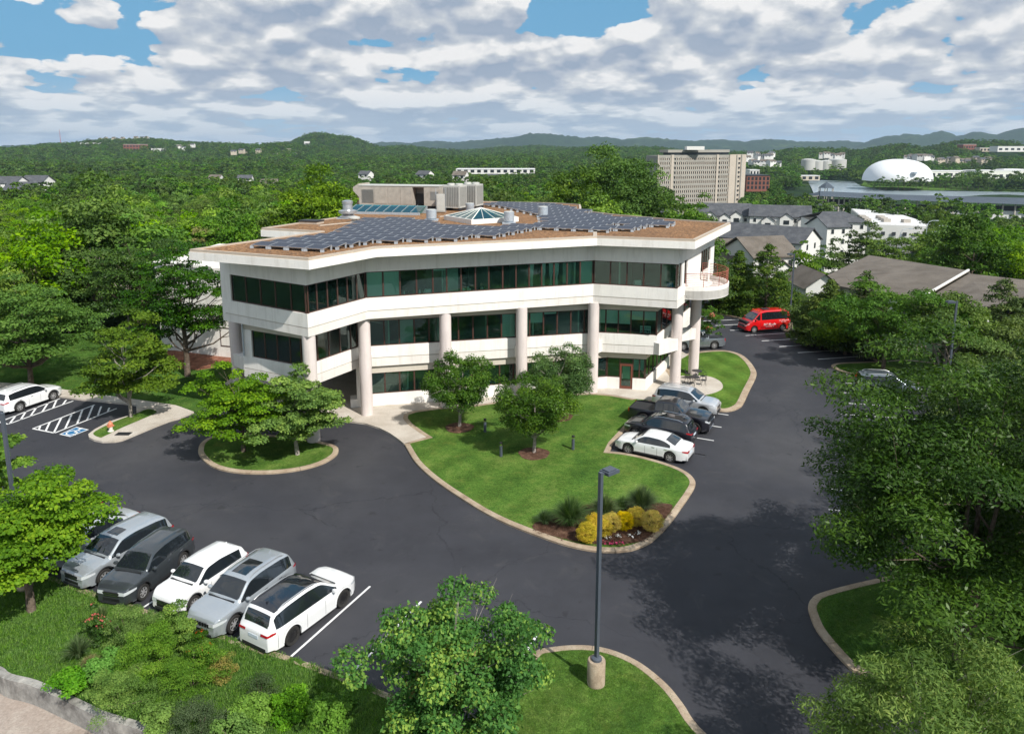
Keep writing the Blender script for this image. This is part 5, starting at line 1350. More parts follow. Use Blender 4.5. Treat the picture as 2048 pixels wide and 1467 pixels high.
make_car('parked_car', 'black SUV with chrome window line parked between the white sedan and the black pickup', 'SUV', None, place=('c', tuple(c10), tuple(sh), 1), L=4.72, W=1.87, H=1.68, wb=2.75, belt=1.0, paint='p_black', wr=.36, wins=WS, rails='chrome', sunroof=(-.10, .06, .6))
make_car('pickup_truck', 'black crew cab pickup truck backed over the lawn edge, chrome bumper outward', 'pickup', None, place=('f', (1388.5, 867.5), tuple(-sh + sn * .02), -1), L=5.85, W=2.05, H=1.92, wb=3.67, fo=.95, prof=PICK, belt=1.20, paint='p_black', wr=.42, rim='rim_black', wins=[(.075, .155), (-.05, .068), (-.148, -.057)], bed=(-.485 * 5.85, -.175 * 5.85, .72), cladding=False, grille='bars', spokes=8)
c12 = V2(G(1430, 838)) + sh * 2.45 + sn * .94
make_car('parked_car', 'silver SUV backed in behind the black pickup, next to the patio lawn', 'SUV', None, place=('c', tuple(c12), tuple(-sh), 1), L=4.9, W=1.88, H=1.74, wb=2.83, belt=1.02, paint='p_silver2', wr=.36, wins=WS, rails=True)
make_car('pickup_truck', 'grey pickup truck seen between the two right hand columns', 'pickup', None, place=('w', (1366, 701), (1418, 698.5), 1), L=5.39, W=1.89, H=1.79, wb=3.23, fo=.95, prof=PICK, belt=1.13, paint='p_steel', wr=.39, wins=[(.075, .155), (-.05, .068), (-.148, -.057)], bed=(-.485 * 5.39, -.175 * 5.39, .72), cladding=False, grille='bars')
van, vsec = make_car('passenger_van', 'red high roof passenger van with white lettering in the far bays', 'van', None, place=('w', (1508, 665.5), (1565.5, 661.5), 1), L=5.41, W=2.05, H=2.28, wb=3.45, fo=.95, prof=VAN, belt=1.30, paint='p_red', wr=.36, wins=[(.20, .33), (-.46, .17)], cladding=False, handles=False, grille='bars')
M['van_white'] = pbr('white_vinyl', (.85, .85, .85), .5, var=0)
for s_, x, z, sz_ in (('365 Rhode', -.05, .86, .34), ('www.365rhode.com', -.02, .62, .13), ('www.365rhode.com', -1.75, 1.22, .15), ('adventures', -1.72, 1.06, .14)):
    me = text_mesh(s_, sz_, .003); me.materials.append(M['van_white'])
    y = vsec(x)[2][0] + .014; o_ = link('lettering', me, van, (x, y, z), (PI / 2, 0, PI))
for k in range(5): MB().box((.185 * 5.41 - .05, -.66 + k * .33 - .05, 2.20), (.185 * 5.41 + .06, -.66 + k * .33 + .05, 2.27)).build('marker_lamp', M['amber'], van)
MB().box((-.4, -.35, 2.30), (.35, .35, 2.345)).build('roof_vent', M['dark'], van)
make_car('parked_car', 'dark red SUV just visible behind the balcony edge at the far end of the drive', 'SUV', None, place=('f', (1428, 617), (-1, -.05), 1), L=4.7, W=1.86, H=1.72, wb=2.75, paint='p_maroon', belt=1.02, wins=WS, fo=-1 + 4.7 - 2.75 + .1)
c16 = V2(G(1706, 789)) + Vector(ed) * 2.45 + step_e.normalized() * -.93
make_car('parked_car', 'slate grey SUV with light window trim parked on the right by the grass peninsula', 'SUV', None, place=('c', tuple(c16), tuple(ed), 1), L=4.9, W=1.9, H=1.73, wb=2.8, belt=1.02, paint='p_grey', wr=.37, wins=WS, rails=True)
make_car('parked_car', 'silver blue hatchback half hidden in foliage at the far right beyond the tall lamp', 'car', None, place=('c', tuple(V2(G(1950, 752))), (1, .1), 1), L=4.3, W=1.8, H=1.55, wb=2.6, prof=HATCH, belt=.94, paint='p_silver', wr=.33, wins=WSS)
# ------------------------------------------------------------------ vegetation
def leaf_quads(P, N_, size, rng, asp=1.9, cval=None):
    """one kite shaped leaf per row of P, facing N_"""
    n = len(P); N_ = N_ / np.maximum(1e-6, np.linalg.norm(N_, axis=1, keepdims=True))
    T = rng.normal(size=(n, 3)); T -= N_ * (T * N_).sum(1, keepdims=True); T /= np.maximum(1e-6, np.linalg.norm(T, axis=1, keepdims=True))
    B = np.cross(N_, T); s = (size * rng.uniform(.65, 1.3, n))[:, None]
    V = np.stack([P - T * s * .5, P + B * s * .5 / asp - N_ * s * .08, P + T * s * .5 - N_ * s * .10, P - B * s * .5 / asp - N_ * s * .08], 1).reshape(-1, 3)
    F_ = np.arange(4 * n).reshape(n, 4)
    a = rng.uniform(0, 1, n) if cval is None else np.clip(cval, 0, 1)
    return V, F_, np.repeat(a, 4)
def cluster_leaves(Cn, Rn, n, size, rng, squash=.7, asp=1.9, up=.35, cv=None, spread=.62):
    k = len(Cn); w_ = np.asarray(Rn) ** 2; idx = rng.choice(k, n, p=w_ / w_.sum())
    D = rng.normal(size=(n, 3)); D /= np.linalg.norm(D, axis=1, keepdims=True)
    D[:, 2] = np.where(D[:, 2] < -.25, -D[:, 2] * .6, D[:, 2])
    rad = np.asarray(Rn)[idx][:, None] * rng.uniform(.35, 1.05, (n, 1)) ** .6
    P = np.asarray(Cn)[idx] + D * rad * np.array([1, 1, squash])
    N_ = D * 1.0 + np.array([0, 0, up]) + rng.normal(size=(n, 3)) * spread
    base = rng.uniform(0, 1, k) if cv is None else cv
    val = base[idx] * .5 + rng.uniform(0, 1, n) * .5
    return leaf_quads(P, N_, size, rng, asp, val)
def crown_centers(n, rx, rz, rng, lob=.22, inner=.30, flat=0., ph=None):
    ph = rng.uniform(0, 6.28, 6)
    D = rng.normal(size=(n, 3)); D /= np.linalg.norm(D, axis=1, keepdims=True)
    az = np.arctan2(D[:, 1], D[:, 0]); el = np.arcsin(D[:, 2])
    f = 1 + lob * np.sin(2 * az + ph[0] + 2 * el) + lob * .8 * np.sin(3 * az + ph[1] - 3 * el) + lob * .5 * np.sin(5 * az + 4 * el + ph[2])
    r = (inner + (1 - inner) * rng.uniform(0, 1, n) ** .42) * f
    P = D * r[:, None] * np.array([rx, rx, rz])
    low = P[:, 2] < -rz * .45
    P[low, 2] = -rz * .45 + (P[low, 2] + rz * .45) * .35
    return P
def limb_mesh(base, Cn, trunk_r, fork, rng, nl=16, trunks=1, sides=7):
    mb = MB(); top = Vector(base)
    stems = []
    for k in range(trunks):
        off = Vector((rng.uniform(-1, 1), rng.uniform(-1, 1), 0)) * (.12 if trunks > 1 else 0)
        lean = Vector((rng.uniform(-1, 1), rng.uniform(-1, 1), 0)) * (fork * .35 if trunks > 1 else fork * .06)
        zt = float(np.percentile(Cn[:, 2], 72))
        p0 = top + off; p3 = Vector((top.x + lean.x * 2.0, top.y + lean.y * 2.0, zt)); pts = []
        for i in range(6):
            t = i / 5; p = p0.lerp(p3, t) + Vector((math.sin(t * 5 + k), math.cos(t * 4 + k * 2), 0)) * fork * .03; pts.append(p)
        rr = trunk_r / math.sqrt(trunks)
        mb.tube([p0 - Vector((0, 0, .15))] + pts, [rr * 1.45] + [rr * (1.15 - .9 * i / 5) for i in range(6)], sides); stems.append((pts, rr))
    idx = rng.choice(len(Cn), min(nl, len(Cn)), replace=False)
    for i in idx:
        c = Vector(Cn[i]); pts, rr = stems[int(rng.integers(len(stems)))]
        hfrac = min(.92, max(fork / max(.1, pts[-1].z - pts[0].z), (c.z - pts[0].z) / max(.1, pts[-1].z - pts[0].z) - .28))
        f_ = hfrac * 5; a = pts[int(f_)].lerp(pts[min(5, int(f_) + 1)], f_ - int(f_))
        m_ = a.lerp(c, .5) + Vector((0, 0, -.10 * (c - a).length * (1 if c.z > a.z else -1)))
        r0 = rr * (1.0 - .75 * hfrac) * .62
        mb.tube([a, m_, c], [r0, r0 * .6, r0 * .22], 5)
        for q in range(2):
            e = c + Vector(rng.normal(size=3)) * min(.5, .12 * (c - a).length); mb.tube([m_.lerp(c, .3 + .4 * q), e], [r0 * .4, r0 * .12], 4)
    return mb
def make_tree(name, label, pos, H, rx, crown_bot, n_cl, n_leaf, lsize, leaf, bark='bark', tr=.16, seed=1, cat='tree', group=None, asp=1.9, squash=.7, cl_r=.9, up=.35, lob=.22, trunks=1, nl=16, inner=.3, accent=None, shape='round', spread=.62, sprig=None, cv_fn=None):
    rng = np.random.default_rng(seed); x, y, z = pos
    t = empty(name, (x, y, z), 0, label, cat, group)
    rz = (H - crown_bot) / 2; cz = crown_bot + rz
    Cn = crown_centers(n_cl, rx, rz, rng, lob, inner)
    if shape == 'vase': Cn[:, :2] *= (.55 + .45 * (Cn[:, 2:3] / rz + 1) / 2 * 1.4)
    if shape == 'cone':
        h = rng.uniform(0, 1, n_cl) ** 1.25; a = rng.uniform(0, 2 * PI, n_cl); rr = (1 - h) ** .8 * rx * (1 + lob * np.sin(3 * a + h * 9)) * rng.uniform(.55, 1, n_cl)
        Cn = np.stack([rr * np.cos(a), rr * np.sin(a), (h - .5) * 2 * rz], -1)
    if shape == 'layer':
        lv = np.round((Cn[:, 2] / rz + 1) * 3.2) / 3.2 - 1; Cn[:, 2] = lv * rz + rng.normal(size=n_cl) * .10
    Cn[:, 2] += cz
    if sprig is not None: Cn = np.vstack([Cn, np.array(sprig)])
    Rn = cl_r * rng.uniform(.6, 1.3, len(Cn))
    if shape == 'cone': Rn *= (1.15 - .75 * (Cn[:, 2] - crown_bot) / (H - crown_bot))
    if sprig is not None: Rn[-len(sprig):] *= .4
    cv = rng.uniform(0, 1, len(Cn)) if cv_fn is None else cv_fn(Cn, rng)
    V, F_, a = cluster_leaves(Cn, Rn, n_leaf, lsize, rng, squash, asp, up, cv, spread)
    link('crown', fast_mesh('crown', V, F_, LEAF[leaf], a), t)
    if accent:
        m2 = rng.choice(len(Cn), accent[1]); V, F_, a = cluster_leaves(Cn[m2], Rn[m2] * .9, accent[2], lsize, rng, squash, asp, up, None, spread)
        link('yellow_foliage' if len(accent) < 4 else accent[3], fast_mesh('foliage', V, F_, LEAF[accent[0]], a), t)
    mb = limb_mesh((0, 0, 0), Cn, tr, crown_bot * .9 + .1, rng, nl, trunks)
    mb.build('trunk', M[bark], t, smooth=True, sharp=60)
    return t
def pos(px, py, Z=0.1, dx=0, dy=0): p = G(px, py, Z); return (p[0] + dx, p[1] + dy, Z)
# drive island maples
make_tree('maple_tree', 'left maple on the round drive island, low spreading yellow green crown', pos(487, 903), 5.3, 3.1, .75, 120, 26000, .15, 'maple', tr=.14, seed=11, cl_r=.68, squash=.5, up=.9, asp=1.15, group='maples on the drive island', lob=.28, shape='layer', nl=26, accent=('autumn', 2, 160))
make_tree('maple_tree', 'right maple on the round drive island, forked pale trunk below the corner column', pos(597, 908), 4.9, 2.8, .8, 115, 25000, .15, 'maple', 'bark_pale', tr=.17, seed=12, cl_r=.64, squash=.5, up=.9, asp=1.15, group='maples on the drive island', lob=.28, shape='layer', trunks=3, nl=26)
# lawn pears
for p, H, r_, s_, lab in (((919, 853), 4.9, 2.1, 21, 'ornamental pear tree on the lawn nearest the round drive, in a mulch ring'), ((1068, 905), 4.9, 2.1, 22, 'ornamental pear tree furthest forward on the lawn, between two bollards'), ((1118, 834), 4.8, 2.15, 23, 'ornamental pear tree close to the building, behind the front pear')):
    make_tree('pear_tree', lab, pos(*p), H, r_ * 1.25, .95, 120, 32000, .125, 'pear', 'bark_pale', tr=.11, seed=s_, cl_r=.58, squash=.95, up=.15, asp=1.7, group='pear trees on the central lawn', lob=.12, shape='vase', nl=30)
# foreground left maple
make_tree('maple_tree', 'bright green maple in the left foreground overlapping the parked cars', pos(62, 1222, .05), 5.7, 2.45, 1.3, 120, 34000, .145, 'maple', tr=.17, seed=31, cl_r=.8, squash=.5, up=.8, asp=1.15, lob=.25, shape='layer', nl=26)
make_tree('maple_tree', 'second maple crown at the left picture edge above the foreground maple', pos(-60, 1085, 0), 6.0, 2.7, 1.6, 80, 18000, .17, 'maple', tr=.15, seed=32, cl_r=.7, squash=.42, up=.8, asp=1.15, shape='layer')
# bottom centre tree
make_tree('sweetgum_tree', 'loose green tree with yellow patches at the bottom centre, left of the lamp island', (-1.75, 21.2, -.1), 5.7, 2.6, .7, 150, 36000, .13, 'gum', 'bark_pale', tr=.13, seed=41, cl_r=.52, squash=.8, up=.35, asp=1.5, lob=.20, trunks=3, nl=40, accent=('autumn', 8, 1300), inner=.25,
          sprig=[(.05, .3, 5.75), (.1, .35, 6.0), (.15, .4, 6.25)])
# big dark trees on the right
def ht(px, ytop): p = G(*px); return zat(ytop, p[1])
make_tree('zelkova_tree', 'largest dark tree on the right, its shadow falling across the drive', (17.2, 25.9, 0), 11.7, 6.0, 2.0, 230, 125000, .185, 'zelkova', tr=.28, seed=51, cl_r=1.2, squash=.5, up=.7, asp=2.6, lob=.26, trunks=3, nl=40, inner=.35)
make_tree('zelkova_tree', 'dark tree against the right picture edge beside the largest one', (27.5, 31, 0), 11.5, 5.4, 2.4, 170, 60000, .21, 'zelkova', tr=.25, seed=52, cl_r=1.2, squash=.45, up=.7, asp=2.6, trunks=2, nl=30, inner=.3)
make_tree('zelkova_tree', 'lighter tree behind the largest dark one, below the tall right lamp', (28.6, 40.5, 0), 7.8, 4.4, 1.8, 150, 44000, .2, 'willow_oak', tr=.2, seed=53, cl_r=1.0, squash=.5, up=.6, asp=2.8, trunks=2, nl=30)
make_tree('zelkova_tree', 'dark tree in the lower right corner behind the pale willow oak', (27.5, 19.5, 0), 9.0, 4.2, 1.6, 150, 42000, .21, 'zelkova', tr=.2, seed=54, cl_r=1.1, squash=.5, up=.7, asp=2.6)
make_tree('willow_oak_tree', 'pale yellow green willow oak top in the bottom right corner', (11.0, 17.3, -.3), 6.6, 2.8, 2.2, 100, 34000, .16, 'willow_oak', 'bark_pale', tr=.12, seed=55, cl_r=.7, squash=.6, up=.3, asp=4.0, lob=.25, trunks=2, nl=34, inner=.35)
# right middle
make_tree('oak_tree', 'open round tree on the grass peninsula by the far bays', pos(1767, 738), ht((1767, 738), 572), 4.7, 1.9, 120, 22000, .24, 'oak', tr=.17, seed=61, cl_r=.95, squash=.6, up=.5, nl=34)
make_tree('oak_tree', 'tree with bare pale limbs behind the tall right lamp', pos(1885, 752), ht((1885, 752), 592), 4.2, 2.8, 100, 15000, .25, 'oak', 'bark_pale', tr=.22, seed=62, cl_r=.95, squash=.6, up=.5, trunks=4, nl=36)
make_tree('crape_myrtle', 'small reddish topped crape myrtle showing between the right hand columns', pos(1412, 694), 4.3, 1.6, .7, 40, 3600, .17, 'oak', tr=.08, seed=63, cl_r=.45, trunks=3, accent=('flower_red', 5, 240, 'flowers'))
for (p, yt, r_, s_, lab) in (((1530, 630), 490, 4.4, 64, 'dark cedar right behind the red van'), ((1474, 622), 505, 3.2, 65, 'dark cedar to the left of the red van'), ((1652, 690), 562, 3.2, 66, 'bushy cedar beside the white gable wall'), ((1722, 702), 545, 3.3, 67, 'pointed cedar rising above the brown roof edge'),
                            ((1990, 748), 560, 4.6, 68, 'tiered dark cedar at the right picture edge')):
    make_tree('cedar_tree', lab, pos(*p), ht(p, yt), r_, .3, 260, 22000, .27, 'cedar', tr=.18, seed=s_, cl_r=1.0, squash=.55, up=.5, shape='cone', asp=2.4, group='cedars along the right verge', nl=10, lob=.18)
for (p, yt, r_, s_, lab) in (((1424, 624), 520, 3.0, 71, 'leafy tree just right of the balcony'), ((1626, 682), 600, 2.4, 72, 'low bushy tree between the van and the gable wall'), ((1690, 706), 622, 2.9, 73, 'low dark tree on the verge by the far bays'), ((2070, 800), 640, 4.2, 75, 'olive tree at the right edge below the tiered cedar')):
    make_tree('broadleaf_tree', lab, pos(*p), ht(p, yt), r_, .6, 90, 12000, .24, 'oak', tr=.14, seed=s_, cl_r=.95, squash=.6, up=.5)
# left middle
make_tree('oak_tree', 'young tree on the walk nose beside the fire hydrant', pos(262, 834), ht((262, 834), 648), 2.9, 1.0, 110, 17000, .21, 'oak', 'bark_pale', tr=.13, seed=81, cl_r=.72, squash=.5, up=.6, asp=1.5, nl=34)
make_tree('oak_tree', 'broad bright green tree standing over the white SUV at the left', pos(62, 772), ht((62, 772), 582), 4.7, 1.6, 150, 24000, .26, 'oak', tr=.2, seed=82, cl_r=1.05, squash=.45, up=.7, nl=30)
make_tree('zelkova_tree', 'dark spreading tree in front of the left rear wing', pos(375, 752), ht((375, 752), 492), 3.8, 2.2, 150, 24000, .24, 'zelkova', tr=.24, seed=83, cl_r=.95, squash=.5, up=.6, nl=34)
make_tree('zelkova_tree', 'dark tree left of the rear wing, at the edge of the wood', (-36.5, 72.5, -.3), 10.6, 4.6, 2.0, 130, 20000, .26, 'zelkova', tr=.24, seed=84, cl_r=1.0, squash=.5, up=.6)
# big trees behind the roof
make_tree('broadleaf_tree', 'large rounded tree rising behind the left rear corner of the roof', (-27, 106, -3), 17.5, 8.2, 3, 190, 26000, .46, 'wood', tr=.4, seed=91, cl_r=1.7, squash=.6, up=.5)
make_tree('broadleaf_tree', 'second large tree behind the roof just left of the air handler', (-38, 104, -4), 14.5, 6.2, 3, 130, 17000, .46, 'wood', tr=.4, seed=92, cl_r=1.6, squash=.6, up=.5)
make_tree('broadleaf_tree', 'tallest tree behind the roof, in front of the grey tower block', (17.0, 122, -7), 25.5, 6.4, 4, 230, 42000, .46, 'wood', tr=.5, seed=93, cl_r=2.2, squash=.75, up=.4, lob=.12, inner=.4)
make_tree('broadleaf_tree', 'bright tree behind the right part of the roof left of the tallest one', (8.0, 126, -7), 19.5, 5.6, 4, 130, 22000, .46, 'wood', tr=.4, seed=94, cl_r=1.7, squash=.6, up=.5)
make_tree('turning_tree', 'yellowing tree in the wood beyond the left roof corner', (-37.0, 93, -4), 12.2, 4.0, 3, 80, 9500, .38, 'autumn', tr=.25, seed=95, cl_r=1.1, squash=.6, up=.5, accent=('wood', 30, 4000, 'green_foliage'))
for k, (px_, yt_, Y_q, r_q, lab) in enumerate(((1722, 446, 152, 5.2, 'dark green tree in front of the brick based apartment house, left one'), (1775, 462, 148, 4.6, 'dark green tree in front of the brick based apartment house, right one'), (1618, 500, 128, 3.6, 'small tree between the brown roofed house and the long brown roof'), (1650, 505, 150, 3.6, 'small tree at the foot of the white apartment gable'))):
    zt_ = zat(yt_, Y_q); xx = (px_ - CX) / FPX * (Y_q * ct + (CAMH - zt_) * st); make_tree('broadleaf_tree', lab, (xx, Y_q, -16), zt_ + 16, r_q, 3, 110, 12000, .46, 'oak', tr=.3, seed=850 + k, cl_r=1.3, squash=.6, up=.5)
# bare dead snags left of the roof
for k, (x, y, h) in enumerate(((-41, 78, 9.5), (-45, 80, 10.5), (-43, 83, 10), (-48, 79, 8.8))):
    rng = np.random.default_rng(300 + k); t = empty('dead_tree', (x, y, -2), 0, 'bare grey dead tree sticking out of the wood left of the building', 'dead tree', 'dead trees at the wood edge'); mb = MB()
    mb.tube([(0, 0, 0), (.1, 0, h * .5), (.2, .1, h)], [.12, .08, .02], 6)
    for q in range(16):
        z = h * rng.uniform(.45, .95); a = rng.uniform(0, 6.28); L_ = (h - z) * .6 + .6; mb.tube([(.1, 0, z), (.1 + math.cos(a) * L_ * .45, math.sin(a) * L_ * .45, z + L_ * .5), (.1 + math.cos(a) * L_ * .6, math.sin(a) * L_ * .6, z + L_ * 1.05)], [.035, .022, .008], 4)
    mb.build('trunk', M['dead'], t)

# ---- shrubs
def shrub(name, label, px, r_, h, n, ls, leaf, seed, Z=.1, cat='shrub', group=None, asp=2., squash=.7, up=.4, n_cl=26, cl=.30, accent=None, lob=.2, stems=6, spread=.62, loc=None, ball=False):
    rng = np.random.default_rng(seed); p = (loc if loc else pos(*px, Z))
    t = empty(name, p, 0, label, cat, group)
    D = rng.normal(size=(n_cl, 3)); D /= np.linalg.norm(D, axis=1, keepdims=True); D[:, 2] = np.abs(D[:, 2])
    f = rng.uniform(.45, 1., n_cl)[:, None]; Cn = D * f * np.array([r_, r_, h * .85]); Cn[:, :2] *= 1 + lob * np.sin(3 * np.arctan2(D[:, 1:2], D[:, :1]) + seed)
    Cn[:, 2] += h * .08
    if ball: Dn = rng.normal(size=(n_cl, 3)); Dn /= np.linalg.norm(Dn, axis=1, keepdims=True); Cn = Dn * (r_ - cl * .8) + np.array([0, 0, r_ * .85])
    Rn = cl * rng.uniform(.7, 1.25, n_cl)
    V, F_, a = cluster_leaves(Cn, Rn, n, ls, rng, squash, asp, up, None, spread)
    V[:, 2] = np.maximum(V[:, 2], .01)
    link('foliage', fast_mesh('foliage', V, F_, LEAF[leaf], a), t)
    if accent:
        m2 = [i for i in np.argsort(-Cn[:, 2])[:accent[1]]]; V, F_, a = cluster_leaves(Cn[m2] + np.array([0, 0, cl * .5]), Rn[m2] * .55, accent[2], accent[3], rng, .7, 1.2, .6)
        link('flowers', fast_mesh('flowers', V, F_, LEAF[accent[0]], a), t)
    mb = MB()
    for q in range(stems): c = Cn[rng.integers(n_cl)]; mb.tube([(c[0] * .1, c[1] * .1, -.05), tuple(c)], [.025, .008], 4)
    mb.build('stems', M['bark'], t); return t
def tuft(name, label, px, h, n, seed, leaf='blade', Z=.13, wdt=.02, cat='ornamental grass', group=None, spreadr=1.0, loc=None):
    rng = np.random.default_rng(seed); p = loc if loc else pos(*px, Z)
    a = rng.uniform(0, 2 * PI, n); lean = rng.uniform(.05, 1., n) ** .8 * spreadr; L_ = h * rng.uniform(.75, 1.15, n)
    segs = 4; V = []; F_ = []
    for k in range(segs + 1):
        t = k / segs; rr = .12 * rng.uniform(0, 1, n) if k == 0 else None
        out_ = L_ * lean * (t ** 1.5) * .72 + .10 * lean; up_ = L_ * (t * (1 - .25 * lean) - .42 * lean * t ** 2.6)
        P_ = np.stack([np.cos(a) * out_, np.sin(a) * out_, up_], -1); wv = wdt * (1 - t * .9); S_ = np.stack([-np.sin(a), np.cos(a), np.zeros(n)], -1) * wv
        V.append(P_ - S_); V.append(P_ + S_)
    V = np.stack(V, 1); m_ = 2 * (segs + 1)
    base = np.arange(n)[:, None] * m_
    F_ = np.concatenate([base + np.array([[2 * k, 2 * k + 1, 2 * k + 3, 2 * k + 2]]) for k in range(segs)])
    me = fast_mesh('blades', V.reshape(-1, 3), F_, LEAF[leaf], np.repeat(rng.uniform(0, 1, n), m_))
    o_ = link(name, me); o_.location = p; return tag(o_, label, cat, group)
yel = [(1175, 1082, .62, 'front left'), (1190, 1062, .60, ''), (1204, 1072, .6, ''), (1221, 1062, .62, ''), (1247, 1058, .60, ''), (1272, 1050, .62, ''), (1304, 1060, .66, '')]
ylab = ['foremost golden yellow clipped ball bush, left end of the row', 'golden ball bush tucked behind the foremost one, beside the lamp pole', 'golden ball bush directly behind the lamp pole', 'golden ball bush just right of the lamp pole', 'middle golden ball bush of the row in the bed', 'golden ball bush second from the kerb point', 'golden ball bush at the right end by the kerb']
for k, (x, y, r_, _) in enumerate(yel):
    shrub('ball_bush', ylab[k], (x, y), r_ * .92, r_ * 1.8, 8500, .045, 'yellow', 500 + k, Z=.13, n_cl=120, cl=.17, lob=.05, ball=True, group='golden ball bushes in the lawn bed', asp=1.5, up=.3, stems=2)
for k, (x, y, h, lf_, lab) in enumerate(((1141, 1050, 1.75, 'blade', 'largest fountain grass clump left of the lamp pole'), (1208, 1033, 1.35, 'blade', 'fountain grass clump directly behind the lamp pole'), (1283, 1021, 1.6, 'blade', 'fountain grass clump right of the lamp pole near the kerb'), (1244, 1020, .9, 'blade', 'small dark grass clump between the two right fountain grasses'), (1090, 1046, .9, 'blade', 'small dark grass clump at the left end of the bed'))):
    tuft('fountain_grass', lab, (x, y), h, 1500 if h > 1 else 500, 520 + k, lf_, group='fountain grasses in the lawn bed')
rng = np.random.default_rng(5)
for (nm, lf_, pts, n) in (('white_flowers', 'flower_white', ((1215, 1073), (1236, 1071), (1262, 1070), (1278, 1066)), 14), ('pink_flowers', 'flower_pink', ((1212, 1084), (1225, 1085), (1240, 1086)), 14)):
    Cn = np.array([pos(*p, .22) for p in pts]); V, F_, a = cluster_leaves(Cn, [.22] * len(Cn), n * len(pts), .10, rng, .4, 1.2, .8)
    o_ = link(nm, fast_mesh(nm, V, F_, LEAF[lf_], a)); tag(o_, nm.replace('_', ' ').replace('flowers', 'bedding flowers') + ' at the foot of the golden bushes', 'flowers')
# bank planting, bottom left
B = [('shrub', 'yellow green bush reaching up in front of the small white crossover', (352, 1300), .85, 1.5, 5200, .085, 'maple', dict(n_cl=30, cl=.30, lob=.3)),
     ('shrub', 'feathery grey green shrub in the middle of the bank', (300, 1345), 1.25, 1.35, 9500, .070, 'shrub', dict(asp=4., n_cl=50, cl=.32)),
     ('shrub', 'feathery grey green shrub on the upper bank below the white crossover', (265, 1290), .95, 1.2, 6500, .070, 'shrub', dict(asp=4., n_cl=40, cl=.3)),
     ('shrub', 'feathery shrub hanging over the retaining wall', (235, 1410), 1.1, .95, 7500, .070, 'shrub', dict(asp=4., n_cl=44, cl=.3)),
     ('shrub', 'large feathery shrub right of the middle of the bank', (385, 1370), 1.15, 1.15, 8000, .070, 'shrub', dict(asp=4., n_cl=44, cl=.3)),
     ('rose_bush', 'rose bush with coral red flowers on the left of the bank', (198, 1285), .55, 1.15, 2600, .075, 'zelkova', dict(accent=('flower_red', 14, 110, .075), n_cl=24, cl=.24)),
     ('rose_bush', 'rose bush with coral red flowers in front of the silver SUV', (408, 1335), .52, 1.1, 2600, .075, 'zelkova', dict(accent=('flower_red', 14, 110, .075), n_cl=24, cl=.24)),
     ('shrub', 'bright lime leafy mound in the middle of the bank', (215, 1345), .75, .55, 3000, .085, 'bright', dict(asp=1.4, up=.9, n_cl=26)),
     ('shrub', 'bright lime leafy mound close to the retaining wall, leftmost', (142, 1372), .62, .45, 2400, .085, 'bright', dict(asp=1.4, up=.9, n_cl=22)),
     ('shrub', 'bright lime leafy mound at the bottom edge next to the wall end', (325, 1447), .62, .55, 2600, .085, 'bright', dict(asp=1.4, up=.9, n_cl=22)),
     ('shrub', 'rounded grey green mound at the bottom edge', (402, 1462), .95, .95, 7000, .050, 'grey_shrub', dict(asp=2.6, n_cl=44, cl=.26, lob=.05)),
     ('shrub', 'dry yellow tinged shrub right of the red roses', (448, 1358), .55, .8, 2600, .07, 'autumn', dict(asp=3., n_cl=22, cl=.25)),
     ('shrub', 'dull brownish shrub near the kerb on the right part of the bank', (520, 1392), .6, .6, 2200, .06, 'grey_shrub', dict(asp=3., n_cl=22, cl=.25)),
     ('shrub', 'bright leafy mound on the right part of the bank', (580, 1425), .85, .5, 3400, .085, 'bright', dict(asp=1.4, up=.9, n_cl=28)),
     ('shrub', 'bright leafy mound below the right hand bays', (500, 1440), .85, .5, 3400, .085, 'bright', dict(asp=1.4, up=.9, n_cl=28)),
     ('shrub', 'bright leafy mound in the tree shade at the bottom', (655, 1440), .85, .5, 3400, .085, 'bright', dict(asp=1.4, up=.9, n_cl=28)),
     ('shrub', 'lime green low spreading shrub in front of the grey mound', (470, 1478), .9, .5, 3400, .085, 'bright', dict(asp=1.4, up=.9, n_cl=28))]
for k, (nm, lab, px, r_, h, n, ls, lf_, kw) in enumerate(B):
    shrub(nm, lab, px, r_ * 1.0, h * 1.55, int(n * 1.5), ls * 1.1, lf_, 600 + k, Z=.0, **kw)
tuft('grass_clump', 'arching strap leaved grass clump on the left of the bank', (158, 1312), 1.0, 420, 640, 'blade', Z=.05, wdt=.018)
tuft('grass_clump', 'upright strap leaved clump behind the left rose bush', (206, 1248), .9, 260, 641, 'blade', Z=.1, wdt=.018, spreadr=.5)
tuft('grass_clump', 'dead brown grass clump beside the strap leaved clump', (182, 1332), .55, 420, 642, 'dry_blade', Z=.03, wdt=.01)

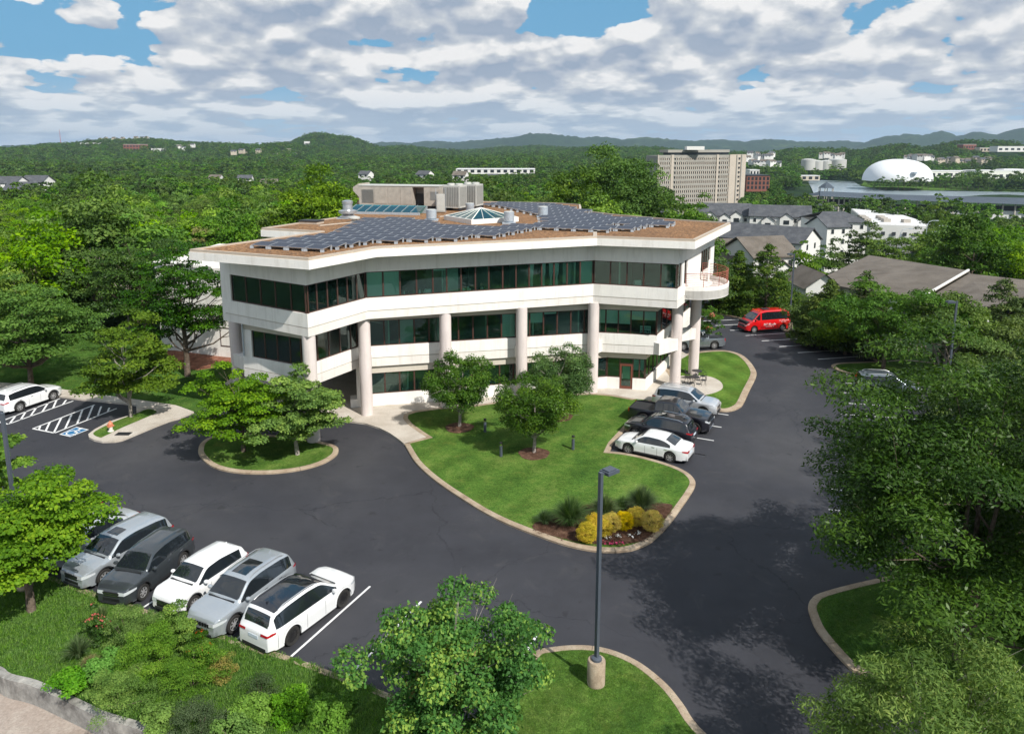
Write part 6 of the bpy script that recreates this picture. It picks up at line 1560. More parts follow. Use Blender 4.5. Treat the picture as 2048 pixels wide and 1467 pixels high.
# ---- scattered instances through geometry nodes
def scatter(name, P_, scales, rotz, srcs, label, cat, kind='stuff', idx=None, parent=None):
    """srcs: meshes instanced on the points of one mesh"""
    coll = bpy.data.collections.new(name + '_sources')
    for i, me in enumerate(srcs):
        o_ = bpy.data.objects.new('source_%02d' % i, me); coll.objects.link(o_)
    me = bpy.data.meshes.new(name); n = len(P_); me.vertices.add(n); me.vertices.foreach_set('co', np.asarray(P_, np.float32).ravel())
    for nm, v in (('s', scales), ('r', rotz)): a = me.attributes.new(nm, 'FLOAT', 'POINT'); a.data.foreach_set('value', np.asarray(v, np.float32))
    a = me.attributes.new('k', 'INT', 'POINT'); a.data.foreach_set('value', np.asarray(idx if idx is not None else np.random.default_rng(1).integers(0, len(srcs), n), np.int32))
    ng_ = bpy.data.node_groups.new(name, 'GeometryNodeTree')
    ng_.interface.new_socket('Geometry', in_out='INPUT', socket_type='NodeSocketGeometry'); ng_.interface.new_socket('Geometry', in_out='OUTPUT', socket_type='NodeSocketGeometry')
    N_ = ng_.nodes; L_ = ng_.links
    gi = N_.new('NodeGroupInput'); go = N_.new('NodeGroupOutput'); ci = N_.new('GeometryNodeCollectionInfo'); ci.inputs[0].default_value = coll; ci.inputs[1].default_value = True
    iop = N_.new('GeometryNodeInstanceOnPoints'); iop.inputs['Pick Instance'].default_value = True
    def at(nm, ty):
        q = N_.new('GeometryNodeInputNamedAttribute'); q.data_type = ty; q.inputs[0].default_value = nm; return q.outputs['Attribute']
    cx = N_.new('ShaderNodeCombineXYZ'); L_.new(at('r', 'FLOAT'), cx.inputs[2]); e2r = N_.new('FunctionNodeEulerToRotation'); L_.new(cx.outputs[0], e2r.inputs[0])
    L_.new(gi.outputs[0], iop.inputs['Points']); L_.new(ci.outputs[0], iop.inputs['Instance']); L_.new(at('k', 'INT'), iop.inputs['Instance Index']); L_.new(e2r.outputs[0], iop.inputs['Rotation']); L_.new(at('s', 'FLOAT'), iop.inputs['Scale'])
    L_.new(iop.outputs[0], go.inputs[0])
    o_ = link(name, me, parent); md = o_.modifiers.new('instances', 'NODES'); md.node_group = ng_
    return tag(o_, label, cat, kind=kind)
def blade_mesh(n, h, w_, r_, leaf, seed):
    rng = np.random.default_rng(seed); a = rng.uniform(0, 2 * PI, n); rr = r_ * np.sqrt(rng.uniform(0, 1, n)); b = rng.uniform(0, 2 * PI, n)
    P0 = np.stack([np.cos(b) * rr, np.sin(b) * rr, np.zeros(n)], -1); S_ = np.stack([-np.sin(a), np.cos(a), np.zeros(n)], -1) * w_; H_ = h * rng.uniform(.5, 1.2, n)[:, None]
    D = np.stack([np.cos(a), np.sin(a), np.zeros(n)], -1)
    V = np.stack([P0 - S_, P0 + S_, P0 + S_ * .5 + D * H_ * .35 + np.array([0, 0, 1]) * H_ * .75, P0 - S_ * .5 + D * H_ * .55 + np.array([0, 0, 1]) * H_], 1).reshape(-1, 3)
    return fast_mesh('blades', V, np.arange(4 * n).reshape(n, 4), LEAF[leaf], np.repeat(rng.uniform(0, 1, n), 4))
def fill(poly, dens, rng):
    xs = [p[0] for p in poly]; ys = [p[1] for p in poly]; A_ = (max(xs) - min(xs)) * (max(ys) - min(ys)); n = int(A_ * dens)
    x = rng.uniform(min(xs), max(xs), n); y = rng.uniform(min(ys), max(ys), n); m_ = inside(poly, x, y); return x[m_], y[m_]
rng = np.random.default_rng(77)
lawn_src = [blade_mesh(30, .038, .005, .15, 'lawn_blade', 700 + k) for k in range(3)]
for (poly, dens, nm, lab) in ((FI, 60, 'lawn_grass', 'short mown grass on the foreground lamp island'), (RV, 22, 'lawn_grass', 'short grass on the shaded verge under the right trees')):
    x, y = fill(poly, dens, rng)
    if nm and poly is CEN:
        k_ = ~inside(ccw(bed), x, y)
        for p in ((919, 858), (1068, 910), (1118, 836)): c = G(*p); k_ &= np.hypot(x - c[0], y - c[1]) > 1.0
        x, y = x[k_], y[k_]
    if poly is RV: k_ = y > 19; x, y = x[k_], y[k_]
    n = len(x); scatter(nm, np.stack([x, y, np.full(n, .112)], -1), rng.uniform(.7, 1.3, n), rng.uniform(0, 6.28, n), lawn_src, lab, 'grass')
weed_src = [blade_mesh(24, .075, .008, .15, 'weed', 720 + k) for k in range(3)] + [blade_mesh(16, .13, .009, .13, 'weed', 727)]
n = 14000; tt = rng.uniform(0, 1, n); ss = rng.uniform(.0, .97, n)
A3 = along(A, tt); B3 = along(Wp2, tt); PP = A3 * (1 - ss[:, None]) + B3 * ss[:, None]; zz = .11 * (1 - ss) + ZB * ss + .16 * np.sin(PI * ss)
m_ = (PP[:, 1] > 19.5) & (PP[:, 0] > -26)
PP = PP[m_]; zz = zz[m_]; n = len(zz)
scatter('meadow_grass', np.column_stack([PP, zz]), rng.uniform(.6, 1.25, n), rng.uniform(0, 6.28, n), weed_src, 'tall uncut grass and weeds on the bank', 'grass')
chip = [fast_mesh('chips', *leaf_quads(np.random.default_rng(9).uniform(-1, 1, (60, 3)) * np.array([.25, .25, .012]) + np.array([0, 0, .012]), np.random.default_rng(8).normal(size=(60, 3)) * .5 + np.array([0, 0, 1.]), .06, np.random.default_rng(7), 2.2)[:2], M['mulch'])]
x, y = fill(ccw(bed), 14, rng); n = len(x)
scatter('bark_mulch', np.stack([x, y, np.full(n, .135)], -1), rng.uniform(.7, 1.3, n), rng.uniform(0, 6.28, n), chip, 'loose brown bark chips in the lawn bed', 'mulch')
# ------------------------------------------------------------------ distant buildings
def D3(x, y, Y): 
    Z = zat(y, Y); z = Y * ct - (Z - CAMH) * st; return Vector(((x - CX) / FPX * z, Y, Z))
M['tower_wall'] = pbr('tower_panels', (.34, .325, .29), .8, var=.12, vscale=.1)
M['tower_pier_sunlit_end'] = pbr('tower_pier_sunlit_end', (.50, .44, .37), .8, var=.08, vscale=.1)  # real paler piers, and the end wall coloured as if sunlit
M['dark_glass'] = pbr('dark_window', (.035, .042, .048), .15, var=.3, vscale=.4)
M['siding'] = pbr('white_siding', (.76, .75, .72), .7, var=.05)
M['shingle'] = m_mottle('dark_shingles', [(.055, .06, .072), (.085, .09, .10), (.12, .125, .135)], .5, 6., .9, .3)
M['shingle_brown'] = m_mottle('brown_shingles', [(.105, .088, .072), (.145, .125, .105), (.185, .16, .135)], .35, 7., .9, .3)
M['brick'] = pbr('brick_wall', (.26, .10, .07), .85, var=.25, vscale=1.)
M['membrane'] = pbr('roof_membrane', (.70, .70, .70), .7, var=.08, vscale=.1)
M['metal_roof'] = pbr('grey_metal_roof', (.085, .105, .13), .9, spec=.1, var=.15, vscale=.05)
M['dome_fabric'] = pbr('dome_fabric', (.78, .80, .82), .55, var=.05, vscale=.05)
M['cream'] = pbr('cream_walls', (.55, .48, .38), .8, var=.2)
M['road'] = m_mottle('road_surface', [(.13, .13, .125), (.17, .17, .16), (.20, .20, .19)], .1, 4., .9, .2)
EXCL = []     # keep-out discs for the wood (x, y, radius)
# tower block
ta, tb, tc_ = D3(1316, 311, 470), D3(1462, 308.5, 492), D3(1493, 307, 502)
ztop = 14.0; zb_ = -34.; nfl = 14; fh = 2.95
tw = empty('tower_block', (tb.x, tb.y, zb_), 0, 'tall beige tower block with bands of windows beyond the apartments', 'tower block')
def tpart(mb, nm, mt, **k): o_ = mb.build(nm, M[mt], tw, **k); o_.location = (-tb.x, -tb.y, -zb_); return o_
A_, B_, C_ = V2(ta), V2(tb), V2(tc_); back = [C_ + Vector((-6, 16)), A_ + Vector((-4, 18))]
tpart(MB().prism(ccw([tuple(p) for p in [A_ + Vector((.1, .5)), B_ + Vector((-.3, .5)), C_ + Vector((-.4, .6))] + back]), zb_, ztop - .3), 'core', 'tower_wall')
tpart(MB().prism(ccw([tuple(p) for p in [A_.lerp(B_, .18) + Vector((0, 3)), A_.lerp(B_, .82) + Vector((0, 3)), B_ + Vector((2, 12)), A_ + Vector((6, 14))]]), ztop, ztop + 1.6), 'penthouse', 'dark_glass')
tpart(MB().prism(ccw([tuple(p) for p in [A_.lerp(B_, .14) + Vector((0, 2)), A_.lerp(B_, .96) + Vector((0, 2)), B_ + Vector((3, 14)), A_ + Vector((4, 16))]]), ztop + 1.6, ztop + 3.2), 'roof', 'tower_wall')
tpart(MB().box((A_.x + 19, A_.y + 6, ztop + 3.2), (A_.x + 30, A_.y + 12, ztop + 5.4)), 'plant_room', 'siding')
fdir = (B_ - A_).normalized(); L_f = (B_ - A_).length
bands = MB()
for k in range(nfl + 3):
    z1 = ztop - k * fh; 
    if z1 - 1.4 < zb_: break
    bands.wall(A_, B_, z1 - (1.35 if k else 1.9), z1 - (.0 if k == 0 else .05), .5)
tpart(bands, 'spandrel', 'tower_wall')
for f0, f1 in ((0, .012), (.178, .212), (.80, .83), (.985, 1.)): tpart(MB().wall(A_.lerp(B_, f0) - Vector((0, .5)), A_.lerp(B_, f1) - Vector((0, .5)), zb_, ztop + .2, .95), 'pier', 'tower_pier_sunlit_end')
sdir = (C_ - B_).normalized(); 
tpart(MB().wall(B_ + Vector((0, -.45)), C_, zb_, ztop + .2, .9), 'end_wall', 'tower_pier_sunlit_end')  # sunlit look of this end painted in with the paler colour
tpart(MB().wall(B_.lerp(C_, .36) + Vector((.1, -.8)), B_.lerp(C_, .42) + Vector((.1, -.8)), zb_, ztop, .5), 'rib', 'tower_wall'); tpart(MB().wall(B_.lerp(C_, .66) + Vector((.1, -.7)), B_.lerp(C_, .72) + Vector((.1, -.7)), zb_, ztop, .5), 'rib', 'tower_wall')
wm_ = MB().box((-.5, 0, 0), (.5, .06, 1.35)).build('window', M['dark_glass']); wme = wm_.data; bpy.data.objects.remove(wm_)
nw = 36; cnt = 0; rest = MB(); mull = MB()
for k in range(nfl):
    z = ztop - 1.9 - k * fh - 1.3 + (0 if k else 0)
    if k: z = ztop - k * fh - 1.38 - 1.35
    else: z = ztop - 1.92 - 1.02
    for i in range(nw):
        f = (i + .5) / nw
        if .17 < f < .22 or .795 < f < .835: continue
        p = A_.lerp(B_, f)
        if cnt < 296:
            o_ = link('window', wme, tw, (p.x - tb.x, p.y - tb.y + .28, z - zb_), (0, 0, math.atan2(fdir.y, fdir.x))); cnt += 1
            if k == 0: o_.scale = (1, 1, .75)
        else: rest.box((p.x - .5, p.y + .28, z), (p.x + .5, p.y + .34, z + 1.35))
        q = A_.lerp(B_, (i + 1) / nw); mull.wall(q - fdir * .34, q + fdir * .34, z - .3, z + 1.7, .30)
tpart(rest, 'window', 'dark_glass', kind='stuff'); tpart(mull, 'mullion', 'tower_pier_sunlit_end', kind='stuff')
for k in range(13):
    p = B_.lerp(C_, .54); tpart(MB().box((p.x - .6, p.y - .75, ztop - 3 - k * fh), (p.x + .6, p.y - .45, ztop - 1.8 - k * fh)), 'stair_window', 'dark_glass')

def gable_house(name, label, cat, a, b, depth, zg, ze, zr, wall='siding', roof='shingle', group=None, over=.5, dorm=(), wins=0, floors=1, brick=0., hip=0.):
    """a, b: plan ends of the front eave (front towards the camera side); ridge parallel to a-b"""
    a = V2(a); b = V2(b); d = (b - a).normalized(); L_ = (b - a).length; ang = math.atan2(d.y, d.x)
    t = empty(name, (a.x, a.y, zg), ang, label, cat, group); he = ze - zg; hr = zr - zg
    mb = MB(); mb.add([(0, 0, brick), (L_, 0, brick), (L_, depth, brick), (0, depth, brick), (0, 0, he), (L_, 0, he), (L_, depth, he), (0, depth, he), (hip, depth / 2, hr - .25), (L_ - hip, depth / 2, hr - .25)],
                      [(0, 1, 5, 4), (1, 2, 6, 9, 5) if not hip else (1, 2, 6, 5), (2, 3, 7, 6), (3, 0, 4, 8, 7) if not hip else (3, 0, 4, 7), (3, 2, 1, 0)]); mb.build('wall', M[wall], t)
    if brick: MB().box((-.05, -.05, 0), (L_ + .05, depth + .05, brick)).build('brick_base', M['brick'], t)
    sl_ = (hr - he) / (depth / 2); oz = he - over * sl_; th_ = .22
    V_ = [(-over, -over, oz), (L_ + over, -over, oz), (L_ + over - hip, depth / 2, hr), (-over + hip, depth / 2, hr), (L_ + over, depth + over, oz), (-over, depth + over, oz)]
    V_ += [(x, y, z + th_) for x, y, z in V_]
    F_ = [(3, 2, 1, 0), (2, 3, 5, 4), (6, 7, 8, 9), (9, 8, 10, 11), (0, 1, 7, 6), (4, 5, 11, 10), (1, 2, 8, 7), (2, 4, 10, 8), (3, 0, 6, 9), (5, 3, 9, 11)]
    r_ = MB().add(V_, F_).build('roof', M[roof], t)
    wr_ = M['dark_glass']
    for (x, w_, zt_) in dorm:    # gabled bays standing in front of the wall
        zt2 = zt_ - zg; e = w_ * .36
        m2 = MB(); pr = [(x - w_ / 2, -1.2), (x + w_ / 2, -1.2)]
        m2.add([(x - w_ / 2, -1.2, 0), (x + w_ / 2, -1.2, 0), (x + w_ / 2, depth * .4, 0), (x - w_ / 2, depth * .4, 0), (x - w_ / 2, -1.2, zt2 - e), (x + w_ / 2, -1.2, zt2 - e), (x + w_ / 2, depth * .4, zt2 - e), (x - w_ / 2, depth * .4, zt2 - e), (x, -1.2, zt2 - .1), (x, depth * .4, zt2 - .1)], [(0, 1, 5, 8, 4), (1, 2, 6, 5), (3, 0, 4, 7), (2, 3, 7, 9, 6)])
        g_ = m2.build('gabled_bay', M[wall], t)
        o2 = .35; q = MB().add([(x - w_ / 2 - o2, -1.5, zt2 - e - o2 * .72), (x, -1.5, zt2), (x + w_ / 2 + o2, -1.5, zt2 - e - o2 * .72), (x - w_ / 2 - o2, depth * .45, zt2 - e - o2 * .72), (x, depth * .45, zt2), (x + w_ / 2 + o2, depth * .45, zt2 - e - o2 * .72),
                                (x - w_ / 2 - o2, -1.5, zt2 - e - o2 * .72 + .18), (x, -1.5, zt2 + .2), (x + w_ / 2 + o2, -1.5, zt2 - e - o2 * .72 + .18), (x - w_ / 2 - o2, depth * .45, zt2 - e - o2 * .72 + .18), (x, depth * .45, zt2 + .2), (x + w_ / 2 + o2, depth * .45, zt2 - e - o2 * .72 + .18)],
                               [(0, 1, 4, 3), (1, 2, 5, 4), (6, 9, 10, 7), (7, 10, 11, 8), (0, 6, 7, 1), (1, 7, 8, 2), (0, 3, 9, 6), (2, 8, 11, 5)]).build('bay_roof', M[roof], g_)
        for fl in range(floors):
            zz_ = zt2 - e - 2.2 - fl * 3.0
            if zz_ > .5: MB().box((x - w_ * .22, -1.28, zz_), (x + w_ * .22, -1.205, zz_ + 1.4)).build('window', wr_, g_)
    for i in range(wins):
        for fl in range(floors):
            x = L_ * (i + .5) / wins; zz_ = he - 2.1 - fl * 3.0
            if zz_ > .3 and all(abs(x - q_[0]) > q_[1] * .55 for q_ in dorm):
                fw_ = MB().box((x - .55, -.07, zz_), (x + .55, -.004, zz_ + 1.4)).build('window', M['siding'], t); MB().box((x - .47, -.09, zz_ + .07), (x + .47, -.074, zz_ + 1.33)).build('pane', wr_, fw_)
    # windows in the right hand gable
    for fl in range(floors):
        for y in (depth * .3, depth * .7):
            zz_ = he - 2.0 - fl * 3.
            if zz_ > .3: MB().box((L_ + .004, y - .5, zz_), (L_ + .07, y + .5, zz_ + 1.4)).build('window', wr_, t)
    cx_, cy_ = (a + b) / 2 + Vector((-d.y, d.x)) * depth / 2; EXCL.append((cx_, cy_, L_ / 2 + 2)); EXCL.append((cx_, cy_, depth))
    return t
def hp(x0, x1, ye, yr, Y0, Y1, depth, zg, **k):
    p, q = D3(x0, ye, Y0), D3(x1, ye, Y1); ze = (p.z + q.z) / 2; r_ = D3((x0 + x1) / 2, yr, (Y0 + Y1) / 2 + depth / 2).z
    return dict(a=p, b=q, depth=depth, zg=zg, ze=ze, zr=r_, **k)
gh = gable_house
gh('apartment_house', 'white apartment house with dark roof directly in front of the tower base', 'apartment house', **hp(1398, 1502, 431, 407, 272, 268, 14, -24, dorm=((4, 4.2, -3.6), (9, 3.6, -4.2), (13, 4.2, -3.4)), wins=5, floors=2, group='white apartment houses with dark roofs'))
gh('apartment_house', 'white apartment house with dark roof right of the tower base', 'apartment house', **hp(1500, 1622, 433, 411, 262, 256, 14, -24, dorm=((6, 4.2, -4.2), (12, 4.2, -3.2), (18, 4.4, -4.0)), wins=6, floors=2, group='white apartment houses with dark roofs'))
gh('apartment_house', 'tall white gable apartment house nearest behind the brown roofs', 'apartment house', **hp(1395, 1604, 478, 448, 205, 186, 13, -22, dorm=((3, 5, -6.0), (12, 6, -4.6), (20, 6, -4.8)), wins=7, floors=3, group='white apartment houses with dark roofs'))
gh('apartment_house', 'three storey white apartment house with brick base and balconies facing the road', 'apartment house', **hp(1655, 1698, 453, 432, 212, 214, 9, -24, wins=2, floors=3, brick=4.0, group='white apartment houses with dark roofs'))
gh('apartment_house', 'wide apartment house behind the one with the brick base', 'apartment house', **hp(1628, 1735, 444, 424, 232, 230, 16, -24, wins=5, floors=3, brick=4.0, group='white apartment houses with dark roofs', hip=5))
gh('apartment_house', 'small white gable end between the tallest roof tree and the tower', 'apartment house', **hp(1322, 1356, 428, 417, 262, 262, 7, -24, wins=0, floors=1, group='white apartment houses with dark roofs', dorm=((3.0, 5.2, -2.6),)))
gh('house', 'brown roofed house just right of the balcony', 'house', **hp(1410, 1508, 517, 479, 146, 146, 13, -14, roof='shingle_brown', dorm=((6, 4.5, -1.2),), wins=3, floors=2))
gh('house', 'brown roofed house with white gable end behind the cedars', 'house', **hp(1508, 1596, 512, 474, 138, 140, 12, -14, roof='shingle_brown', dorm=((5, 4.2, -1.2),), wins=3, floors=2))
# large brown roofed building on the right
big = empty('long_house', (48, 110, -9), 0, 'big low building with wide brown shingle roof and white gable at the right', 'building')
def bp(mb, nm, mt): o_ = mb.build(nm, M[mt], big); o_.location = (-48, -110, 9); return o_
r0, r1_ = D3(1738, 510, 122), D3(1937, 541, 100); e0_, e1_ = D3(1630, 562, 104), D3(1832, 602, 88)
r2, e2 = D3(2110, 566, 92), D3(1990, 614, 80)
bx_ = D3(1680, 520, 134); b2 = D3(1990, 545, 128)
dn = Vector((0, 0, -.25))
def roofquad(P_, nm='roof'):
    return bp(MB().add(list(P_) + [p + dn for p in P_], [(0, 1, 2, 3), (7, 6, 5, 4), (0, 4, 5, 1), (1, 5, 6, 2), (2, 6, 7, 3), (3, 7, 4, 0)]), nm, 'shingle_brown')
roofquad([e0_, e1_, r1_, r0]); roofquad([r0, r1_, b2 + Vector((0, 0, -5)), bx_ + Vector((0, 0, -4))])
r1b = D3(1937, 541, 100) + Vector((0, 0, .0)); roofquad([e1_ + Vector((.1, 0, -.4)), e2, r2, r1_ + Vector((.1, 0, -.4))]); 
bp(MB().tube([e1_ + Vector((0, 0, .1)), r1_ + Vector((0, 0, .1))], .16, 4), 'flashing', 'siding')
def vw(p, q, nm='wall', mt='siding'): bp(MB().wall(V2(p), V2(q), -9, min(p.z, q.z) - .3, .3), nm, mt)
for p, q in ((e0_ + Vector((1, 1, 0)), e1_ + Vector((0, 1, 0))), (e1_ + Vector((0, 1, 0)), e2 + Vector((0, 1, 0)))): vw(p, q)
gw0, gw1 = V2(e0_) + Vector((.6, .6)), V2(bx_) + Vector((1.2, -1))
# gabled bay at the left end
gb = D3(1640, 575, 101); 
bay_ = MB(); gx, gy = gb.x, gb.y
bay_.add([(gx - 1.9, gy, -9), (gx + 2.6, gy - .6, -9), (gx + 2.6, gy + 8, -9), (gx - 1.9, gy + 8, -9), (gx - 1.9, gy, e0_.z - .2), (gx + 2.6, gy - .6, e0_.z - .2), (gx + 2.6, gy + 8, e0_.z - .2), (gx - 1.9, gy + 8, e0_.z - .2), (gx + .35, gy - .3, e0_.z + 1.5), (gx + .35, gy + 8, e0_.z + 1.5)], [(0, 1, 5, 8, 4), (1, 2, 6, 5), (3, 0, 4, 7), (2, 3, 7, 9, 6), (4, 8, 9, 7), (8, 5, 6, 9)])
gbo = bp(bay_, 'gabled_bay', 'siding')
bp(MB().add([(gx - 2.4, gy - .5, e0_.z - .5), (gx + .35, gy - .8, e0_.z + 1.62), (gx + .35, gy + 8, e0_.z + 1.62), (gx - 2.4, gy + 8, e0_.z - .5), (gx + 3.1, gy - 1.1, e0_.z - .5), (gx + 3.1, gy + 8, e0_.z - .5)], [(0, 1, 2, 3), (1, 4, 5, 2)]), 'bay_roof', 'shingle_brown')
bp(MB().box((gx - .9, gy - .45, e0_.z - 3.4), (gx - .3, gy - .36, e0_.z - 1.3)), 'window', 'dark_glass'); bp(MB().lathe([(.01, 0), (.35, 0), (.35, .05)], (0, 0, 0), 14), 'round_vent', 'dark_glass')
o_ = big.children[-1]; o_.location = (gx + .8 - 48, gy - .55 - 110, e0_.z + .1 + 9); o_.rotation_euler = (PI / 2, 0, 0)
EXCL += [(60, 108, 22), (75, 100, 22), (50, 104, 10)]
# white flat roofed warehouse
wa, wb_ = D3(1742, 447, 335), D3(1880, 447, 325)
wh = empty('warehouse', (wa.x, wa.y, -28), 0, 'low white flat roofed warehouse beyond the road', 'warehouse')
zr_ = wa.z; Pw = [V2(wa), V2(wb_), V2(wb_) + Vector((16, 70)), V2(D3(1702, 420, 420))]
def wpart(mb, nm, mt): o_ = mb.build(nm, M[mt], wh); o_.location = (-wa.x, -wa.y, 28); return o_
wpart(MB().prism(ccw([tuple(p) for p in Pw]), -28, zr_ - .4), 'wall', 'siding'); wpart(MB().prism(offset(ccw([tuple(p) for p in Pw]), .4), zr_ - .39, zr_ - .2), 'roof', 'membrane')
for k in range(7): q = Pw[0].lerp(Pw[1], .15 + .1 * k) + Vector((0, 14 + 9 * (k % 3))); wpart(MB().box((q.x - 1.6, q.y - 1.4, zr_ - .2), (q.x + 1.6, q.y + 1.4, zr_ + 1.3)), 'roof_unit', 'hvac')
for k in range(4): q = Pw[0].lerp(Pw[1], .2 + .16 * k); wpart(MB().box((q.x - 1.2, q.y - .2, zr_ - 5), (q.x + 1.2, q.y - .02, zr_ - 3.4)), 'window', 'dark_glass')
EXCL += [(wa.x + 10, 350, 25), (wa.x + 25, 360, 25)]
# riverside pavilions with long grey roofs
def longroof(label, x0, x1, ye0, ye1, yr0, yr1, Y0, Y1, nm='pavilion'):
    a, b = D3(x0, ye0, Y0), D3(x1, ye1, Y1); c, d_ = D3(x1, yr1, Y1 + 26), D3(x0, yr0, Y0 + 26)
    t = empty(nm, (a.x, a.y, -36), 0, label, 'pavilion', 'grey roofed riverside pavilions'); P_ = [a, b, c, d_]; bk = [c + Vector((0, 22, -5)), d_ + Vector((0, 22, -5))]
    mb = MB().add(P_ + bk, [(0, 1, 2, 3), (3, 2, 4, 5)]); o_ = mb.build('roof', M['metal_roof'], t); o_.location = (-a.x, -a.y, 36)
    w2 = MB(); n_ = 14
    for k in range(n_ + 1): p = a.lerp(b, k / n_); w2.box((p.x - .4, p.y + 3, -36), (p.x + .4, p.y + 3.8, p.z + .3))
    o_ = w2.build('posts', M['concrete'], t); o_.location = (-a.x, -a.y, 36); 
    o_ = MB().wall(V2(a) + Vector((0, 8)), V2(b) + Vector((0, 8)), -36, min(a.z, b.z) - 1.0, .5).build('back_wall', M['dark'], t); o_.location = (-a.x, -a.y, 36)
    o_ = MB().wall(V2(a) + Vector((0, 5)), V2(b) + Vector((0, 5)), -36, min(a.z, b.z) - 4.4, .5).build('parapet', M['membrane'], t); o_.location = (-a.x, -a.y, 36)
longroof('long grey pavilion roof along the near river bank, left part', 1640, 1792, 392, 400, 382, 389, 560, 540)
longroof('long grey pavilion roof along the near river bank, right part', 1792, 2140, 400, 412, 389, 398, 540, 520)
longroof('low grey ramp roof running towards the river gazebo', 1618, 1640, 393, 393, 388, 383, 585, 560)
p = D3(1653, 372, 640); t = empty('gazebo', (p.x, p.y, -36), 0, 'small grey gazebo with peaked roof standing at the water', 'gazebo')
MB().lathe([(7, 36 + p.z - 1.5), (4, 36 + p.z + 1), (.1, 36 + p.z + 3.5)], n=6).build('roof', M['metal_roof'], t); 
g_ = MB(); [g_.tube([(6 * math.cos(a), 6 * math.sin(a), 0), (6 * math.cos(a), 6 * math.sin(a), 36 + p.z - 1.4)], .3, 5) for a in np.linspace(0, 5.2, 6)]; g_.build('posts', M['concrete'], t)
# air dome
p = D3(1794, 361, 1000); s_ = 1000 / 1500.; t = empty('air_dome', (p.x, p.y, p.z), 0, 'big white inflated sports dome across the river', 'sports dome')
vs = []; n1, n2 = 28, 12
for j in range(n2 + 1):
    el = (j / n2) * PI / 2
    for i in range(n1):
        a = 2 * PI * i / n1; ce = abs(math.cos(el)) ** .85; rr = ce * (1 + .06 * abs(math.sin(2 * a))); vs.append((41.5 * rr * math.cos(a), 36 * rr * math.sin(a), 28.0 * math.sin(el) ** .9))
fs = [(j * n1 + i, j * n1 + (i + 1) % n1, (j + 1) * n1 + (i + 1) % n1, (j + 1) * n1 + i) for j in range(n2) for i in range(n1)]
MB().add(vs, fs).build('membrane', M['dome_fabric'], t, smooth=True, sharp=60)
MB().lathe([(3.5, -1), (3.5, 1.5)], n=12).build('vent', M['galv'], t); t.children[-1].location = (3, -36, 11)
EXCL.append((p.x, p.y, 62))
# storage tanks
for k, (x, r_) in enumerate(((1616, 12), (1633, 10.5), (1650, 10), (1675, 13.5))):
    p = D3(x, 340, 1290); t = MB().lathe([(r_, 0), (r_, 17.5 - (2.5 if k in (1, 2) else 0)), (r_ * .5, 18.8 - (2.5 if k in (1, 2) else 0)), (.1, 19.2 - (2.5 if k in (1, 2) else 0))], n=20).build('storage_tank', M['hvac_grey'], smooth=True, sharp=40); t.location = (p.x, p.y, p.z)
    tag(t, ['leftmost large grey storage tank beyond the river', 'smaller grey tank second from the left beyond the river', 'smaller grey tank third from the left beyond the river', 'largest grey storage tank, right end of the group'][k], 'storage tank', 'storage tanks beyond the river'); EXCL.append((p.x, p.y, r_ + 4))
    EXCL += [(p.x - 8, p.y - 45, 22)]
def block(label, x0, x1, yt, yb, Y, depth=14, mt='siding', cat='building', nm='far_building', wins=6, rows=1, roof='membrane', group=None):
    a, b = D3(x0, yt, Y), D3(x1, yt, Y); zt_ = a.z; zg_ = D3(x0, yb, Y).z - 3
    t = empty(nm, ((a.x + b.x) / 2, a.y, zg_), 0, label, cat, group); h = zt_ - zg_; w_ = (b.x - a.x) / 2
    MB().box((-w_, 0, 0), (w_, depth, h)).build('wall', M[mt], t); MB().box((-w_ - .3, -.3, h + .002), (w_ + .3, depth + .3, h + .7)).build('roof', M[roof], t)
    for r_ in range(rows):
        for k in range(wins):
            x = -w_ + 2 * w_ * (k + .5) / wins; hw = w_ / wins * .55; hh = min(2.2, h / rows * .3); z = h - (r_ + .6) * (h - 2) / rows
            MB().box((x - hw, -.15, z - hh), (x + hw, -.004, z + hh)).build('window', M['dark_glass'], t)
    EXCL.append(((a.x + b.x) / 2, a.y + depth / 2, max(w_, depth) + 5)); EXCL.extend([((a.x + b.x) / 2 * (1 - k_ / Y), a.y - k_, w_ + 4) for k_ in (25, 50, 80)])
    return t
block('long white hall with tall dark bays right of the dome', 1958, 2140, 342, 357, 1150, 40, wins=14)
block('low white hall immediately right of the dome', 1862, 1955, 343, 352, 1180, 40, wins=8)
block('white rooftop storey set back above the long hall', 2008, 2048, 339, 345, 1190, 20, wins=4)
block('dark brick apartment block right of the tower', 1494, 1540, 352, 376, 640, 30, 'brick', wins=6, rows=3, roof='dark')
block('pale building with grey windows above the dark brick block', 1500, 1519, 341, 354, 700, 14, 'siding', wins=3, rows=2)
block('long white low building beyond the wood at the centre', 912, 1070, 339, 343, 900, 30, wins=12)
block('red brick block on the left ridge', 246, 283, 289, 306, 2300, 40, 'brick', wins=6, rows=3)
block('white office row on the left ridge left of the brick block', 160, 214, 286, 296, 2500, 40, wins=6, rows=2)
block('white building just right of the brick block on the ridge', 302, 326, 297, 303, 2300, 20, wins=4)
block('white building far along the ridge with two floors', 347, 361, 290, 298, 2500, 20, wins=3)
block('orange brick building on the far right ridge', 1927, 1953, 289, 297, 1900, 30, 'brick', wins=5)
block('long white building on the ridge at the right picture edge', 1996, 2140, 293, 301, 1750, 30, wins=12)
block('pale low building between the orange one and the long one', 1960, 1988, 296, 301, 1800, 20, 'cream', wins=4)
block('white round looking tank house on the wooded hill', 608, 618, 283, 291, 2700, 12, wins=1)
block('white low sheds at the foot of the far hills', 1590, 1640, 352, 357, 1150, 20, 'cream', wins=4)
rng = np.random.default_rng(21)
k = 0
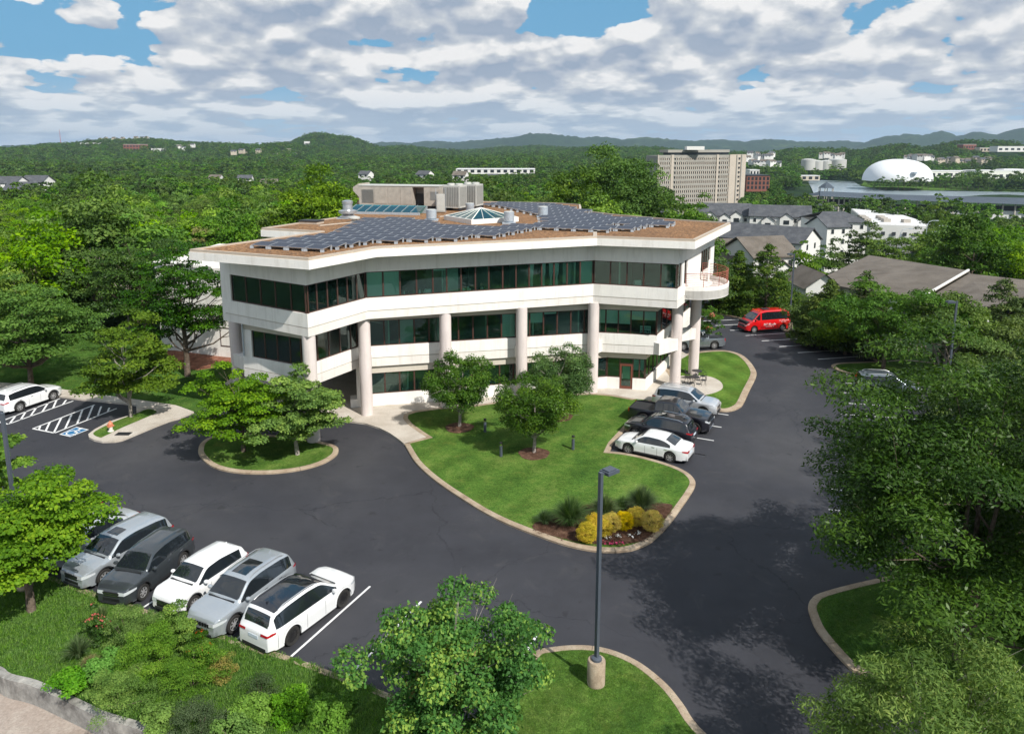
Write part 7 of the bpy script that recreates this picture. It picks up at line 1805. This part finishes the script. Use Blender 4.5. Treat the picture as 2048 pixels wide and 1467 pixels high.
for (n_, x0, x1, y0, y1, Y0, Y1, mt, lab, grp) in ((16, 452, 592, 299, 312, 1900, 2300, 'cream', 'tiny cream house in the cluster at the foot of the wooded hill', 'cream houses below the wooded hill'), (7, 330, 402, 290, 299, 2300, 2600, 'siding', 'tiny white house on the ridge between the brick block and the wooded hill', 'white houses on the left ridge'),
        (9, 0, 120, 296, 309, 2000, 2500, 'siding', 'tiny white house on the ridge near the left picture edge', 'white houses at the far left'), (9, 196, 300, 274, 281, 2850, 2950, 'cream', 'tiny house on the crest of the left ridge', 'houses on the crest of the left ridge'),
        (12, 1812, 1864, 312, 318, 1450, 1520, 'siding', 'white townhouse in the row above the dome', 'white townhouses above the dome'), (14, 1872, 1986, 317, 326, 1400, 1500, 'cream', 'brown townhouse in the row right of the dome', 'brown townhouses right of the dome'),
        (12, 1494, 1545, 306, 318, 1500, 1700, 'siding', 'white townhouse on the slope right of the tower top', 'white townhouses right of the tower'), (9, 1640, 1688, 309, 314, 1500, 1600, 'siding', 'white townhouse in the row behind the storage tanks', 'white townhouses behind the tanks'), (6, 1500, 1560, 324, 330, 1300, 1400, 'siding', 'white house on the lower slope right of the tower', 'white houses low on the slope'),
        (10, 400, 1010, 350, 385, 500, 900, 'siding', 'pale roof of a house peeping out of the wood', 'houses sunk in the wood'), (6, 1860, 2040, 322, 336, 1500, 1700, 'siding', 'small pale house among the trees right of the dome', 'houses among trees on the right')):
    for q in range(n_):
        x = x0 + (x1 - x0) * (q + rng.uniform(.2, .8)) / n_; y = rng.uniform(y0, y1); Y = rng.uniform(Y0, Y1); p = D3(x, y, Y); w_ = rng.uniform(4.5, 7); t = empty('house', (p.x, p.y, p.z - 7), rng.uniform(-.5, .5), lab, 'house', grp)
        hh = 10.; 
        MB().add([(-w_, -5, 0), (w_, -5, 0), (w_, 5, 0), (-w_, 5, 0), (-w_, -5, hh), (w_, -5, hh), (w_, 5, hh), (-w_, 5, hh), (-w_, 0, hh + 2.6), (w_, 0, hh + 2.6)], [(0, 1, 5, 4), (1, 2, 6, 9, 5), (2, 3, 7, 6), (3, 0, 4, 8, 7)]).build('wall', M[mt], t)
        MB().add([(-w_ - .5, -5.6, hh - .3), (w_ + .5, -5.6, hh - .3), (w_ + .5, 0, hh + 2.8), (-w_ - .5, 0, hh + 2.8), (w_ + .5, 5.6, hh - .3), (-w_ - .5, 5.6, hh - .3)], [(0, 1, 2, 3), (3, 2, 4, 5)]).build('roof', M['shingle' if q % 2 else 'shingle_brown'], t)
        for s1 in (-.5, .5): MB().box((w_ * s1 - 1, -5.1, hh - 2.4), (w_ * s1 + 1, -5.01, hh - .7)).build('window', M['dark_glass'], t)
        EXCL.append((p.x, p.y, w_ + 2)); EXCL.append((p.x * (1 - 16 / Y), p.y - 16, w_ + 1))
        if Y > 1200: EXCL += [(p.x * (1 - dd_k / Y), p.y - dd_k, w_ + 1.5) for dd_k in (32, 50, 70)]
for (x0, x1, ye, yr, Y, lab) in ((-20, 30, 366, 353, 430, 'white gable house at the left picture edge in the wood'), (6, 62, 378, 364, 420, 'long white house in front of the two gables at the left'), (40, 84, 364, 351, 445, 'white gable house with grey roof, rightmost of the three at the left'), (-30, 14, 388, 378, 400, 'small white house lowest of the group at the left edge')):
    gh('house', lab, 'house', **hp(x0, x1, ye, yr, Y, Y, 13, D3(x0, ye, Y).z - 11, wins=4, floors=2, group='white houses at the left edge of the wood'))
    c = D3((x0 + x1) / 2, ye, Y); EXCL += [(c.x, c.y - 22, 13), (c.x - 6, c.y - 40, 10)]
# communication mast on the ridge
p = D3(122, 290, 2900); ms = MB(); ms.tube([(0, 0, 0), (0, 0, 66)], [1.0, .5], 4); o_ = ms.build('radio_mast', M['tail']); o_.location = (p.x, p.y, p.z - 8); tag(o_, 'thin radio mast on the left ridge', 'radio mast')
# road, small car park and tiny cars on the right
for nm, pts, mt in (('road', ((1700, 484), (1772, 480), (1880, 486), (1880, 492), (1770, 490), (1700, 494)), 'road'), ('road', ((1772, 505), (1800, 497), (1880, 494), (1880, 512), (1850, 520), (1775, 545), (1740, 545)), 'road')):
    pts3 = [D3(x, y, (CAMH + 26) * 1500 / ((y - HY)) * .985) for x, y in pts]
    vz = [Vector((p.x, p.y, float(terrain(p.x, p.y)) + 1.2)) for p in pts3]
    MB().add(vz + [v + Vector((0, 0, -3)) for v in vz], [tuple(range(6)), (11, 10, 9, 8, 7, 6)] + [(i, 6 + i, 6 + (i + 1) % 6, (i + 1) % 6) for i in range(6)]).build(nm, M[mt], kind='structure')
def mini_car(p, rz, mt, label, grp):
    t = empty('parked_car', (p[0], p[1], p[2]), rz, label, 'car', grp); L_, W_, = 2.25, .9
    pr = [(-L_, .35), (-L_, .85), (-1.7, .95), (-1.3, 1.42), (.4, 1.45), (1.1, .98), (2.1, .82), (L_, .6), (L_, .35)]
    MB().add([(x, -W_, z) for x, z in pr] + [(x, W_, z) for x, z in pr], [tuple(range(9)), tuple(range(17, 8, -1))] + [(i, i + 9, (i + 1) % 9 + 9, (i + 1) % 9) for i in range(9)]).build('body', M[mt], t)
    for x in (-1.35, 1.35):
        for y in (-.8, .8): w_ = MB().tube([(x, y - .12, .33), (x, y + .12, .33)], .33, 10).build('wheel', M['rubber'], t)
    MB().box((-1.45, -W_ - .01, .98), (.5, W_ + .01, 1.33)).build('windows', M['car_glass'], t)
rng = np.random.default_rng(4)
for k in range(9):
    x, y = (1790 + k * 9, 487 + (k % 3) * 2) if k < 5 else (2020 + (k - 5) * 9, 452 + (k % 2) * 5); Y = (CAMH + 26) * 1500 / ((y - HY)) * .985; p = D3(x, y, Y); z = float(terrain(p.x, p.y)) + 1.25
    mini_car((p.x, p.y, z), rng.uniform(-.4, .4) + (0 if k < 5 else 1.5), ['p_white', 'p_silver', 'p_navy', 'p_red', 'p_black'][k % 5], 'tiny %s car in the distant %s' % (['white', 'silver', 'navy', 'red', 'black'][k % 5], 'car park by the road' if k < 5 else 'car park at the right picture edge'), 'cars in the distance')
# curved street lamps
def street_lamp(px, ytop, ybot, Y, flip, label):
    a, b = D3(px, ybot, Y), D3(px, ytop, Y); t = empty('street_lamp', (a.x, a.y, a.z - 3), 0, label, 'street lamp', 'curved street lamps on the right'); h = b.z - a.z + 3
    MB().tube([(0, 0, 0), (0, 0, h * .86), (flip * .5, 0, h * .96), (flip * 1.6, 0, h), (flip * 2.8, 0, h)], [.14, .10, .09, .08, .07], 6).build('pole', M['galv'], t)
    MB().box((flip * 2.8 - .5, -.2, h - .12), (flip * 2.8 + .5, .2, h + .08)).build('lamp_head', M['galv'], t)
for a in ((1935, 471, 500, 190, 1, 'curved street lamp standing out of the right tree belt, lower one'), (1884, 463, 480, 215, -1, 'curved street lamp left of the lower one, turned the other way'), (1884 + 42 - 30, 451, 470, 240, -1, 'curved street lamp nearest the warehouse'), (1851, 441, 482, 225, 1, 'straight tall street lamp in front of the warehouse'), (1799, 457, 492, 215, 1, 'street lamp at the left end of the road')): street_lamp(*a)

# ------------------------------------------------------------------ street furniture
def lot_lamp(label, base, H_=8.35, head_dir=(1, .15), base_h=1.0):
    t = empty('parking_lamp', (base[0], base[1], base[2]), math.atan2(head_dir[1], head_dir[0]), label, 'parking lamp', 'tall grey parking lamps')
    if base_h: MB().lathe([(.33, -.1), (.33, base_h - .04), (.30, base_h)], n=24).build('concrete_base', M['pole_base'], t, smooth=True, sharp=40); MB().lathe([(.20, base_h), (.19, base_h + .08), (.10, base_h + .13)], n=16).build('base_cover', M['pole'], t, smooth=True)
    MB().box((-.065, -.065, base_h), (.065, .065, H_)).build('pole', M['pole'], t)
    MB().box((.065, -.03, H_ - .12), (.16, .03, H_ - .06)).build('arm', M['pole'], t)
    MB().box((.16, -.22, H_ - .14), (.72, .22, H_ - .03)).box((.22, -.16, H_ - .029), (.62, .16, H_ + .02)).build('lamp_head', M['pole'], t)
p = G(1192, 1366, .1); lot_lamp('tall grey lamp on round concrete base in the centre foreground', (p[0], p[1], .1), zat(944, p[1]) - .1, (.55, .45))
p = G(1914, 602, 8.35); lot_lamp('tall grey lamp on the right in front of the bare limbed tree', (p[0], p[1], 0), 8.35, (-1, .1), .8)
p = G(1589, 507, 8.35); lot_lamp('tall grey lamp just right of the red van', (p[0], p[1], 0), 8.35, (-1, .1), .8)
p = G(4, 826, 8.35); lot_lamp('tall grey lamp cut by the left picture edge', (p[0], p[1], 0), 8.35, (-1, .1), .8)
for k, (b, lab) in enumerate((((970, 863), 'black bollard light between the two front pear trees'), ((1002, 912), 'black bollard light left of the front pear tree'), ((1146, 898), 'black bollard light right of the front pear tree'))):
    p = G(*b, .12); t = empty('bollard_light', (p[0], p[1], .12), 0, lab, 'bollard light', 'bollard lights on the lawn')
    MB().lathe([(.10, 0), (.10, .72)], n=16).build('post', M['pole'], t, smooth=True, sharp=40); MB().lathe([(.085, .721), (.085, .86)], n=16).build('lens', M['chrome'], t, smooth=True, sharp=40); MB().lathe([(.105, .861), (.105, .93), (.06, .97)], n=16).build('cap', M['black'], t, smooth=True, sharp=40)
# hydrant
M['hyd'] = pbr('hydrant_orange', (.62, .22, .12), .5, var=.15); M['hydw'] = pbr('hydrant_white', (.72, .68, .62), .5, var=.15)
p = G(222, 862, .14); t = empty('fire_hydrant', (p[0], p[1], .14), 0, 'faded orange and white fire hydrant on the grass nose', 'fire hydrant')
MB().lathe([(.20, 0), (.20, .05), (.13, .07), (.13, .34)], n=16).build('barrel', M['hydw'], t, smooth=True, sharp=40); MB().lathe([(.15, .341), (.15, .50), (.17, .51), (.17, .55), (.13, .64), (.05, .70), (.05, .76)], n=16).build('bonnet', M['hyd'], t, smooth=True, sharp=40)
MB().tube([(-.24, 0, .42), (.24, 0, .42)], .065, 10).tube([(0, 0, .42), (0, -.24, .42)], .08, 10).build('outlets', M['hyd'], t, smooth=True, sharp=40)
p = G(247, 867, .134); MB().box((p[0] - .5, p[1] - .3, .10), (p[0] + .5, p[1] + .3, .140)).build('drain_grate', M['dark'], kind='structure')
# cafe tables and wire chairs on the patio
def wire_chair(p, rz, label):
    t = empty('patio_chair', (p[0], p[1], .14), rz, label, 'patio chair', 'black wire patio chairs')
    MB().lathe([(.02, .44), (.21, .44), (.21, .46)], n=14).build('seat', M['black'], t)
    for a in (.8, 2.4, 3.9, 5.5): MB().tube([(.2 * math.cos(a), .2 * math.sin(a), .44), (.27 * math.cos(a), .27 * math.sin(a), 0)], .014, 5).build('leg', M['black'], t)
    b_ = MB(); arcp = [(-.2 - .02, .22 * math.cos(q), .46 + .42 * math.sin(q)) for q in np.linspace(0, PI, 10)]; b_.tube(arcp, .014, 5)
    for q in (-.11, 0, .11): b_.tube([(-.21, q, .46), (-.22, q, .84)], .008, 4)
    b_.build('backrest', M['black'], t)
for k, (tp, lab) in enumerate((((1388, 770), 'nearer black patio table beside the right column'), ((1393, 757), 'further black patio table behind the right column'))):
    p = G(*tp, .14); t = empty('patio_table', (p[0], p[1], .14), 0, lab, 'patio table', 'black patio tables'); MB().lathe([(.02, .70), (.42, .70), (.42, .72)], n=20).build('tabletop', M['black'], t)
    for a in (.4, 2.5, 4.6): MB().tube([(.3 * math.cos(a), .3 * math.sin(a), 0), (.05 * math.cos(a), .05 * math.sin(a), .4), (.25 * math.cos(a), .25 * math.sin(a), .7)], .016, 5).build('leg', M['black'], t)
    for q in range(3):
        a = q * 2.1 + k; wire_chair((p[0] + .75 * math.cos(a), p[1] + .75 * math.sin(a)), a + PI, ['black wire chair on the near side of the %s patio table', 'black wire chair at the back of the %s patio table', 'black wire chair at the left of the %s patio table'][q] % ('nearer', 'further')[k])
# utility pole and wires left of the roof
p = D3(716, 398, 118); t = empty('utility_pole', (p.x, p.y, -6), 0, 'utility pole with wires behind the left part of the roof', 'utility pole'); h = p.z + 6
MB().tube([(0, 0, 0), (0, 0, h + .8)], .16, 8).build('pole', M['bark'], t); MB().box((-1.6, -.08, h - .1), (1.6, .08, h + .1)).build('crossarm', M['bark_pale'], t)
wrs = MB()
for k in (-1.4, 0, 1.4):
    q = D3(300, 500, 82); a = Vector((k, 0, h)); b = Vector((q.x - p.x, q.y - p.y + k, q.z + 6)); pts = [a.lerp(b, i / 14) - Vector((0, 0, 3.2 * math.sin(PI * i / 14))) for i in range(15)]; wrs.tube(pts, .022, 4)
wrs.build('wires', M['black'], t)
# rail fence glimpsed beyond the peninsula
fp, fq = V2(G(1800, 700)), V2(G(1900, 728)); t = empty('rail_fence', (fp.x, fp.y, 0), 0, 'low pale rail fence behind the grass peninsula on the right', 'fence')
for k in range(7): p = fp.lerp(fq, k / 6) - fp; MB().box((p.x - .06, p.y - .06, -.2), (p.x + .06, p.y + .06, 1.1)).build('post', M['bark_pale'], t)
for z in (.4, .85): MB().tube([(0, 0, z), (fq.x - fp.x, fq.y - fp.y, z)], .05, 5).build('rail', M['bark_pale'], t)

# ------------------------------------------------------------------ the wood
def wood_crown(seed, n_cl, n, ls, leaf, shape=0):
    rng = np.random.default_rng(seed); Cn = crown_centers(n_cl, 4.6, 4.6 if shape == 0 else 5.6, rng, .20, .35)
    Cn[:, 2] += 7.2; V, F_, a = cluster_leaves(Cn, 1.35 * rng.uniform(.7, 1.3, n_cl), n, ls, rng, .7, 1.6, .45)
    return fast_mesh('crown', V, F_, LEAF[leaf], a)
near_c = [wood_crown(900 + k, 80, 7500, .42, 'wood', k % 2) for k in range(6)]
far_c = [wood_crown(920 + k, 34, 850, 1.05, 'wood_cloud_shade', k % 2) for k in range(5)]
tm = limb_mesh((0, 0, 0), crown_centers(12, 3.5, 3.5, np.random.default_rng(2)) + np.array([0, 0, 7.]), .22, 2.5, np.random.default_rng(3), 8).build('trunk', M['bark']); trunk_me = tm.data; bpy.data.objects.remove(tm)
rng = np.random.default_rng(42)
def wood_points(rmin, rmax, sp, jit, half=.80):
    P_ = []
    xs_ = np.arange(-rmax * half, rmax * half, sp); ys_ = np.arange(10, rmax, sp); X, Y = np.meshgrid(xs_, ys_); X = X + rng.uniform(-jit, jit, X.shape) * sp; Y = Y + rng.uniform(-jit, jit, Y.shape) * sp
    X, Y = X.ravel(), Y.ravel(); r = np.hypot(X, Y); m_ = (r > rmin) & (r < rmax) & (np.abs(X) < Y * half + 12); X, Y = X[m_], Y[m_]; r = r[m_]
    dd = hull_d(X, Y); px = 1024 + X / (np.maximum(Y, 1) * ct + 20 * st) * 1500
    ok = dd > 5.0
    # the built-up valley on the right: only the belts picked by hand
    val = (px > 1335) & (r > 100) & (r < 640); belt = ((px > 1870) & (r > 118) & (r < 330)) | ((px > 1490) & (px < 1630) & (r > 330) & (r < 640)) | ((px > 1330) & (px < 1420) & (r > 100) & (r < 130)) | ((px > 1600) & (r > 420) & (r < 500) & (rng.uniform(0, 1, len(r)) < .35))
    ok &= ~val | belt
    ok &= ~((px > 1380) & (px < 1700) & (r > 85) & (r < 150) & (dd > 12))
    ok &= ~((px > 1600) & (px < 2300) & (r > 76) & (r < 132))
    # river and its banks
    ok &= ~((px > 1560) & (r > 540) & (r < 1000)); ok &= ~((px > 1740) & (r >= 960) & (r < 1130))
    ok &= ~((px > 1600) & (px < 1740) & (r >= 540) & (r < 1300))
    for (ex, ey, er) in EXCL: ok &= np.hypot(X - ex, Y - ey) > er
    # meadows
    q = np.sin(X * .0061 + 1.0) * np.sin(Y * .0053 + .5); ok &= ~((q > .93) & (r > 900))
    return X[ok], Y[ok]
x1, y1 = wood_points(20, 330, 7.4, .42)
r_ = np.hypot(x1, y1); o1 = np.argsort(r_)
vis = o1[:300]; rest_i = o1[300:]
kinds = [('rounded green tree in the wood beyond the lot', 'round crowned trees of the near wood'), ('taller oval green tree in the wood beyond the lot', 'oval crowned trees of the near wood')]
regs = ['at the far left', 'left of the dead snags', 'behind the dead snags', 'behind the left roof corner', 'behind the middle of the roof', 'behind the right part of the roof', 'right of the balcony', 'at the far right']
deps = ['front row', 'second row', 'middle rows', 'back rows']
for n_, i in enumerate(vis):
    k = int(rng.integers(6)); px_i = 1024 + x1[i] / (y1[i] * ct + 3) * 1500; rg = regs[int(np.clip(np.searchsorted([120, 260, 400, 620, 900, 1300, 1700], px_i), 0, 7))]; dp = deps[min(3, n_ * 4 // len(vis))]; z = float(terrain(x1[i], y1[i])); s_ = rng.uniform(.72, 1.22)
    if 8 > hull_d(np.array([x1[i]]), np.array([y1[i]]))[0]: s_ *= .8
    t = empty('woodland_tree', (x1[i], y1[i], z - .4), rng.uniform(0, 6.28), ('round wood tree' if k % 2 == 0 else 'taller oval wood tree') + ', %s, %s' % (dp, rg), 'tree', kinds[k % 2][1]); t.scale = (s_, s_, s_ * rng.uniform(.85, 1.15))
    link('crown', near_c[k], t); link('trunk', trunk_me, t)
n = len(rest_i); zz = terrain(x1[rest_i], y1[rest_i]) - .5
scatter('woodland', np.stack([x1[rest_i], y1[rest_i], zz], -1), rng.uniform(.75, 1.25, n), rng.uniform(0, 6.28, n), near_c, 'dense green wood filling the middle distance', 'woodland')
x2, y2 = wood_points(330, 1100, 9.5, .42); n = len(x2)
scatter('woodland', np.stack([x2, y2, terrain(x2, y2) - .8], -1), rng.uniform(.85, 1.45, n), rng.uniform(0, 6.28, n), far_c, 'green wood stretching away towards the hills', 'woodland')
x3, y3 = wood_points(1100, 3600, 17, .42, .72); n = len(x3)
scatter('woodland', np.stack([x3, y3, terrain(x3, y3) - 2.5], -1), rng.uniform(1.3, 2.2, n), rng.uniform(0, 6.28, n), far_c, 'far wooded hills and ridges', 'woodland')
print('wood', len(vis), len(rest_i), len(x2), len(x3))
# bank trees before the dome
for k, x in enumerate(list(range(1748, 1860, 12)) + list(range(1880, 2060, 11))):
    p = D3(x, 378, 960); t = empty('bank_tree', (p.x, p.y, p.z - 1), k * 1.3, 'dark tree in the far river bank row, number %d from the left' % (k + 1), 'tree', 'trees on the far river bank'); s_ = .85 + .5 * ((k * 37) % 10) / 10; t.scale = (s_, s_, s_ * 1.1); link('crown', far_c[k % 5], t); link('trunk', trunk_me, t)
# ------------------------------------------------------------------ air
def haze():
    m = bpy.data.materials.new('haze'); m.use_nodes = True; t = NT(m.node_tree)
    v = t.n('ShaderNodeVolumePrincipled', {'Color': (.60, .78, 1.0, 1), 'Density': 5.0e-5, 'Anisotropy': .2})
    o_ = t.n('ShaderNodeOutputMaterial'); t.L.new(v.outputs[0], o_.inputs['Volume'])
    zlo = float(min(Z_.min(), -45)) - 2; zhi = float(Z_.max()) + 30
    b = MB().box((-16000, -16000, zlo), (16000, 16000, zhi)).build('haze', m, kind='stuff'); tag(b, 'thin blue summer haze over the whole valley', 'haze')
haze()
